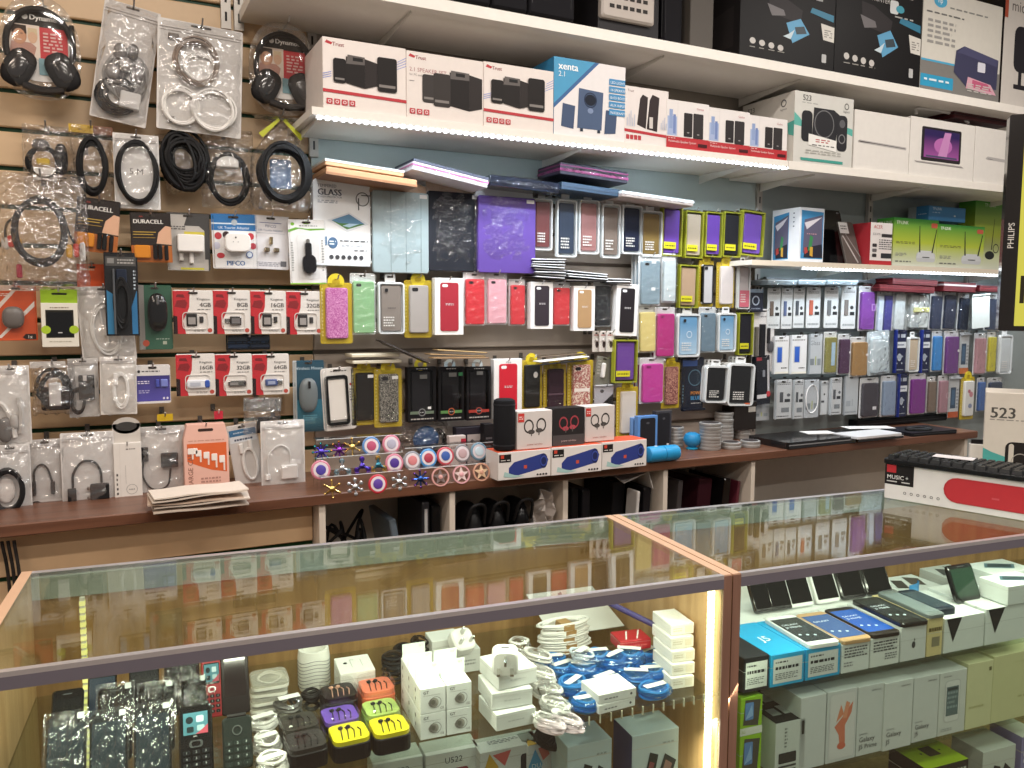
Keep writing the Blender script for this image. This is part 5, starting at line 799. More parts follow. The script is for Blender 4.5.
shelfbox('printer_box', 'white and grey printer box with a navy printer photo', 924, 1004, -3, -.348, ZT, .3, '#d6d2c8', [('r', 0, 0, 1, .3, '#7d7a76'), ('r', 0, .04, .4, .16, '#2a9ac4'), ('r', 0, .29, .42, .31, '#4aa8d0'), ('o', .2, .9, .08, .065, '#4aa8d0'), ('t', 'hp', .2, .88, .055, '#f4f4f4', 'c'), ('n', .32, .8, .84, .87, 1, '#8a8a86'), ('n', .04, .5, .76, .79, 1, '#6a6a68'), ('n', .06, .4, .46, .72, 5, '#9a9894'), ('q', [(.4, 0.23), (.42, 0.45), (.52, 0.51), (.97, 0.43), (.96, 0.13), (.56, 0.11)], '#3a3a58'), ('q', [(.43, 0.43), (.52, 0.51), (.97, 0.44), (.95, 0.37), (.5, 0.43)], '#4a4a6c'), ('R', .7, .28, .8, .38, '#dcdce6', .01), ('q', [(.58, 0.21), (.88, 0.17), (.96, 0.07), (.56, 0.09)], '#d8a4b4'), ('q', [(.64, 0.19), (.84, 0.17), (.9, 0.10), (.64, 0.11)], '#c05a7c'), ('n', .04, .36, .09, .13, 1, '#e4f2f8'), ('n', .58, .9, .06, .15, 4, '#c8c4be')])
shelfbox('microphone_box', 'light box with a black stand microphone, at the end of the topmost shelf', 1006, 1060, -5, -.35, ZT, .3, '#cfc9c2', [('t', 'mic', .12, .82, .1, '#5a5450'), ('R', .2, .3, .5, .7, '#26242a', .1), ('r', .3, .18, .36, .32, '#26242a'), ('r', .22, .15, .46, .19, '#26242a'), ('r', 0, .75, .06, 1, '#a8482e')], left=[('r', 0, 0, 1, 1, '#26201e')])
# ---------------------------------------------------------------- router shelf
ZR = 1.6862
r_, w, h = shelfbox('tablet_box', 'white tablet box with a mountain picture on two faces', 800, 825, 208, -.185, ZR, .14, '#e6eaf0', [('q', [(.08, .06), (.96, .06), (.96, .93), (.08, .95)], '#3f8cc0'), ('q', [(.16, .16), (.92, .2), (.92, .88), (.2, .78)], '#5f5c74'), ('q', [(.2, .72), (.9, .84), (.6, .72), (.3, .6)], '#d8d4dc'), ('q', [(.2, .08), (.96, .08), (.92, .34), (.24, .26)], '#2c2c38'), ('q', [(.36, .2), (.5, .24), (.56, .46), (.44, .5)], '#3a8a54'), ('q', [(.44, .12), (.56, .1), (.56, .28), (.44, .28)], '#d0a23c'), ('q', [(.24, .14), (.36, .18), (.32, .28), (.22, .26)], '#b8443c'), ('n', .3, .7, .5, .54, 1, '#b8909c')],
    left=[('q', [(.06, .06), (.62, .06), (.62, .93), (.06, .88)], '#3f8cc0'), ('q', [(.1, .16), (.6, .2), (.6, .88), (.12, .76)], '#5f5c74'), ('q', [(.12, .7), (.58, .84), (.4, .7), (.2, .6)], '#d8d4dc'), ('q', [(.16, .08), (.6, .08), (.58, .34), (.14, .26)], '#2c2c38'), ('q', [(.3, .22), (.4, .26), (.44, .46), (.36, .5)], '#3a8a54'), ('q', [(.36, .12), (.44, .1), (.44, .28), (.36, .28)], '#d0a23c'), ('q', [(.18, .14), (.28, .18), (.26, .28), (.16, .26)], '#b8443c')] + [('o', .8, .9 - .08 * i, .03, .012, '#5a6474') for i in range(4)])
def leanbox(name, label, cat, x0, x1, yt, yb, Yf, th, col, lean, art_=(), parts=(), tilt=0):
    a = onY(x0, (yt + yb) / 2, Yf); c = onY(x1, (yt + yb) / 2, Yf); top = onY((x0 + x1) / 2, yt, Yf + .04); w = c.x - a.x; h = (top.z - ZR) / math.cos(math.radians(lean)); r_ = thing(name, label, cat, TR((a.x + c.x) / 2, Yf, ZR + .0005) @ RZ(tilt) @ RX(-lean))
    b = MB(); b.prism(rrect(-w / 2, 0, w / 2, h, .008), 0, th, col, .001); b.build('body', r_); art(r_, w, h, -.0001, list(art_) or [('o', .88, .95, .05, .015, '#8a8a8c')]); return r_, w, h
leanbox('tablet', 'black tablet leaning on the router shelf behind a clear stand', 'tablet', 823, 850, 210, 262, -.10, .009, 'gloss:#0f0f12', 14)
r_, w, h = leanbox('tablet', 'grey tablet wrapped in film with a white price label', 'tablet', 848, 863, 222, 262, -.165, .009, 'satin:#564e4a', 18, [('r', .0, .72, .6, .98, '#e8e8e8'), ('n', .1, .5, .8, .92, 2, '#6a6a6c'), ('q', [(.1, .65), (.14, .68), (.8, .05), (.72, .03)], '#b4b0ae'), ('q', [(.3, .7), (.34, .72), (1, .2), (1, .15)], '#8a8684')])
for px, l in ((838, 'black tablet'), (860, 'grey tablet')):
    q = onY(px, 262, -.185); b = MB(); b.add([(0, 0, .0), (.07, 0, 0), (.07, 0, .03), (0, 0, .03), (0, .02, .0), (.07, .02, 0)], [(0, 1, 2, 3), (0, 4, 5, 1)], ACRYL); tag(b.build('acrylic_stand', M=TR(q.x - .045, -.186, ZR + .0006)), 'small clear acrylic stand in front of the ' + l, 'stand')
shelfbox('charger_box', 'white and red box with black device pictures on the router shelf', 871, 893, 223, -.19, ZR, .1, '#e6e0de', [('r', 0, 0, 1, .1, '#b82c34'), ('t', 'ACER', .14, .86, .09, '#b83a40'), ('r', .5, .66, .98, .74, '#3a3638'), ('n', .4, .98, .36, .62, 5, '#4a4648'), ('r', .5, .16, .98, .28, '#34383c'), ('R', .1, .42, .3, .5, '#3a3638', .03), ('R', .1, .3, .3, .38, '#6a6668', .03), ('R', .1, .18, .3, .26, '#3a3638', .03), ('n', .1, .45, .7, .76, 2, '#9a9698')], left=[('r', 0, 0, 1, 1, '#b02a34')])
GRD = lambda h: ('r', 0, 0, 1, 1, grad('#d4d8cc', '#b4c43e', '#2f8f36', h))
def router(x0, x1, yt, lab, Yf, extra=(), dep=.08, **k):
    h = onY((x0 + x1) / 2, yt, Yf).z - ZR
    return shelfbox('router_box', lab, x0, x1, yt, Yf, ZR, dep, '#c9d0b4', [GRD(h), ('T', 'TP-LINK', .06, .87, .075, '#e8f2e0'), ('R', .52, .1, .95, .3, '#c4c8cc', .05), ('q', [(.52, .18), (.95, .18), (.88, .34), (.58, .34)], '#d0d4d8'), ('q', [(.58, .3), (.61, .3), (.58, .86), (.565, .86)], '#2c302c'), ('q', [(.86, .3), (.89, .3), (.965, .8), (.95, .8)], '#2c302c'), ('r', .66, .19, .82, .21, '#4a4e50'), ('R', .83, .83, .97, .93, '#c05a44', .02), ('n', .06, .5, .46, .52, 2, '#7a8048'), ('n', .06, .3, .2, .28, 3, '#9a9e94'), ('n', .06, .4, .07, .12, 1, '#6a6e68')] + list(extra), left=[GRD(h), ('t', 'TP-LINK', .1, .87, .07, '#e0ecd8')], **k)
router(894, 939, 219, 'green and white router box with twin aerials, by the red box', -.185)
router(938, 985, 225.5, 'green and white router box with twin aerials, by the tall green box', -.187)
shelfbox('network_box', 'blue adaptor box lying on the green router boxes', 929, 966, 207, -.13, onY(940, 219, -.185).z + .001, .1, '#3d7cae', [('t', 'TP-LINK', .1, .72, .2, '#d4e4ee'), ('n', .1, .3, .5, .6, 1, '#a8c8dc'), ('o', .7, .4, .03, .06, '#c8dce8')], left=[('r', 0, 0, 1, 1, '#3f82b6'), ('r', 0, 0, .4, 1, '#a8b4b8'), ('n', .5, .9, .4, .5, 1, '#c8dce8')])
h = onY(990, 200, -.10).z - ZR
shelfbox('router_box', 'tall green box with a single aerial and round base', 976, 1006, 200, -.10, ZR, .08, '#c9d0b4', [GRD(h), ('t', 'TP-LINK', .3, .9, .05, '#dcecd4'), ('q', [(.58, .3), (.61, .3), (.66, .74), (.65, .74)], '#2c302c'), ('o', .54, .22, .16, .06, '#2a2c2c'), ('g', .74, .32, .1, .08, '#2a2c2c')], left=[GRD(h)])
# ---------------------------------------------------------------- monitor on a pole stand
q = CAMP + ray(1004, 224) * 2.15; yw = -math.degrees(HEAD) - 18
r_ = thing('monitor', 'black framed upright monitor with a yellow screen', 'monitor', TR(q.x, q.y, 0) @ RZ(yw)); zt = (CAMP + ray(1004, 117) * 2.15).z; zb = (CAMP + ray(1004, 331) * 2.15).z; W_ = .33
b = MB(); b.ringprism(rrect(0, zb, W_, zt, .006), rrect(.036, zb + .013, W_ - .014, zt - .013, .002), 0, .03, 'gloss:#1c1714'); b.box(.004, .03, zb + .004, W_ - .004, .045, zt - .004, 'satin:#1a1715'); b.build('bezel', r_)
b = MB(); b.box(.036, .006, zb + .013, W_ - .014, .012, zt - .013, emis('#e3d95c', .95)); b.build('screen', r_)
art(r_, W_, zt - zb, -.0003, [('t', 'PHILIPS', .075, .385, .028, '#c9c4bc', 'l', 90)], 'maker_mark', TR(W_ / 2, 0, zb)); art(r_, W_, zt - zb, .0058, [('t', 'P', .12, .13, .14, '#2a2616')], 'screen_text', TR(W_ / 2, 0, zb))
b = MB(); b.box(W_ / 2 - .03, .045, zb + .2, W_ / 2 + .03, .08, zb + .34, 'satin:#26221f'); b.tube([(W_ / 2, .09, zb + .22), (W_ / 2, .09, 2.985)], .016, 'satin:#26221f', 12); b.build('ceiling_pole', r_, True)
b = MB(); b.lathe([(.09, 0), (.09, .008), (.03, .012)], 'satin:#26221f', 24, (W_ / 2, .09, 2.986)); b.build('ceiling_plate', r_)
# ================================================================ things on the back counter
ZC = CT + .0004
def cbox(name, label, x0, x1, yb, yt, dep, col, art_, zb=ZC, cat='box', yaw=0, top=None, left=None, Yf=None):
    Yf = Yf if Yf is not None else onZ((x0 + x1) / 2, yb, zb).y
    return shelfbox(name, label, x0, x1, yt, Yf, zb, dep, col, art_, cat, left, yaw, top)
JB = [('q', [(.2, .18), (.3, .1), (.9, .34), (.95, .62), (.86, .86), (.3, .62), (.2, .42)], '#2c3c86'), ('o', .86, .58, .075, .27, '#1c2658'), ('g', .86, .58, .07, .05, '#3a4ca0', 1.3), ('r', .48, .36, .54, .48, '#c8503a'), ('r', .02, .64, .24, .92, '#231f1f'), ('r', .05, .78, .11, .9, '#c8402c'), ('n', .05, .22, .68, .74, 1, '#d8d4d0'), ('q', [(.1, .12), (.3, .06), (.5, .1), (.3, .16), (.12, .3)], '#a8c8c4')] + [('o', .74 + .055 * i, .1, .02, .035, '#2c2a2a') for i in range(4)]
jb = []
for i, (x0, x1, yb, yt) in enumerate(((498, 551, 478.5, 451), (551.5, 602, 473.5, 446), (602, 647, 468, 441))):
    jb.append(cbox('speaker_box', ('white speaker carton with orange lid and blue tube picture, under the black tube speaker', 'white speaker carton with orange lid and blue tube picture, middle of three', 'white speaker carton with orange lid and blue tube picture, beside the blue tube')[i], x0, x1, yb, yt, .085, '#e2dcd8', JB, top='#d2512c', left=[('r', 0, 0, 1, 1, '#ddd6d0')], zb=ZC))
zj = jb[0][0].matrix_world.translation.z + jb[0][2] + .001
EB = lambda dark: ([('r', 0, 0, 1, 1, '#2a2728'), ('r', 0, .0, 1, .28, '#4a4546')] if dark else []) + [('g', .33, .6, .14, .105, '#a03a44' if dark else '#3c3634', 1.25), ('o', .4, .45, .1, .06, '#b04450' if dark else '#4a4442'), ('g', .68, .62, .14, .105, '#a03a44' if dark else '#3c3634', 1.25), ('o', .62, .48, .1, .06, '#b04450' if dark else '#4a4442'), ('r', .39, .34, .42, .46, '#5a5452'), ('r', .6, .36, .63, .48, '#5a5452'), ('t', 'power wireless', .5, .1, .055, '#c8b4b4' if dark else '#b07a74', 'c')] + ([] if dark else [('r', .03, .72, .2, .95, '#c83a34'), ('n', .06, .17, .78, .88, 2, '#f0dcd8')])
for i, (x0, x1, yt, k) in enumerate(((517, 552.5, 411, 0), (553, 584.5, 408, 1), (585, 615, 406, 0))):
    zz = jb[min(i, 2)][0].matrix_world.translation.z + jb[min(i, 2)][2] + .0012
    shelfbox('earphone_box', ('grey white sports earphone box beside the black tube speaker', 'black sports earphone box with red ear hooks', 'grey white sports earphone box above the last speaker carton')[i], x0, x1, yt, jb[i][0].matrix_world.translation.y + .012 + .004 * i, zz, .05, '#262324' if k else '#d4ccc8', EB(k), 'earphones')
q = jb[0][0].matrix_world.translation; pc = onY(505, 440, q.y + .03)
r_ = thing('tube_speaker', 'tall black tube speaker standing on a speaker carton', 'speaker', TR(pc.x, q.y + .035, zj + .0004)); hh = onY(505, 399, q.y + .03).z - zj
b = MB(); b.lathe([(.024, .0), (.031, .004), (.0325, .014), (.0325, hh - .014), (.031, hh - .004), (.024, hh)], mat('#17171a', .8, 0, .5, 1200), 26); b.build('body', r_, True)
b = MB(); b.lathe([(.0331, hh - .018), (.0331, hh - .014)], 'satin:#2c2c30', 26); b.lathe([(.0331, .014), (.0331, .018)], 'satin:#2c2c30', 26); b.build('end_ring', r_)
q0 = onZ(648, 464, ZC); q1 = onZ(686, 461, ZC)
r_ = thing('tube_speaker', 'bright blue tube speaker lying on the counter', 'speaker', TR(q0.x + .01, q0.y + .02, ZC + .0262)); L_ = .125
b = MB(); b.lathe([(.016, 0), (.024, .003), (.026, .008), (.026, L_ * .5 - .001)], 'satin:#2591c8', 24, axis='x'); b.build('left_half', r_, True)
b = MB(); b.lathe([(.026, L_ * .5 + .001), (.026, L_ - .012), (.023, L_ - .004), (.014, L_)], 'satin:#2591c8', 24, axis='x'); b.lathe([(.0245, L_ * .5 - .001), (.0245, L_ * .5 + .001)], '#14506e', 24, axis='x'); b.build('right_half', r_, True)
b = MB(); b.box(.03, -.004, .0255, .04, .004, .0268, '#e0f0f8'); b.build('button', r_)
q = onZ(692, 449, ZC); r_ = thing('mini_speaker', 'round blue mini speaker on a small foot', 'speaker', TR(q.x, q.y, ZC))
b = MB(); b.lathe([(.02, 0), (.022, .004), (.014, .009)], 'satin:#2a9ac4', 20); b.build('foot', r_, True)
b = MB(); b.lathe([(.012, .008), (.024, .016), (.031, .030), (.031, .042), (.026, .054), (.014, .060)], 'satin:#2787be', 22); b.build('body', r_, True)
# round metal tins
tin = None; TG = 'round silver tins stacked on the counter'
for px, py, n, rad, l in ((679, 449, 6, .030, 'beside the blue mini speaker'), (694, 440, 6, .030, 'behind the blue mini speaker'), (713.5, 452, 8, .040, 'in the tallest front stack'), (727, 443, 9, .036, 'in the rear stack behind the tallest'), (745, 441, 5, .034, 'in the stack nearest the laptop'), (735, 451, 2, .036, 'in the low pair before the stacks'), (754, 449.5, 2, .036, 'in the low pair by the laptop')):
    q = onZ(px, py - 2, ZC); 
    for k in range(n):
        z = ZC + k * .0122; dx, dy = RND.uniform(-.0015, .0015), RND.uniform(-.0015, .0015)
        r_ = thing('round_tin', 'round silver tin ' + l, 'tin', TR(q.x + dx, q.y + dy + .02, z), TG + ' ' + l)
        b = MB(); b.lathe([(rad * .97, 0), (rad, .002), (rad, .007), (rad * .97, .0075)], mat('#a8a7a4', .35, .5), 22); b.build('tin_base', r_, True)
        b = MB(); b.lathe([(rad * .985, .0075), (rad * 1.0, .0085), (rad * 1.0, .0105), (rad * .93, .0118)], mat('#c4c3c0', .35, .5), 22)
        if k == n - 1: b.lathe([(rad * .8, .0118), (rad * .8, .0121)], '#3a3434', 18)
        b.build('lid', r_, True)
# upright packs by the tins
for x0, x1, yb, yt, c, l, dy in ((633, 640, 451, 418, '#6a96d0', 'light blue phone bumper case, first of the pair', 0), (638, 658, 452, 416, '#5a8ac8', 'light blue phone bumper case with a black back', .0), (656, 672, 449, 411, '#3a3a40', 'dark grey phone case box standing by the tins', .03)):
    r_, w, h = cbox('phone_case_box', l, x0, x1, yb, yt, .022, 'satin:' + c, [('R', .12, .06, .88, .94, '#222226', .1), ('o', .5, .8, .08, .03, '#4a4a50'), ('r', .7, .1, .84, .14, '#d8d8d8')], cat='phone case')
pack('cable_reel', 'blue cable reel in a clear bag standing on the counter', 'cable pack', (400, 423, 452, 458), None, .03, None, [('s', 'blue_reel', .5, .5, .27, .40, .026, 'satin:#1f5488', 1), ('k', 'black_lead', .74, .4, .16, .3, 4, .004, BLK, .2), ('b', 'card_insert', .56, .1, .96, .86, .002, '#a89c90'), ('w', 'reel_mark', [(.46, .66), (.54, .5), (.52, .3)], .0012, '#0c2a44')], 'bag', hook=False, y=-.09, slot=False)
cbox('ring_box', 'black and pink box with silver rings printed on it', 456, 488, 452, 427, .03, '#26222a', [('r', .35, 0, 1, .8, '#a89c98'), ('g', .6, .3, .16, .12, '#6a2c34'), ('o', .6, .3, .07, .07, '#8a3a44'), ('r', .12, .2, .3, .4, '#a82c44'), ('o', .5, .62, .05, .05, '#4a4648'), ('o', .78, .62, .05, .05, '#4a4648')], cat='box', Yf=-.11)
cbox('dark_box', 'small dark box between the ring box and the black tube speaker', 484, 494, 456, 424, .03, '#1c1a1c', [('n', .2, .8, .3, .7, 4, '#5a5658')], Yf=-.14)
cbox('pink_card_box', 'small pale card box with a red corner beside the blue reel', 449, 466, 455, 436, .02, '#c9bab4', [('r', .7, .3, 1, .9, '#b0283c'), ('n', .1, .6, .4, .7, 2, '#8a7a78')], Yf=-.13)
# ---------------------------------------------------------------- fidget spinners on clear steps
def step_stand(label, px0, px1, tiers):
    r_ = thing('spinner_stand', label, 'stand', TR(0, 0, ZC)); 
    for k, (pyb, pyt, Y) in enumerate(tiers):
        x0 = onY(px0 + (4 if k == 0 else 0), pyb, Y).x; x1 = onY(px1, pyb, Y).x; z1 = onY((px0 + px1) / 2, pyt, Y).z - ZC; z0 = .001 if k == 0 else onY((px0 + px1) / 2, tiers[k - 1][1], tiers[k - 1][2]).z - ZC
        b = MB(); b.box(x0, Y, z0, x1, Y + .0025, z1, ACRYL); b.build('step_face', r_)
        b = MB(); b.box(x0, Y + .0025, z1 - .0025, x1, Y + .045, z1, ACRYL); b.build('step_top', r_)
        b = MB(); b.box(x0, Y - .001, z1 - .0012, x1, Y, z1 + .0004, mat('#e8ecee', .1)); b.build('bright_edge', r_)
        b = MB(); b.box(x0, Y + .045, 0.0005, x0 + .002, Y + .0475, z1, ACRYL); b.build('step_support', r_)
    return r_
step_stand('three tier clear acrylic stand carrying fidget spinners beside the zip bag', 317, 403, ((500, 474, -.318), (474, 455, -.272), (455, 437, -.226)))
step_stand('two tier clear acrylic stand carrying fidget spinners beside the speaker cartons', 405, 493, ((489, 466, -.318), (466, 445, -.272)))
def star(n, r0, r1, ph=0): return [((r0 if i % 2 == 0 else r1) * math.cos(math.pi * i / n + ph), (r0 if i % 2 == 0 else r1) * math.sin(math.pi * i / n + ph)) for i in range(2 * n)]
def spinner(px, py, row, kind, c, c2, label, R_=.027):
    Y = (-.322, -.276, -.230)[row]; q = onY(px, py, Y); r_ = thing('fidget_spinner', label, 'fidget spinner', TR(q.x, Y, q.z) @ RX(-12))
    c, c2 = mm(c), mm(c2)
    if kind == 'disc':
        b = MB(); b.lathe([(R_, 0), (R_, -.003), (R_ * .9, -.005)], c, 26, axis='y'); b.build('disc', r_)
        b = MB(); b.lathe([(R_ * .78, -.0051), (R_ * .76, -.0056)], mm('satin:#d8ccd0'), 24, axis='y'); b.build('pale_band', r_)
        b = MB(); b.lathe([(R_ * .52, -.0057), (R_ * .48, -.0075), (R_ * .2, -.0085)], c2, 22, axis='y'); b.build('hub', r_, True)
    elif kind == 'wheel':
        b = MB(); b.ringprism(ell(0, 0, R_, R_, 28), ell(0, 0, R_ * .84, R_ * .84, 28), -.005, 0, c); b.build('rim', r_)
        for k in range(5): a = math.radians(90 + 72 * k); b = MB(); b.prism([(R_ * .9 * math.cos(a), R_ * .9 * math.sin(a)), (R_ * .36 * math.cos(a + .63), R_ * .36 * math.sin(a + .63)), (0, 0), (R_ * .36 * math.cos(a - .63), R_ * .36 * math.sin(a - .63))][::-1][::-1], -.004, -.001, c2); b.build('spoke', r_)
        b = MB(); b.lathe([(R_ * .24, -.001), (R_ * .24, -.006), (R_ * .1, -.0075)], c, 16, axis='y'); b.build('hub', r_, True)
    else:
        n = {'six': 6, 'tri': 3, 'star': 6, 'bur': 8}[kind]
        for k in range(n):
            a = 2 * math.pi * k / n + math.pi / 2; x, z = R_ * .72 * math.cos(a), R_ * .72 * math.sin(a); b = MB()
            b.tube([(x * .2, -.003, z * .2), (x, -.003, z)], R_ * (.1 if kind != 'tri' else .16), c, 6)
            if kind == 'six': b.lathe([(R_ * .2, .0), (R_ * .2, -.005), (R_ * .1, -.0055)], c2, 12, (x, 0, z), 'y')
            elif kind == 'tri': b.lathe([(R_ * .27, .0), (R_ * .27, -.006), (R_ * .1, -.0065)], c2, 14, (x, 0, z), 'y')
            else: b.blob(x * 1.2, -.003, z * 1.2, R_ * .14, .003, R_ * .14, c2, 8, 6)
            b.build('arm', r_, True)
        b = MB(); b.lathe([(R_ * .3, .0), (R_ * .3, -.006), (R_ * .14, -.008)], c, 16, axis='y'); b.build('hub', r_, True)
GO, SV, RB, PK, BL, RD = 'metal:#d8b872', 'metal:#cfcfd2', 'metal:#5a4ab0', 'satin:#c87a8c', 'satin:#5a84b8', 'satin:#c02c3c'
for a in ((321, 452, 2, 'bur', RB, 'metal:#3a9a9c', 'spiky rainbow metal spinner at the end of the top step'), (339, 450, 2, 'bur', 'metal:#7a3a9a', 'metal:#b07a4a', 'spiky violet metal spinner beside the gold one on the top step'), (352, 447, 2, 'star', GO, GO, 'gold six armed spinner on the top step'), (371, 446, 2, 'disc', BL, 'satin:#b04a6a', 'light blue disc spinner with a pink hub on the top step'), (391, 444, 2, 'disc', PK, 'satin:#a8a4b4', 'pink disc spinner with a grey hub on the top step'),
          (320.5, 470, 1, 'disc', PK, 'satin:#4a3a94', 'pink disc spinner with a purple hub at the end of the middle step'), (342, 468, 1, 'tri', SV, 'metal:#8aa0a8', 'silver three armed spinner on the middle step'), (362, 466, 1, 'tri', RB, 'metal:#5a3aa0', 'purple three armed spinner on the middle step'), (378, 465, 1, 'tri', 'metal:#4a8aa0', 'metal:#b08a4a', 'teal and gold three armed spinner on the middle step'), (394, 463, 1, 'disc', PK, 'satin:#4a2c84', 'pink disc spinner with a purple hub beside the teal spinner'),
          (412, 460.5, 1, 'disc', 'satin:#8a8a90', 'satin:#c87a7c', 'grey disc spinner with a red hub beside the light blue one'), (428, 458, 1, 'disc', 'satin:#4a8cc4', 'satin:#a83a4c', 'sky blue disc spinner with a dark red hub'), (445, 456, 1, 'disc', 'satin:#c04a54', 'satin:#3a5aa0', 'red disc spinner with a blue hub'), (462, 453.5, 1, 'disc', 'satin:#7a7678', 'satin:#b89a9c', 'grey disc spinner with a pale hub'), (478.5, 451.5, 1, 'disc', 'satin:#6a8a9c', 'satin:#c8d8e0', 'steel blue disc spinner with a white hub'),
          (332, 489, 0, 'star', GO, GO, 'gold six armed spinner on the lowest step'), (355, 487, 0, 'six', SV, SV, 'silver six ball spinner beside the gold one'), (377.5, 484, 0, 'disc', RD, 'satin:#5a3a94', 'bright red disc spinner with a purple hub'), (399, 482, 0, 'six', SV, SV, 'silver six ball spinner beside the red disc'), (420, 479, 0, 'bur', 'metal:#3a5a9a', 'metal:#7a4a9a', 'blue spiky spinner between silver and wheel spinners'), (440, 477, 0, 'wheel', 'satin:#d09a94', 'satin:#7a6a68', 'rose rimmed wheel spinner with dark spokes'), (461, 474.5, 0, 'wheel', 'satin:#d8a0a4', 'satin:#e0c8c4', 'pink wheel spinner with pale spokes'), (481, 472, 0, 'wheel', 'satin:#d09c84', 'satin:#e0c09c', 'rose gold wheel spinner')):
    spinner(*a)
# ---------------------------------------------------------------- laptops and papers at the far end of the counter
def slab(name, label, cat, p, q, dep, th, col, z=ZC, extra=None, edge=None):
    a, c = onZ(p[0], p[1], z), onZ(q[0], q[1], z); w = (c - a).length; yw = math.degrees(math.atan2(c.y - a.y, c.x - a.x))
    r_ = thing(name, label, cat, TR(a.x, a.y, z) @ RZ(yw)); b = MB(); b.prism(rrect(0, 0, w, dep, .01), -th, 0, col, .002); b.xf(RX(90)); b.v = [(x, y, -z_) if False else (x, y, z_) for x, y, z_ in b.v]; b = MB(); o = rrect(0, 0, w, dep, .012)
    n = len(o); b.add([(x, y, .0) for x, y in o] + [(x, y, th) for x, y in o], [tuple(range(n))[::-1], tuple(range(n, 2 * n))] + [(i, (i + 1) % n, n + (i + 1) % n, n + i) for i in range(n)], col); b.build('base', r_)
    if edge: b = MB(); b.box(.01, -.0006, th * .45, w - .01, .004, th * .6, edge); b.build('seam', r_)
    return r_, w
def sheet(name, label, p, w, d, z, yaw, col='#e8e6e4'):
    a = onZ(p[0], p[1], z); b = MB(); b.box(-w / 2, -d / 2, 0, w / 2, d / 2, .0012, col); o = tag(b.build(name, M=TR(a.x, a.y, z) @ RZ(yaw)), label, 'paper'); return o
slab('laptop', 'closed black laptop lying by the round tins', 'laptop', (787, 449.5), (857, 442.5), .2, .024, 'gloss:#17171a', edge='#8a8a8c')
slab('laptop', 'black laptop with silver front edge lying under papers', 'laptop', (857, 442.5), (905, 437.5), .2, .018, 'gloss:#1a1a1e', edge='#c8c8ca')
slab('laptop', 'thin black laptop lying at the end of the counter', 'laptop', (912, 436.8), (958, 433), .16, .014, 'satin:#1b1b1e', edge='#3a3a3c')
slab('tablet', 'white tablet lying on the silver edged laptop', 'tablet', (858, 439.5), (903, 435), .12, .008, 'satin:#dcdcde', z=ZC + .0185)
sheet('paper_note', 'small white paper note on the closed black laptop', (818, 432.5), .12, .07, ZC + .0245, -18)
sheet('paper_sheet', 'printed white sheet lying across the white tablet', (868, 427.5), .2, .07, ZC + .0275, -20)
b = MB(); q = onZ(918, 429, ZC + .016); b.tube(coilpts(0, 0, .05, .03, 3, 0, .3, seed=5), .006, BLK, 6); b.xf(RX(90)); tag(b.build('black_lead', smooth=True, M=TR(q.x, q.y, ZC + .024)), 'black power lead curled on the thin laptop', 'cable')
b = MB(); q = onZ(785, 426, ZC); b.tube(spline([(-.09, 0, .03), (-.04, -.03, .034), (.02, .0, .045), (.06, -.03, .05), (.09, 0, .045)]), .006, 'satin:#3f93c0', 6); b.tube(spline([(-.09, .01, .03), (-.02, .02, .036), (.07, .02, .05)]), .005, 'satin:#3f93c0', 6); tag(b.build('blue_strap', smooth=True, M=TR(q.x, q.y - .03, ZC)), 'twisted light blue strap behind the closed black laptop', 'strap')
b = MB(); q = onZ(882, 424, ZC); b.cbox(-.3, -.02, .0, .28, .03, .03, 'satin:#17171a', .004); b.box(-.29, -.0205, .012, .27, -.0195, .014, '#3a3a3c'); tag(b.build('black_bar', M=TR(q.x + .1, -.035, ZC)), 'long low black bar behind the laptops against the wall', 'bar')
# paper envelopes
q = onZ(203, 513, ZC)
for k in range(5):
    b = MB(); w, d = .22, .11; n = 8; vs = [((i / n - .5) * w, (j - .5) * d, .002 * math.sin(i * 1.1 + k) * (.4 + .1 * k) + .001 * i * (k % 2)) for i in range(n + 1) for j in (0, 1)]; m0 = len(vs); vs += [(x, y, z + .0035) for x, y, z in vs]
    fs = []
    for i in range(n): a = i * 2; fs += [(a, a + 1, a + 3, a + 2), (m0 + a, m0 + a + 2, m0 + a + 3, m0 + a + 1), (a, a + 2, m0 + a + 2, m0 + a), (a + 1, m0 + a + 1, m0 + a + 3, a + 3)]
    fs += [(0, m0, m0 + 1, 1), (2 * n, 2 * n + 1, m0 + 2 * n + 1, m0 + 2 * n)]
    b.add(vs, fs, ('#cbbcae', '#d8cabc', '#c2ab98', '#d4c6b8', '#ddd0c2')[k]); o = tag(b.build('paper_envelope', M=TR(q.x + RND.uniform(-.012, .012), q.y + .065, ZC + .006 + .0092 * k) @ RZ(RND.uniform(-5, 5))), ('bottom', 'second', 'third', 'fourth', 'top')[k] + ' crumpled beige envelope in the pile below the pink box', 'envelope')
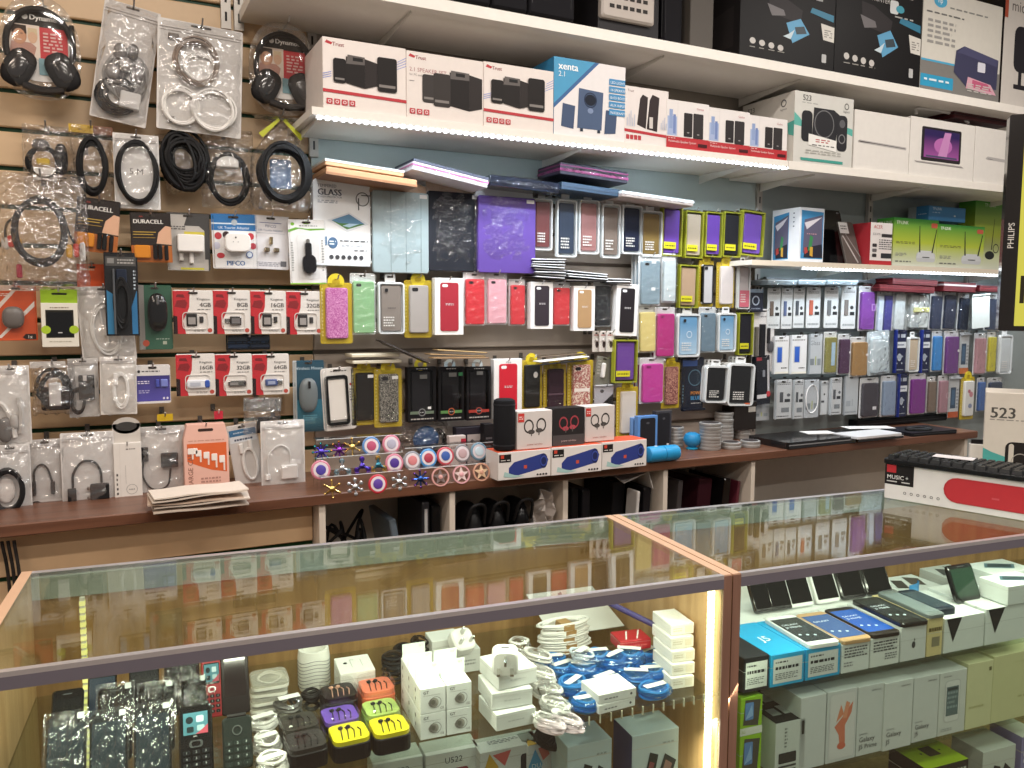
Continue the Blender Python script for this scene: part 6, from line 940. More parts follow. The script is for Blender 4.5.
# ---------------------------------------------------------------- cubby contents
def cub(px, py, Y): return onY(px, py, Y)
ZQ = .6358
def stand_slab(name, label, cat, px, Y, th, h, dep, col, lean=0, yaw=0, edge=None):
    q = onY(px, 520, Y); r_ = thing(name, label, cat, TR(q.x, Y, ZQ + th / 2 * math.sin(math.radians(abs(lean)))) @ RY(lean) @ RZ(yaw)); b = MB(); b.cbox(-th / 2, 0, 0, th / 2, dep, h, col, .003); b.build('body', r_)
    if edge: b = MB(); b.box(-th * .2, -.001, .02, th * .2, .002, h - .02, edge); b.build('edge_strip', r_)
    b = MB(); b.box(-th / 2 - .0006, .01, h * .5, th / 2 + .0006, dep - .01, h * .5 + .002, '#0e0e10'); b.build('seam', r_); return r_
b = MB(); q = onY(346, 535, -.2); r2 = random.Random(3); b.tube(spline([(r2.uniform(-.07, .08), r2.uniform(-.06, .06), r2.uniform(.0, .26)) for _ in range(26)]), .005, BLK, 6); tag(b.build('cable_heap', smooth=True, M=TR(q.x, -.17, ZQ + .006)), 'black tangled cable heap in the cubby beside the beige panel', 'cable')
for a in (('clear_folder', 'clear bluish folder leaning in the cable cubby', 'folder', 408, -.29, .02, .27, .2, 'satin:#5a6670', -10), ('laptop', 'silver edged laptop standing in the cable cubby', 'laptop', 426, -.30, .022, .31, .22, 'satin:#2a2a2e', 0), ('laptop', 'thick black laptop standing against the second divider', 'laptop', 436, -.27, .03, .29, .22, 'satin:#161618', 0)):
    stand_slab(*a, edge='#a8a8a8' if 'silver' in a[1] else None)
for i, (px, l, ln) in enumerate(((471, 'black leather bag lying in the second cubby', 8), (494, 'shiny black case in the second cubby', -6), (518, 'black pouch beside the carrier bag', 4))):
    q = onY(px, 520, -.25); r_ = thing('black_bag', l, 'bag', TR(q.x, -.22, ZQ)); b = MB(); b.blob(0, 0, .14, .034, .08, .14, mat('#141416', .4 - .1 * i, 0, .6, 30), 18, 12, .7); b.build('body', r_, True); b = MB(); b.tube(spline([(-.03, -.06, .22), (-.02, -.085, .28), (.02, -.085, .28), (.03, -.06, .22)]), .005, BLK, 6); b.build('handle', r_, True)
b = MB(); q = onY(543, 510, -.28); r3 = random.Random(8); vs = []; fs = []; n = 14
for i in range(n + 1):
    for j in range(9): vs.append(((j / 8 - .5) * .06 + r3.uniform(-.008, .008) + (i / n - .5) * .03, -.03 * math.sin(j * 1.3 + i) + r3.uniform(-.01, .01), .02 + i / n * .28))
for i in range(n):
    for j in range(8): a = i * 9 + j; fs.append((a, a + 1, a + 10, a + 9))
b.add(vs, fs, mat('#d4ccc6', .4, 0, .4, 60)); o = b.build('bag_sheet'); r_ = thing('carrier_bag', 'crumpled white carrier bag beside the third divider', 'bag', TR(q.x, -.27, ZQ)); o.parent = r_; sm = o.modifiers.new('thickness', 'SOLIDIFY'); sm.thickness = .003
for a in (('laptop', 'black laptop standing by the third divider', 'laptop', 575, -.29, .024, .3, .22, 'satin:#141416', 0), ('laptop', 'black laptop beside the white carton strips', 'laptop', 586, -.28, .03, .29, .22, 'satin:#1b1b1f', 0), ('carton_strip', 'white carton strip leaning in the third cubby', 'card', 634, -.30, .012, .27, .06, 'satin:#d0cdca', 4), ('binder', 'black binder leaning behind the white strips', 'binder', 616, -.22, .05, .29, .18, 'satin:#17171a', 2), ('binder', 'black folder under the folded white paper', 'binder', 644, -.27, .03, .27, .18, 'satin:#1e1c20', 3), ('binder', 'maroon folder standing in the fourth cubby', 'folder', 700, -.24, .06, .27, .2, 'satin:#3a1822', 5), ('binder', 'dark grey folder in the fourth cubby', 'folder', 676, -.26, .02, .28, .2, 'satin:#4a4648', 4), ('binder', 'black glossy folder leaning in the fourth cubby', 'folder', 722, -.27, .03, .27, .2, 'gloss:#161416', 5), ('binder', 'thin maroon folder leaning by the fifth divider', 'folder', 733, -.28, .012, .26, .2, 'satin:#5a2430', 6)):
    stand_slab(*a)
b = MB(); q = onY(648, 478, -.3); b.add([(-.09, 0, -.01), (.01, 0, .02), (.03, .1, .02), (-.07, .1, .0), (.01, -.001, .02), (.03, -.001, -.04), (.045, .1, -.04)], [(0, 1, 2, 3), (1, 5, 6, 2)], '#dcd8d4'); o = tag(b.build('folded_paper', M=TR(q.x, -.29, q.z)), 'folded white paper resting on the binders in the third cubby', 'paper'); sm = o.modifiers.new('thickness', 'SOLIDIFY'); sm.thickness = .003
for px, w_, d_, h_, c, l, yy in ((800, .3, .18, .05, '#1d1a1c', 'low black equipment box on the wide cubby shelf', -.2), (860, .22, .16, .035, '#26222a', 'flat dark games box on the wide cubby shelf', -.2)):
    q = onY(px, 500, yy); r_ = thing('equipment_box', l, 'box', TR(q.x, yy, ZQ)); b = MB(); b.cbox(-w_ / 2, -d_ / 2, 0, w_ / 2, d_ / 2, h_, 'satin:' + c, .004); b.build('body', r_); b = MB(); b.lathe([(.02, 0), (.025, .02), (.02, .04)], 'satin:#8a6a68', 16, (.06, -.02, h_)); b.build('knob', r_); b = MB(); b.box(-w_ * .4, -d_ * .3, h_, 0, 0, h_ + .006, '#5a2028'); b.build('red_pad', r_)
# ================================================================ glass display cases (turned 5.5 degrees from the wall)
CA = -5.48; CM = TR(1.004, -1.388, 0) @ RZ(CA); CI = CM.inverted(); HT = 1.028
VD = (CM.to_3x3() @ Vector((0, 1, 0)))
def onV(px, py, v):                       # pixel onto the case plane at depth v -> (u, v, z)
    p0 = CM @ Vector((0, v, 0)); d = ray(px, py); t = (p0 - CAMP).dot(VD) / d.dot(VD); return CI @ (CAMP + d * t)
def onS(px, py, z): return CI @ onZ(px, py, z)
CW = wood('#8a663e', '#ad8756', 5, 2, .5); CW2 = wood('#a98458', '#c9a578', 5, 2, .5); RAILM = mat('#6e6973', .4, .1, 0, 300, .03); EDGE = mat('#cba688', .5); ALU = mat('#c9c6c8', .3, .6); DARKW = wood('#735446', '#8f6b5a', 5, 2, .45)
LEDY = emis('#fff3c4', 7)
Z1L, Z1R, Z2, Z3 = .805, .79, .61, .40
def led_line(t, pts, n, name='led_strip', em=LEDY):
    a, c = Vector(pts[0]), Vector(pts[1]); s = MB(); d = MB(); ax = (c - a)
    lo = [min(a[i], c[i]) - .004 for i in range(3)]; hi = [max(a[i], c[i]) + .004 for i in range(3)]; s.box(*lo, *hi, '#e8e4d0'); s = s.build(name, t)
    for i in range(n): p = a + ax * ((i + .5) / n); d.box(p.x - .0046, p.y - .0052, p.z - .0042, p.x + .0046, p.y + .0042, p.z + .0042, em)
    d.build('led_diodes', s, kind='stuff'); return s
def case(label, u0, u1, right):
    t = thing('display_case', label, 'display case', CM)
    pw = .017
    for k, (a, c, m) in enumerate(((u0, u0 + pw, CW2), (u1 - pw, u1, CW2))):
        b = MB(); b.box(a, 0, 0, c, .455, HT - .003, m); b.build('side_panel', t)
        b = MB(); b.box(a, -.001, HT - .003, c, .456, HT + .001, EDGE); b.build('side_edge', t)
        b = MB(); b.box(a, -.003, 0, c, 0, HT - .001, DARKW if (k == 1) != right else DARKW); b.build('front_edge', t)
    b = MB(); b.box(u0 + pw, .440, 0, u1 - pw, .452, HT - .048, CW); b.build('back_panel', t)
    b = MB(); b.box(u0 + pw, .436, HT - .048, u1 - pw, .453, HT - .008, mat('#9ba296', .4)); b.build('back_rail', t)
    b = MB(); b.box(u0 + pw, .442, HT - .008, u1 - pw, .456, HT + .0005, ALU); b.build('back_edge', t)
    b = MB(); b.box(u0 + pw, -.003, HT - .024, u1 - pw, .006, HT - .0062, RAILM); b.build('front_rail', t)
    b = MB(); b.box(u0 + pw, -.003, HT - .0062, u1 - pw, .008, HT + .0008, ALU); b.build('rail_cap', t)
    b = MB(); b.box(u0 + pw, .008, HT - .006, u1 - pw, .442, HT, GLASS); b.build('glass_top', t)
    b = MB(); b.box(u0 + pw, .0005, .35, u1 - pw, .0045, HT - .024, GLASS); b.build('front_glass', t)
    b = MB(); b.box(u0 + pw, .0, 0, u1 - pw, .44, .345, CW2); b.build('plinth', t)
    zz = (Z1R, Z2, Z3) if right else (Z1L, Z2)
    for z in zz:
        b = MB(); b.box(u0 + pw, .012, z - .007, u1 - pw, .43, z - .0005, glassy('shelf_glass', .05, '#f3f7f3', .03)); b.build('glass_shelf', t)
    return t
CL = case('long glass display case full of boxed chargers and phones', -1.19, -.0015, False)
CR = case('glass display case with boxed smartphones and a keyboard on top', .0015, 1.72, True)
led_line(CL, ((-.026, .024, .36), (-.026, .024, .995)), 60)
area('case_light', (-.045, .03, .70), (.012, .6), 1.0, (1, .93, .70), (math.radians(-60), 0, math.radians(60)), CL)
UL = onV(83, 620, .427).x
led_line(CL, ((UL, .427, .40), (UL, .427, HT - .052)), 44, em=emis('#f4e98a', 1.6))
led_line(CL, ((-1.17, .0115, HT - .0212), (-.03, .0115, HT - .0212)), 90, em=emis('#fff3c4', 3))
area('case_light', (-.6, .017, HT - .0265), (1.12, .01), 2.3, (1, .95, .78), (math.radians(20), 0, 0), CL)
led_line(CR, ((.03, .0115, HT - .0212), (1.6, .0115, HT - .0212)), 110, em=emis('#fff3c4', 3))
area('case_light', (.8, .017, HT - .0265), (1.5, .01), 2.6, (.98, .97, .80), (math.radians(20), 0, 0), CR)
def cobj(name, label, cat, u, v, z, yaw=0, group=None, extra=None): return thing(name, label, cat, CM @ TR(u, v, z) @ RZ(yaw) @ (extra if extra is not None else Matrix()), group)
# ---------------------------------------------------------------- upright phones, left case
def phone(name, label, px0, px1, ytop, vt, lean, zs, col='gloss:#101114', scr=None, kind='slab', wrap=False, hmax=None, th=.010):
    a = onV(px0, ytop, vt); c = onV(px1, ytop, vt); w = c.x - a.x; zt = (a.z + c.z) / 2; h = (zt - zs) / math.cos(math.radians(lean)); vb = vt - math.tan(math.radians(lean)) * (zt - zs)
    r_ = cobj(name, label, 'phone', (a.x + c.x) / 2, vb, zs + .0006 + th * math.sin(math.radians(lean)), 0, None, RX(-lean))
    b = MB(); b.prism(rrect(-w / 2, 0, w / 2, h, w * .12), 0, th, col, .0022); b.build('body', r_)
    if kind == 'slab':
        b = MB(); b.prism(rrect(-w * .44, h * .12, w * .44, h * .88, .002), -.0004, .0002, scr or 'gloss:#1c2226'); b.build('screen', r_)
        art(r_, w, h, -.0006, [('R', .36, .93, .64, .945, '#3a3e42', .01)] , 'speaker_slot')
    elif kind == 'keys':
        b = MB(); b.prism(rrect(-w * .40, h * .56, w * .40, h * .92, .003), -.0004, .0002, 'gloss:#12161a'); b.build('screen', r_)
        art(r_, w, h, -.0006, [('r', .14, .60, .86, .90, '#4a8494'), ('o', .32, .8, .11, .05, '#1c2a30'), ('R', .52, .76, .74, .85, '#c4dce4', .04), ('R', .24, .63, .44, .71, '#223238', .04), ('R', .54, .64, .76, .72, '#a8c8d0', .04), ('q', [(.5, .60), (.86, .60), (.86, .72), (.7, .66)], '#b84a5c'), ('t', 'Alba', .42, .565, .022, '#d8d8d8')], 'screen_icons')
        b = MB(); b.ringprism(rrect(-w * .2, h * .42, w * .2, h * .52, .004), rrect(-w * .13, h * .437, w * .13, h * .503, .003), -.002, 0, 'metal:#c4c4c4'); b.build('navigation_key', r_)
        for i in range(4):
            for k in range(3): b = MB(); x = (-.28 + .28 * k) * w; z = h * (.33 - .085 * i); b.prism(rrect(x - w * .11, z, x + w * .11, z + h * .055, .002), -.0016, 0, 'satin:#1e2124'); b.text('123456789.0-'[i * 3 + k], x, z + .0015, h * .045, -.0018, '#d0d4d4', 'c'); b.build('key', r_)
    if wrap:
        bagmesh(w * 1.16, h * 1.06, .006, SLEEVE, .002, int(px0)).build('clear_bag', r_, True)
        b = MB(); b.prism(rrect(w * .28, h * .93, w * .46, h * 1.01, .001), -.0075, -.007, '#c8d0cc'); b.build('barcode_label', r_)
    return r_, w, h
for i, (x0, x1, yt, l) in enumerate(((46, 87, 719, 'at the end by the led strip'), (90, 128, 716, 'between two bagged phones'), (134, 171, 709, 'beside the keypad phone'))):
    phone('bagged_phone', 'dark bagged smartphone in the front row, ' + l, x0, x1, yt, .11, 30, Z1L, 'gloss:#1a2024', 'gloss:#26323a', wrap=True)
for i, (x0, x1, yt, l) in enumerate(((52, 84, 693, 'unbagged glossy phone in the second row by the led strip'), (98, 133, 690, 'bagged glossy phone in the second row next to the unbagged one'), (139, 174, 688, 'bagged glossy phone in the second row, middle'), (181, 206, 682, 'bagged glossy phone in the second row behind the keypad phone'))):
    phone('glossy_phone', l, x0, x1, yt, .20, 36, Z1L, 'gloss:#0e1012', 'gloss:#15191c', wrap=i > 0)
phone('smartphone', 'small black phone with a bluish screen against the back', 88, 117, 674, .30, 30, Z1L, 'gloss:#121216', 'gloss:#2a3a4c')
phone('smartphone', 'square screened black phone against the back of the case', 129, 159, 664, .30, 28, Z1L, 'gloss:#17181b', 'gloss:#23272c')
phone('smartphone', 'bagged black phone beside the red trimmed phone', 164, 199, 662, .30, 28, Z1L, 'gloss:#141519', 'gloss:#1c2023', wrap=True)
phone('red_phone', 'black keypad phone with a bright red frame', 201, 221, 661, .27, 26, Z1L, 'satin:#a8222c', 'gloss:#1c2a34', 'keys')
phone('keypad_phone', 'black keypad phone with a lit icon screen', 178, 212, 708, .085, 24, Z1L, 'gloss:#141517', None, 'keys')
# flip phone: lid above, keypad below
a = onV(221, 712, .11); c = onV(250, 712, .11); w = c.x - a.x; r_ = cobj('flip_phone', 'open black flip phone standing with grey green keypad', 'phone', (a.x + c.x) / 2, .045, Z1L + .0055, 0, None, RX(-24)); hk = (a.z - Z1L) / math.cos(math.radians(24)); hl = .115
b = MB(); b.prism(rrect(-w / 2, 0, w / 2, hk, .006), 0, .011, 'satin:#262d2b', .002); b.build('keypad_half', r_)
b = MB(); b.prism(rrect(-w * .48, hk + .003, w * .48, hk + hl, .004), .001, .010, 'satin:#191516', .0015); b.build('screen_half', r_)
b = MB(); b.lathe([(.006, -w * .32), (.006, w * .32)], 'satin:#1a1a1c', 12, (0, .006, hk + .001), 'x'); b.build('hinge', r_)
b = MB(); b.prism(rrect(-w * .36, hk + .03, w * .36, hk + hl - .02, .002), .0004, .0012, 'gloss:#1d1718'); b.build('screen', r_)
b = MB(); b.ringprism(ell(0, hk * .74, w * .17, w * .17), ell(0, hk * .74, w * .13, w * .13), -.0014, 0, 'metal:#c8ccc8'); b.build('navigation_ring', r_)
for i in range(4):
    for k in range(3): b = MB(); x = (-.29 + .29 * k) * w; z = hk * (.46 - .13 * i); b.prism(rrect(x - w * .12, z, x + w * .12, z + hk * .085, .002), -.0012, 0, 'satin:#2c3533'); b.text('123456789.0-'[i * 3 + k], x, z + .002, hk * .06, -.0014, '#c4ccc8', 'c'); b.build('key', r_)
# ---------------------------------------------------------------- earphone boxes
def earbox(px, py, zt, s, hh, tray, label, base='satin:#1a181b', buds='#1c1a1e', yaw=0, zs=None):
    p = onS(px, py, zt); p.y = .046 if p.y < .07 else (.109 if p.y < .135 else .171); zs = Z1L; r_ = cobj('earphone_case', label, 'earphones', p.x, p.y, zs + .0005, yaw); o = rrect(-s / 2, -s / 2, s / 2, s / 2, s * .22, 4)
    X = RX(-90)
    def P(o_, z0, z1, m, nm, bb=0, sc=1): b = MB(); b.prism([(x * sc, z * sc) for x, z in o_], -z1, -z0, m, bb); b.xf(Matrix(((1, 0, 0, 0), (0, 0, 1, 0), (0, -1, 0, 0), (0, 0, 0, 1)))); b.build(nm, r_)
    P(o, 0, hh * .62, base, 'base', .0015); P(o, hh * .62, hh * .78, tray, 'tray', 0, .95); 
    P(o, hh * .62, hh, CLEAR, 'clear_lid', .002)
    b = MB(); z = hh * .78 + .0008
    for sx in (-.18, .02): b.blob(sx * s, s * .18, z + .002, s * .07, s * .05, .003, buds, 10, 6)
    b.build('earbuds', r_, True, kind='stuff')
    b = MB()
    for k in range(4): x = (-.25 + .16 * k) * s; b.tube([(x, -s * .36, z), (x + .004, s * (.1 - .05 * k), z + .001), (x + .002, s * .3 - .06 * k * s, z)], .0009, buds, 5)
    b.build('earphone_lead', r_, True, kind='stuff'); return r_
earbox(309, 745, .852, .060, .042, 'satin:#2e2b2c', 'smoke grey square earphone case in the front row', yaw=6)
earbox(353, 737, .848, .060, .042, 'satin:#d6c81e', 'yellow square earphone case beside the smoke grey one', yaw=4)
earbox(394, 729, .848, .060, .042, 'satin:#dccb1c', 'yellow square earphone case beside the plug boxes', yaw=3)
earbox(300, 719, .850, .058, .042, 'satin:#35322f', 'smoke grey square earphone case behind the front row', yaw=6)
earbox(341, 712, .848, .058, .042, 'satin:#6a4ab0', 'purple square earphone case', yaw=4)
earbox(383, 706, .848, .058, .042, 'satin:#a8c068', 'lime green square earphone case', base='satin:#8fae58', yaw=3)
earbox(338, 682, .862, .058, .055, 'satin:#241c20', 'dark square earphone case with rose gold buds', buds='#c89a84', yaw=4)
earbox(376, 677, .862, .058, .055, 'satin:#e0785c', 'coral orange square earphone case', base='satin:#d4603c', yaw=3)
# pods in clear cases, cable bags at the left of the boxes
p = onS(268, 676, .87)
for k in range(5):
    r_ = cobj('earpod_case', 'white earphones in a flat clear case, in the pile by the flip phone', 'earphones', p.x + RND.uniform(-.003, .003), p.y + RND.uniform(-.003, .003), Z1L + .0005 + k * .0135, RND.uniform(-6, 6), 'flat white earphone cases'); X = Matrix(((1, 0, 0, 0), (0, 0, 1, 0), (0, -1, 0, 0), (0, 0, 0, 1)))
    b = MB(); b.prism(rrect(-.03, -.03, .03, .03, .01), -.006, 0, 'satin:#dcdad2', .001); b.xf(X); b.build('tray', r_)
    b = MB(); b.prism(rrect(-.031, -.031, .031, .031, .011), -.0125, -.006, glassy('milky_lid', .05, '#f4f2ec', .1, 0, 30, .25, '#f0eee6'), .002); b.xf(X); b.build('lid', r_)
    b = MB(); b.tube(coilpts(0, 0, .02, .02, 2, -.0075, .1, seed=k), .0012, WHT, 5); b.xf(X); b.build('earphone_lead', r_, True)
def cablebag(px, py, zt, col, label, w_=.05, d_=.05, zs=Z1L, film=FILM, lab=True, yaw=0, turns=6, group=None, hh=.02):
    p = onS(px, py, zs + hh); r_ = cobj('cable_bundle', label, 'cable', p.x, p.y, zs + .001, yaw, group); b = MB()
    b.tube([(x, y, max(.003, z)) for x, z, y in [(q[0], -q[1], q[2]) for q in coilpts(0, 0, w_ * .36, d_ * .36, turns, 0, .22, seed=int(px), th=hh)]], .0028, col, 5); b.build('cable_loops', r_, True)
    b = MB(); b.blob(0, 0, hh * .55, w_ * .5, d_ * .5, hh * .53, film, 16, 8, .8); b.build('clear_bag', r_)
    if lab: b = MB(); b.box(-w_ * .34, -d_ * .12, hh * 1.09, w_ * .34, d_ * .12, hh * 1.09 + .0006, '#e8e8e4'); b.build('barcode_label', r_)
    return r_
cablebag(289, 699, .86, 'satin:#4c4a48', 'grey lead in a clear pod with a white base by the earphone pile', .052, .058, film=CLEAR, yaw=10, hh=.036)
cablebag(312, 693, .85, BLK, 'coiled black lead behind the smoke grey cases', .04, .04, film=CLEAR, lab=False, hh=.03)
for k, (x, y) in enumerate(((263, 717), (266, 737), (272, 758))):
    cablebag(x, y, .83, WHT, ('white earphone lead bag by the pile of flat cases', 'white earphone lead bag between two alike', 'white earphone lead bag at the front edge of the shelf')[k], .052, .055, yaw=15, hh=.024)
# white curved speaker and white box
p = onS(316, 668, Z1L + .05); r_ = cobj('curved_speaker', 'white curved speaker with wavy grey lines', 'speaker', p.x, p.y + .03, Z1L + .001)
b = MB(); n = 20; b.lathe([(.026, 0), (.029, .01), (.029, .06), (.027, .075), (.022, .075), (.021, .05)], 'satin:#e8e6e0', 26); b.build('body', r_, True)
for k in range(8): b = MB(); b.tube([(.0294 * math.cos(a), .0294 * math.sin(a), .012 + .0065 * k + .003 * math.sin(3 * a)) for a in [math.radians(-175 + 170 * i / 20) for i in range(21)]], .0006, '#6a6e70', 4); b.build('wave_line', r_)
def cartonS(name, label, px, py, zt, w, d, h, col='#ecebe6', art_=(), top=(), yaw=0, cat='box', zs=None, group=None, left=()):
    p = onS(px, py, zt); zs = zt - h if zs is None else zs; p.y = max(.012, min(p.y, .432 - d)); r_ = cobj(name, label, cat, p.x, p.y + d / 2, zs + .0005, yaw, group)
    b = MB(); b.cbox(-w / 2, -d / 2, 0, w / 2, d / 2, h, col, .0008); b.build('carton', r_)
    b = MB(); b.box(-w * .5 - .0003, -d / 2 - .0003, h * .78, w * .5 + .0003, d / 2 + .0003, h * .79, '#b8b6b0'); b.build('lid_seam', r_)
    if art_: art(r_, w, h, -d / 2 - .0004, art_)
    if left: art(r_, d, h, -.0004, left, 'side_print', TR(-w / 2, 0, 0) @ RZ(-90))
    if top: art(r_, w, d, -h - .0003, top, 'top_print', Matrix(((1, 0, 0, 0), (0, 0, 1, -d / 2), (0, -1, 0, 0), (0, 0, 0, 1))))
    return r_
cartonS('earphone_box', 'white carton with a thin earphone drawing on its lid', 358, 672, Z1L + .055, .062, .07, .055, top=[('o', .25, .6, .06, .06, '#2a2a2a'), ('r', .4, .3, .41, .75, '#8a8a88'), ('r', .7, .3, .71, .75, '#8a8a88'), ('r', .4, .74, .52, .76, '#8a8a88')], cat='earphones')
for k, (x, y, l) in enumerate(((393, 655, 'black lead pack behind the coral case'), (420, 640, 'black lead pack behind the plug boxes'), (404, 643, 'black lead pack between two others at the back'))):
    cablebag(x, y, .86, BLK, l, .05, .06, film=CLEAR, lab=False, hh=.05, turns=9)
# plug boxes with header flaps
GT = [('T', 'GT', .12, .78, .12, '#2c2c2e'), ('r', .12, .71, .8, .72, '#5a5a5c'), ('o', .52, .4, .2, .2, '#a8a49c'), ('q', [(.3, .42), (.42, .56), (.6, .5), (.66, .3), (.5, .24), (.36, .3)], '#8a8680'), ('o', .5, .42, .08, .1, '#6a665e'), ('g', .6, .42, .22, .205, '#3a3a3c'), ('t', 'CE', .78, .12, .09, '#2c2c2e')]
G = .0425; p0 = onS(420.5, 741, Z1L); names = {0: 'lower', 1: 'upper'}
for iu in range(2):
    for iv in range(3):
        for iz in range(2):
            if iu == 1 and iv == 2: continue
            r_ = cobj('plug_charger_box', '%s cubic white plug box, %s column, %s row' % (names[iz], ('earphone side', 'white box side')[iu], ('front', 'second', 'third')[iv]), 'charger', p0.x + G / 2 + iu * (G + .002), max(p0.y, .014) + G / 2 + iv * (G + .0015), Z1L + .0005 + iz * (G + .0006))
            b = MB(); b.cbox(-G / 2, -G / 2, 0, G / 2, G / 2, G, '#e9ebe9', .0006); b.build('carton', r_); art(r_, G, G, -G / 2 - .0001, GT)
            art(r_, G, G, -.0001, [('t', 'CE', .1, .1, .1, '#2c2c2e'), ('o', .3, .7, .06, .09, '#3a3a3c'), ('o', .3, .35, .05, .08, '#4a4a4c')], 'side_print', TR(-G / 2, 0, 0) @ RZ(-90))
            if iz == 1: b = MB(); b.box(-G * .48, G * .34, G, G * .48, G * .36, G * 1.62, '#e2eae4'); b.text('GT', G * .3, G * 1.45, .006, G * .33, '#9aa29c', 'c'); b.build('header_flap', r_)
# three white boxes and plugs
for k in range(3):
    cartonS('white_box', ('bottom', 'middle', 'top')[k] + ' plain white box of the three stacked beside the plug boxes', 514 + (1, -1, 2)[k], 728 - 20.5 * k, Z1L + .030 * k + (.0 if k == 0 else 0), .072, .078, .0285, '#e8e9e6', [('n', .3, .7, .4, .55, 1, '#c4c6c4')], [('R', .2, .3, .8, .8, '#eeeeea', .06)], yaw=(3, -2, 5)[k], zs=Z1L + .030 * k)
def ukplug(px, py, z, label, yaw, lean):
    p = onS(px, py, z); r_ = cobj('mains_plug', label, 'plug', p.x, p.y, z, yaw, None, RX(lean)); b = MB(); b.prism(rrect(-.022, 0, .022, .046, .012), -.012, .012, 'gloss:#f0efec', .003); b.build('plug_body', r_, True)
    for x, z_, a, c in ((0, .034, .004, .008), (-.011, .014, .006, .004), (.011, .014, .006, .004)): b = MB(); b.box(x - a / 2, -.03, z_ - c / 2, x + a / 2, -.012, z_ + c / 2, 'metal:#c8c6c0'); b.build('pin', r_)
    b = MB(); b.box(-.007, .0, .0455, .007, .005, .0465, '#3a3a40'); b.build('usb_socket', r_)
zp = Z1L + .0905
ukplug(505, 673, zp, 'white three pin usb plug standing on the white boxes', -20, 8)
cartonS('plug_tray', 'grey backed white plug card lying behind the white boxes', 468, 650, Z1L + .045, .05, .06, .045, '#c9cac6', [('n', .2, .8, .3, .6, 2, '#8a8a88')])
ukplug(466, 652, Z1L + .0465, 'white plug with twin pins facing up behind the plug boxes', 10, -50)
cartonS('plug_box', 'pale carton at the back beside the standing plug', 447, 640, Z1L + .06, .06, .05, .06, '#dcdcd8', [('n', .2, .8, .3, .6, 2, '#a8a8a6')])
cablebag(519, 640, .85, WHT, 'clear bagged white plug at the back by the white cables', .05, .05, lab=False, hh=.05)
# white cables and blue cables
for k, (x, y, hh) in enumerate(((538, 652, .05), (541, 668, .04), (547, 683, .03), (556, 699, .026), (549, 717, .022), (567, 716, .02))):
    cablebag(x, y, .84, WHT, 'bundled white charging lead %s' % ('at the back beside the bagged plug', 'second from the back along the white boxes', 'in the middle of the white row', 'thick one fourth in the white row', 'at the shelf edge beside the white boxes', 'at the shelf edge beside the blue leads')[k], .036, .075, lab=False, yaw=24, hh=hh, film=FILM, turns=9)
BLUE = 'satin:#2277bc'; BF = glassy('blue_tint_film', .08, '#a8d4f4', .12, .9, 70, .16, '#3a94d8', .006)
spots = [(551, 657, .03), (562, 664, .026), (573, 681, .022), (586, 698, .02), (604, 676, .024), (596, 652, .045), (614, 655, .04), (629, 650, .042), (646, 651, .024), (636, 671, .022), (655, 686, .018), (583, 664, .03), (620, 664, .025), (590, 684, .02), (652, 668, .02), (612, 690, .018)]
nm = ['at the back beside the white row', 'second along the white row', 'third along the white row', 'at the shelf edge before the flat white boxes', 'behind the flat white boxes', 'upright under the kraft banded leads', 'upright in the middle of the heap', 'upright beside the red box', 'under the red box', 'between red box and tall white stack', 'at the foot of the tall white stack', 'beside the pale bagged lead', 'lying behind the upright ones', 'beneath the flat white boxes', 'pressed against the tall white stack', 'half hidden under the flat white boxes']
for k, (x, y, hh) in enumerate(spots): cablebag(x, y, .84, BLUE, 'bright blue bagged lead ' + nm[k], .066, .054, yaw=RND.uniform(-40, 40), hh=hh, film=BF, turns=8)
cablebag(582, 652, .86, 'satin:#c9d4de', 'pale blue bagged lead with label lying on the blue heap', .046, .056, yaw=30, hh=.05)
p = onS(572, 652, Z1L + .01)
for k in range(5):
    r_ = cobj('banded_lead', ('lowest', 'second', 'third', 'fourth', 'topmost')[k] + ' white lead with a kraft paper band at the back of the heap', 'cable', p.x + RND.uniform(-.012, .008), p.y + .03, Z1L + .004 + k * .0125, RND.uniform(-8, 8))
    b = MB(); b.tube([(q[0], q[2], max(.0, min(.009, -q[1]))) for q in coilpts(0, 0, .05, .02, 7, 0, .16, seed=40 + k, th=.012)], .0027, WHT, 5); b.build('cable_loops', r_, True)
    b = MB(); b.box(-.011, -.024, -.002, .013, .024, .0095, '#b08a58'); b.build('kraft_band', r_)
# card, pen and red box
p = onS(608, 622, Z1L + .07); r_ = cobj('grey_sheet', 'grey card sheet leaning at the back of the blue heap', 'card', p.x, .31, Z1L + .02, 0, None, RX(-62)); b = MB(); b.prism([(-.085, .0), (.085, .0), (.06, .12), (-.1, .12)], 0, .002, '#d4d2ce'); b.build('sheet', r_); b = MB(); b.prism([(-.03, .11), (-.02, .115), (-.02, .10), (-.03, .10)], -.001, 0, '#8a8a88'); b.build('fold_mark', r_)
p = onS(632, 617, Z1L + .075); b = MB(); b.tube([(-.03, .05, .012), (.03, -.05, -.012)], .006, 'satin:#4a4280', 10); b.tube([(.03, -.05, -.012), (.033, -.055, -.0132)], .0045, 'satin:#2a2650', 10); r_ = cobj('purple_pen', 'purple pen lying on the grey card sheet', 'pen', p.x, p.y, p.z + .006); o = b.build('barrel', r_, True)
cartonS('red_box', 'small red box with white cables on it in front of the card sheet', 637, 640, Z1L + .055, .065, .05, .02, 'satin:#b8242c', [('n', .1, .9, .3, .6, 1, '#d86a64')], [('q', [(.2, .1), (.25, .1), (.5, .9), (.45, .9)], '#f0ecea'), ('q', [(.55, .1), (.6, .1), (.9, .9), (.85, .9)], '#f0ecea')], yaw=-6)
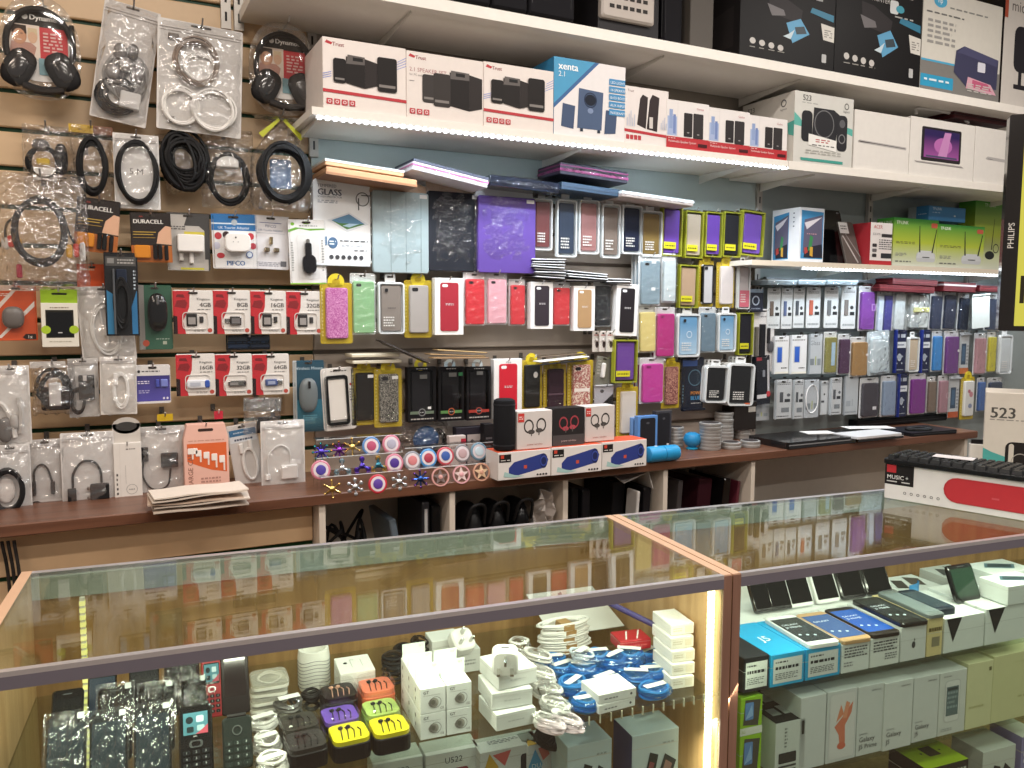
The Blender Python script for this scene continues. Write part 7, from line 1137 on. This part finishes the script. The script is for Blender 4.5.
for k in range(2):
    cartonS('flat_white_box', ('lower', 'upper')[k] + ' flat white box with grey lettering before the blue leads', 628 - 2 * k, 702 - 13 * k, Z1L + .02 + .0175 * (k + 1), .076, .062, .0165, '#eeeeec', [('n', .15, .5, .3, .6, 1, '#8a8a8c'), ('o', .86, .5, .03, .14, '#5a5a5c')], yaw=6 - 3 * k, zs=Z1L + .002 + .0175 * k)
for k in range(5):
    cartonS('charger_box', ('lowest', 'second', 'middle', 'fourth', 'topmost')[k] + ' box of the tall white stack beside the led strip', 684 + RND.uniform(-.6, .6), 688 - 13.2 * k, Z1L + .022 * k, .048, .075, .0212, '#f2f1ec', [('n', .1, .5, .3, .7, 2, '#c8c4b4'), ('r', .6, .2, .9, .8, '#e4e0d4')], [('g', .5, .5, .25, .23, '#dcdad2')] if k == 4 else (), yaw=-4, zs=Z1L + .0222 * k)
# acrylic comb tray along the shelf edge
a = onV(572, 714, .012); c = onV(708, 690, .012); r_ = cobj('acrylic_comb', 'clear acrylic comb strip along the shelf edge under the blue leads', 'tray', 0, 0, 0)
b = MB(); b.box(a.x, .0085, Z1L - .006, c.x, .0105, Z1L + .004, ACRYL); b.build('strip', r_)
for k in range(13): x = a.x + (c.x - a.x) * (k + .5) / 13; b = MB(); b.box(x - .0008, .0078, Z1L - .013, x + .0008, .0112, Z1L + .002, mat('#dcd8c0', .15)); b.build('tooth', r_)
# lower shelf of the left case
PHN = lambda: [('q', [(.2, .1), (.38, .7), (.56, .64), (.42, .06)], '#2a302e'), ('q', [(.3, .3), (.38, .56), (.48, .52), (.4, .28)], '#7a3a40'), ('q', [(.55, .3), (.7, .64), (.95, .5), (.8, .16)], '#33383a'), ('q', [(.64, .34), (.72, .54), (.86, .46), (.78, .26)], '#8a6a64'), ('n', .65, .9, .78, .84, 1, '#9aa0a0')]
for px0, px1, yt, yb_, c, l, A, tp in ((372, 424, 764, 0, '#dfe4e4', 'white phone box lettered U522, beside another white box', [('t', 'U522', .35, .7, .14, '#3a4450')], ()), (425, 480, 755, 0, '#e4e6e8', 'white phone box lettered U522 with a red phone', [('t', 'U522', .35, .74, .14, '#3a4450'), ('R', .45, .2, .8, .6, '#9a3448', .05)], ()),
    (479, 543, 752, 0, '#d8d8dc', 'colourful phone box under the white boxes', [('q', [(.0, .3), (.15, .95), (.3, .6)], '#c8a03a'), ('q', [(.2, .9), (.5, .95), (.4, .6)], '#c85a5a'), ('R', .66, .2, .82, .8, '#2a2c34', .05)], [('n', .2, .7, .4, .7, 3, '#6a6e78'), ('r', .72, .2, .92, .8, '#8a9090')]), (527, 565, 745, 0, '#d6d8e0', 'colourful phone box with a blue diamond and two phones', [('q', [(.02, .5), (.2, .9), (.42, .5), (.2, .1)], '#4a9ad0'), ('q', [(.28, .9), (.5, .95), (.6, .72), (.42, .6)], '#c86a64'), ('R', .64, .2, .8, .85, '#2a2c38', .05), ('R', .84, .2, .97, .65, '#33343c', .05), ('t', 'DUAL', .1, .45, .12, '#dceaf4')], [('n', .2, .7, .4, .7, 3, '#6a6e78'), ('q', [(.0, .0), (.3, .0), (.1, .5)], '#d0a44a')])):
    p = onS(px0, yt, .695); q = onS(px1, yt - (px1 - px0) * .17, .695); w = (q - p).length
    cartonS('phone_box', l, (px0 + px1) / 2, yt - (px1 - px0) * .085, .695, w * .97, .05, .083, c, A, tp, zs=Z2)
cartonS('phone_box', 'grey phone box with two handset pictures, beside the black cloth', 590, 742, .735, .088, .07, .123, '#b8c6ca', PHN(), zs=Z2)
cartonS('phone_box', 'grey phone box with two handset pictures and a purple edge', 656, 731, .735, .098, .07, .123, '#b4c2c6', PHN(), zs=Z2, left=[('r', 0, 0, 1, 1, '#3a3c6c')])
p = onS(570, 733, .735); r_ = cobj('black_cloth', 'crumpled black cloth lying on the colourful boxes', 'cloth', p.x, p.y + .04, .6955); b = MB(); b.blob(0, 0, .014, .05, .04, .016, mat('#17171a', .8, 0, .8, 60), 18, 10, .8); b.build('cloth', r_, True); b = MB(); b.tube(spline([(-.04, -.03, .02), (0, -.02, .032), (.04, -.03, .02)]), .005, 'matte:#202024', 6); b.build('fold', r_, True)
# ================================================================ right case, top shelf
def faceV(px0, px1, yt, yb, v, zs): a = onV(px0, yt, v); c = onV(px1, yt, v); m = onV((px0 + px1) / 2, yt, v); return a.x, c.x, m.z
LAB = [('r', .08, .1, .92, .86, '#d4d8d8'), ('n', .14, .5, .7, .8, 1, '#3a3c40'), ('n', .14, .84, .48, .66, 1, '#2a2c30'), ('n', .14, .8, .2, .42, 4, '#6a6e72')]
def front_box(label, px0, px1, yt, zs, dep, col, A=(), top=(), name='phone_box', v=.016, left=(), cat='box', h=None):
    u0, u1, zt = faceV(px0, px1, yt, 0, v, zs); w = u1 - u0; h = h or zt - zs; r_ = cobj(name, label, cat, (u0 + u1) / 2, v, zs + .0005)
    b = MB(); b.cbox(-w / 2 + .0006, 0, 0, w / 2 - .0006, dep, h, col, .0008); b.build('carton', r_)
    if h < .1: b = MB(); b.box(-w / 2 + .0004, -.0002, h * .6, w / 2 - .0004, dep + .0002, h * .6 + .0007, mat('#b4bab6')); b.build('lid_seam', r_)
    if A: art(r_, w, h, -.0004, A)
    if left: art(r_, dep, h, -.0004, left, 'side_print', TR(-w / 2 + .0006, dep / 2, 0) @ RZ(-90))
    if top: art(r_, w, dep, -h - .0001, top, 'top_print', Matrix(((1, 0, 0, 0), (0, 0, 1, 0), (0, -1, 0, 0), (0, 0, 0, 1))))
    return r_, w, h, (u0 + u1) / 2
TB = {}
TB[0] = front_box('black phone box with a white barcode label by the case divider', 744, 769.5, 657, Z1R, .15, 'satin:#22252a', LAB)
TB[1] = front_box('bright cyan phone box with a white lid mark', 771, 805, 653, Z1R, .15, 'satin:#1d9fd4', LAB, [('t', 'J5', .36, .4, .16, '#e8f6fc')])
TB[2] = front_box('bright cyan phone box under the white phone', 806, 841, 647, Z1R, .15, 'satin:#1d9fd4', LAB)
TB[3] = front_box('white phone box with black print under the gold phone', 842, 870, 643, Z1R, .15, '#d9dedb', [('n', .1, .9, .5, .9, 4, '#4a4c50'), ('n', .1, .4, .2, .4, 2, '#8a8c90')])
TB[4] = front_box('white phone box with black print under the blue screened phone', 871, 900, 637, Z1R, .15, '#dce0dc', [('n', .1, .9, .5, .9, 4, '#3a3c40'), ('n', .5, .9, .2, .45, 3, '#6a6c70')])
TB[5] = front_box('taller white phone box with an apple mark', 901.5, 927, 626, Z1R, .15, '#d4d8d6', [('o', .5, .45, .07, .1, '#3a3c3e'), ('o', .53, .6, .02, .04, '#3a3c3e')])
TB[6] = front_box('beige phone box with a barcode under the grey phone', 928, 943.5, 618, Z1R, .15, '#d8c890', [('n', .1, .9, .6, .8, 1, '#6a5c30'), ('r', .3, .25, .8, .5, '#8a8468')])
TRI = [('q', [(.05, .98), (.42, .98), (.22, .3)], '#26282a')]
TB[7] = front_box('white box with a black triangle under the standing phone', 945, 985, 616, Z1R, .15, '#dce2de', TRI)
TB[8] = front_box('white box with a black triangle at the far end', 986.5, 1030, 606, Z1R, .15, '#dce2de', TRI)
def flat_phone(i, label, col, scr, txt, w=.072, l=.148, dv=.0, th=.0085, du=0):
    r0, bw, h, uc = TB[i]; r_ = cobj('smartphone', label, 'phone', uc + du, .012 + dv, Z1R + h + .0012, -3); X = Matrix(((1, 0, 0, 0), (0, 0, 1, 0), (0, -1, 0, 0), (0, 0, 0, 1)))
    w = min(w, bw * 1.02); b = MB(); b.prism(rrect(-w / 2, 0, w / 2, l, .009), -th, 0, col, .0015); b.xf(X); b.build('body', r_)
    b = MB(); b.prism(rrect(-w * .46, l * .1, w * .46, l * .88, .001), -th - .0003, -th, scr); b.xf(X); b.build('screen', r_)
    if txt: art(r_, w, l, -th - .0004, [('t', t_, .12, .64 - .09 * k, .05, '#dfe8f0') for k, t_ in enumerate(txt)] + [('o', .2 + .2 * k, .32 - .03 * k, .045, .022, '#c8d4dc') for k in range(3)], 'screen_text', X)
flat_phone(2, 'white phone lying on a cyan box', 'satin:#e4e6e6', 'gloss:#2a2e32', ('GALAXY', 'J7 PRIME'))
flat_phone(3, 'gold phone with a blue screen lying on a white box', 'satin:#b8946a', 'gloss:#3a5a98', ('GALAXY',))
flat_phone(4, 'black phone with a bright blue screen lying on a white box', 'satin:#2c2622', 'gloss:#2a5cb8', ('GALAXY', 'J5 PRIME'))
flat_phone(5, 'glossy black phone lying on the taller white box', 'gloss:#17181a', 'gloss:#26292b', ('GALAXY', 'J7 PRIME'))
flat_phone(6, 'grey phone lying on the beige box', 'satin:#6a7474', 'gloss:#7d8a8c', (), .06)
flat_phone(7, 'dark thick phone lying beside the standing phone', 'satin:#1e2a36', 'gloss:#3a4a54', (), .05, .12, .02, .014, -.032)
# row of standing dummy phones on a white riser
b = MB(); u0 = onV(743, 620, .18).x; u1 = onV(905, 600, .18).x; b.cbox(u0, .175, Z1R + .0005, u1, .40, Z1R + .052, '#dfe3e0', .002); b.box(u0, .1745, Z1R + .03, u1, .4005, Z1R + .031, '#c4c8c4'); r_ = cobj('white_riser', 'long white riser box under the standing dummy phones', 'riser', 0, 0, 0); b.build('riser', r_)
for i, (x0, x1, yt, c) in enumerate(((748, 768, 583, 'gloss:#131416'), (764, 785, 580, 'gloss:#131416'), (783, 806, 577, 'satin:#e4e6e4'), (809, 832, 573, 'satin:#e4e6e4'), (834, 858, 569, 'gloss:#17181a'), (860, 884, 566, 'gloss:#17181a'))):
    l = ('by the case divider', 'second along the riser', 'white one next to the black pair', 'white one beside the later black phones', 'black one after the white pair', 'black one at the end of the riser')[i]
    phone('dummy_phone', 'standing dummy phone on the riser, ' + l, x0, x1, yt, .25, 28, Z1R + .053, c, 'matte:#0d0e10', th=.008)
    a = onV((x0 + x1) / 2, yt, .25); r_ = cobj('acrylic_stand', 'clear acrylic easel holding the dummy phone ' + l, 'stand', a.x, .17, Z1R + .053); b = MB(); b.add([(-.024, 0, .0), (.024, 0, 0), (.024, 0, .016), (-.024, 0, .016), (-.024, .03, .0), (.024, .03, 0)], [(0, 1, 2, 3), (0, 4, 5, 1)], ACRYL); b.build('easel', r_)
r7 = TB[7]; phone('smartphone', 'standing phone with a dark green lit screen', 947, 971, 566, .10, 24, Z1R + r7[2] + .001, 'gloss:#141617', 'gloss:#22382c')
a = onV(960, 568, .10); r_ = cobj('acrylic_stand', 'clear acrylic easel under the green screened phone', 'stand', a.x, .038, Z1R + r7[2] + .001); b = MB(); b.add([(-.024, 0, .0), (.024, 0, 0), (.024, 0, .02), (-.024, 0, .02), (-.024, .03, .0), (.024, .03, 0)], [(0, 1, 2, 3), (0, 4, 5, 1)], ACRYL); b.build('easel', r_)
PT = [('q', [(.2, .55), (.42, .86), (.9, .5), (.68, .2)], '#5a7c88'), ('q', [(.28, .56), (.44, .78), (.82, .5), (.66, .28)], '#33444c')]
cartonS('phone_box', 'white phone box with a teal phone on its lid, above the triangle box', 1036, 600, Z1R + .095, .115, .07, .042, '#d8dedb', (), PT, zs=Z1R + TB[8][2] + .002)
cartonS('phone_box', 'white phone box with a teal phone on its lid, at the back', 1014, 570, Z1R + .12, .13, .08, .05, '#d0d8d6', (), PT, zs=Z1R + .066)
cartonS('phone_box', 'white phone box supporting the rear teal lidded box', 1014, 588, Z1R + .062, .13, .08, .061, '#d4dad8', (), (), zs=Z1R)
cartonS('phone_box', 'white phone box with a dark phone picture behind the blue card', 925, 590, Z1R + .055, .13, .1, .055, '#cdd3d0', [('r', .62, .1, .7, .8, '#4a3a8a'), ('r', .78, .1, .86, .8, '#8a7ab0')], [('q', [(.1, .3), (.3, .8), (.5, .7), (.3, .2)], '#3c3a38'), ('q', [(.5, .4), (.66, .9), (.9, .7), (.75, .25)], '#4a4642')], zs=Z1R)
cartonS('phone_box', 'small white phone box with tilted phone pictures at the back', 965, 577, Z1R + .06, .1, .09, .06, '#ccd2d0', (), [('q', [(.1, .3), (.3, .8), (.5, .7), (.3, .2)], '#4a5254'), ('q', [(.5, .4), (.66, .9), (.9, .7), (.75, .25)], '#4a5254')], zs=Z1R)
a = onV(910, 597, .17); r_ = cobj('blue_card', 'curled bright blue card standing beside the white phone box', 'card', a.x, .165, Z1R + .053); b = MB(); n = 8; vs = [(.03 * math.sin(i / n * 2.4 - .6) + .0, -.012 * math.cos(i / n * 2.4) + .004, .042 * k) for i in range(n + 1) for k in (0, 1)]; vs += [(x, y + .0012, z) for x, y, z in vs]; m0 = 2 * n + 2
b.add(vs, [(2 * i, 2 * i + 2, 2 * i + 3, 2 * i + 1) for i in range(n)] + [(m0 + 2 * i, m0 + 2 * i + 1, m0 + 2 * i + 3, m0 + 2 * i + 2) for i in range(n)], 'satin:#2a8ccc'); b.build('card', r_)
# ---------------------------------------------------------------- right case, lower shelves
GRN = [('r', .0, 0, 1, .2, '#d8dcd4'), ('q', [(.12, .28), (.8, .22), (.9, .9), (.2, .94)], '#46443a'), ('R', .2, .4, .58, .86, '#5a86c0', .05), ('q', [(.22, .42), (.56, .5), (.5, .8)], '#8ab0dc'), ('t', '3G', .04, .06, .08, '#9ab04a')]
g1 = front_box('lime green phone box standing at the bottom of the pair', 740, 762, 735, Z2, .09, 'satin:#8fc01c', GRN, name='phone_box')
hg = g1[2]; front_box('lime green phone box standing on its twin', 741, 763, 697, Z2 + hg + .001, .09, 'satin:#8fc01c', GRN, [('n', .1, .9, .2, .8, 4, '#4a5a3a')], h=None)
front_box('white phone box with a black lid and small pictures', 776, 806, 721, Z2, .13, '#c9cfcb', [('n', .3, .4, .5, .9, 6, '#7a807c'), ('R', .12, .22, .7, .42, '#2e3230', .03), ('r', .12, .14, .7, .18, '#3a3e3c'), ('R', .12, -.0, .7, .1, '#3e423e', .03), ('r', .86, .7, .94, .96, '#2c302e')], [('r', 0, 0, 1, 1, '#1d2020'), ('r', .15, .55, .4, .8, '#a8acaa'), ('r', .5, .6, .8, .85, '#a8acaa'), ('r', .2, .2, .5, .4, '#8a8e8c'), ('r', .6, .2, .9, .45, '#a8acaa')])
IPH = [('R', .08, .04, .94, .96, '#c9c9cb', .08), ('R', .1, .05, .92, .95, '#d6d6d6', .07), ('q', [(.25, .5), (.5, .62), (.85, .82), (.8, .66), (.6, .5), (.62, .26), (.45, .2), (.4, .38)], '#d0785c'), ('q', [(.3, .56), (.45, .8), (.55, .66)], '#d88a68'), ('o', .5, .22, .14, .05, '#cf6a50'), ('q', [(.5, .6), (.62, .84), (.74, .8), (.64, .6)], '#dc9474')]
GAL = lambda s: [('t', 'SAMSUNG', .88, .905, .028, '#4a4c50', 'r'), ('t', 'SAMSUNG', .1, .30, .024, '#5a5c60'), ('t', 'Galaxy', .1, .20, .075, '#3a3c40'), ('t', s, .1, .10, .07, '#3a3c40')]
front_box('wide plain white phone box beside the coral fish box', 801, 827, 696, Z2, .12, '#ccd0d0', [('r', .02, .0, .03, 1, '#b8bcbc')])
front_box('white phone box with a coral fin picture', 828, 858, 690, Z2, .10, '#ccd0d0', IPH)
front_box('white phone box lettered Galaxy J5 Prime', 858.5, 884.5, 685, Z2, .10, '#cdd1d0', GAL('J5 Prime'))
front_box('white phone box lettered Galaxy J5 beside the J5 Prime', 885.5, 914, 681, Z2, .10, '#d2d6d4', GAL('J5'), v=.012)
front_box('white phone box lettered Galaxy J5 beside the pictured phone', 914.5, 940, 676, Z2, .10, '#d0d4d2', GAL('J5'))
front_box('white phone box with a white phone picture', 940.5, 967.5, 671, Z2, .10, '#d2d6d2', [('R', .2, .2, .76, .86, '#b8bcba', .1), ('R', .22, .21, .74, .85, '#dcdedc', .09), ('r', .26, .3, .7, .76, '#5a7074'), ('n', .3, .66, .4, .7, 4, '#8aa0a4'), ('r', .3, .7, .66, .74, '#2c3c40'), ('n', .1, .5, .06, .12, 2, '#a8acaa'), ('t', 'SAMSUNG', .12, .92, .026, '#3a3c40')])
front_box('yellowish white phone box with a faint picture', 968.5, 994, 662, Z2, .10, '#d4d4a8', [('r', .82, .84, .92, .9, '#6a6a40'), ('n', .1, .7, .3, .36, 1, '#b8b888')])
front_box('plain yellowish white phone box at the far end', 994.5, 1045, 652, Z2, .10, '#d0d0a0', [('n', .5, .9, .3, .36, 1, '#b4b484'), ('r', .4, .86, .9, .865, '#b4b484')])
cartonS('router_box', 'black box with a lime green lid on the bottom shelf', 948, 764, .545, .12, .1, .144, 'satin:#1f211e', [('n', .1, .9, .3, .8, 8, '#4a4c48'), ('n', .7, .95, .85, .92, 1, '#c8ccc4')], [('r', 0, 0, 1, 1, '#a4c41c'), ('R', .4, .35, .68, .7, '#2e3420', .02), ('o', .32, .5, .02, .03, '#2e3420'), ('o', .76, .5, .02, .03, '#2e3420')], zs=Z3)
cartonS('phone_box', 'white box with two dark handsets on the bottom shelf', 1000, 748, .545, .1, .08, .144, '#c8cec6', [('q', [(.1, .2), (.35, .75), (.55, .7), (.3, .1)], '#2a2c2e'), ('q', [(.5, .4), (.68, .75), (.92, .6), (.72, .2)], '#2a2c2e')], zs=Z3)
cartonS('phone_box', 'purple sided white box at the end of the bottom shelf', 1032, 735, .56, .06, .08, .159, '#8a84b4', [('n', .1, .9, .6, .8, 2, '#d0cce0')], [('r', 0, 0, 1, 1, '#d4d8cc')], zs=Z3)
# ================================================================ on top of the right case: speaker box with keyboard, 523 box
ZG = HT + .0012
a = onZ(884, 497.5, ZG); c = onZ(1024, 521, ZG); d_ = c - a; yw = math.degrees(math.atan2(d_.y, d_.x)); LW = .44; hh = (onZ(884, 497.5, ZG) - CAMP).length * 33 / 860
MBX = TR(a.x, a.y, ZG) @ RZ(yw); r_ = thing('speaker_box', 'white box printed MUSIC with a red tube speaker, under the keyboard', 'box', MBX @ TR(LW / 2, 0, 0)); DB = .1
b = MB(); b.cbox(-LW / 2, 0, 0, LW / 2, DB, hh, '#dcd8d6', .001); b.build('carton', r_)
art(r_, LW, hh, -.0002, [('r', .0, .42, .16, 1, '#1d1a1b'), ('r', .01, .76, .062, .98, '#b8202c'), ('t', 'MUSIC', .012, .58, .12, '#f0eeec'), ('t', '+', .115, .59, .11, '#f0eeec'), ('n', .012, .14, .48, .54, 1, '#c8c4c4')] + [('g', .115 + .036 * k, .22, .008, .005, '#4a4646') for k in range(6)] + [('R', .32, .18, .99, .86, '#b01f2a', .07), ('R', .33, .22, .98, .82, '#b8242e', .06), ('n', .56, .6, .4, .5, 1, '#c85058')])
r_ = thing('keyboard', 'full size black keyboard lying on the speaker box with a paper slip', 'keyboard', MBX @ TR(LW / 2 - .004, -.006, hh + .0012)); KD = .125
b = MB(); b.prism(rrect(-LW / 2, 0, LW / 2, KD, .008), -.012, 0, 'satin:#17181a', .002); b.xf(Matrix(((1, 0, 0, 0), (0, 0, 1, 0), (0, -1, 0, 0), (0, 0, 0, 1)))); b.build('base', r_)
kk = MB(); s = .0172; kk.add([(-s / 2, -s / 2, 0), (s / 2, -s / 2, 0), (s / 2, s / 2, 0), (-s / 2, s / 2, 0), (-s * .36, -s * .32, .009), (s * .36, -s * .32, .009), (s * .36, s * .42, .009), (-s * .36, s * .42, .009)], [(0, 1, 5, 4), (1, 2, 6, 5), (2, 3, 7, 6), (3, 0, 4, 7), (4, 5, 6, 7)], 'satin:#232527')
proto = kk.build('key', r_); proto.location = (-LW / 2 + .016, .016, .0122); first = True
for row in range(6):
    x = -LW / 2 + .016; y = .016 + row * .0205
    while x < LW / 2 - .012:
        wide = 1.0
        if row == 0 and x > -LW / 2 + .07 and x < -LW / 2 + .09: wide = 5.6
        elif row == 0 and x < LW * .2: wide = 1.3
        xx = x + (wide - 1) * .0195 / 2
        if not first:
            k = proto.copy(); COL.objects.link(k); k.parent = r_; k.location = (xx, y, .0122); k.scale = (wide * 1.0 + (wide - 1) * .12, 1, 1)
        first = False; x += .0195 * wide + (.006 if abs(x - LW * .18) < .01 else 0)
a2 = MBX @ Vector((.135, .075, hh + .0235)); b = MB(); b.box(-.045, -.022, 0, .045, .022, .001, '#dcd8da'); tag(b.build('paper_slip', M=TR(a2.x, a2.y, a2.z) @ RZ(yw + 8)), 'small white paper slip lying on the black keyboard', 'paper')
p = onZ(981, 484, ZG); r_ = thing('speaker_box', 'tan speaker box numbered 523 standing behind the keyboard', 'box', TR(p.x, p.y, ZG) @ RZ(-56)); w5, h5, d5 = .20, onV(986, 392, (CI @ p).y).z - ZG, .15
b = MB(); b.cbox(0, 0, 0, w5, d5, h5, '#cfc6ba', .001); b.build('carton', r_)
art(r_, w5, h5, -.0002, [('T', '523', .06, .73, .12, '#4a4642'), ('n', .06, .5, .7, .72, 1, '#8a847c'), ('q', [(0, .02), (.45, .02), (.45, .3), (.25, .32), (.1, .36), (0, .4)], '#4aa09a'), ('R', .26, .02, .6, .48, '#241f1e', .08), ('R', .3, .2, .36, .46, '#c9c0b4', .03), ('g', .44, .26, .11, .1, '#a49c94', 1.2), ('R', .66, .02, .98, .56, '#2a2423', .04), ('g', .82, .26, .12, .11, '#8a827a')], M=TR(w5 / 2, 0, 0))
b = MB(); b.box(.10, .03, h5, .19, .09, h5 + .03, '#d8cfc8'); r2 = thing('small_box', 'small pale box with a red S lying on the tan speaker box', 'box', TR(p.x, p.y, ZG + .0006) @ RZ(-56)); b.build('carton', r2); art(r2, .09, .03, .0298, [('t', 'S', .3, .2, .5, '#b8404a')], M=TR(.145, 0, h5))
p = onZ(968, 480, ZG); q = onV(970, 444, (CI @ p).y); r_ = thing('small_box', 'small white carton between the keyboard and the tan speaker box', 'box', TR(p.x, p.y, ZG) @ RZ(-50)); h6 = q.z - ZG
b = MB(); b.cbox(0, 0, 0, .045, .03, h6, '#dcd6ce', .001); b.build('carton', r_); b = MB(); b.box(.004, .01, h6, .041, .025, h6 + .012, 'satin:#1d1b1c'); b.build('black_strap', r_)
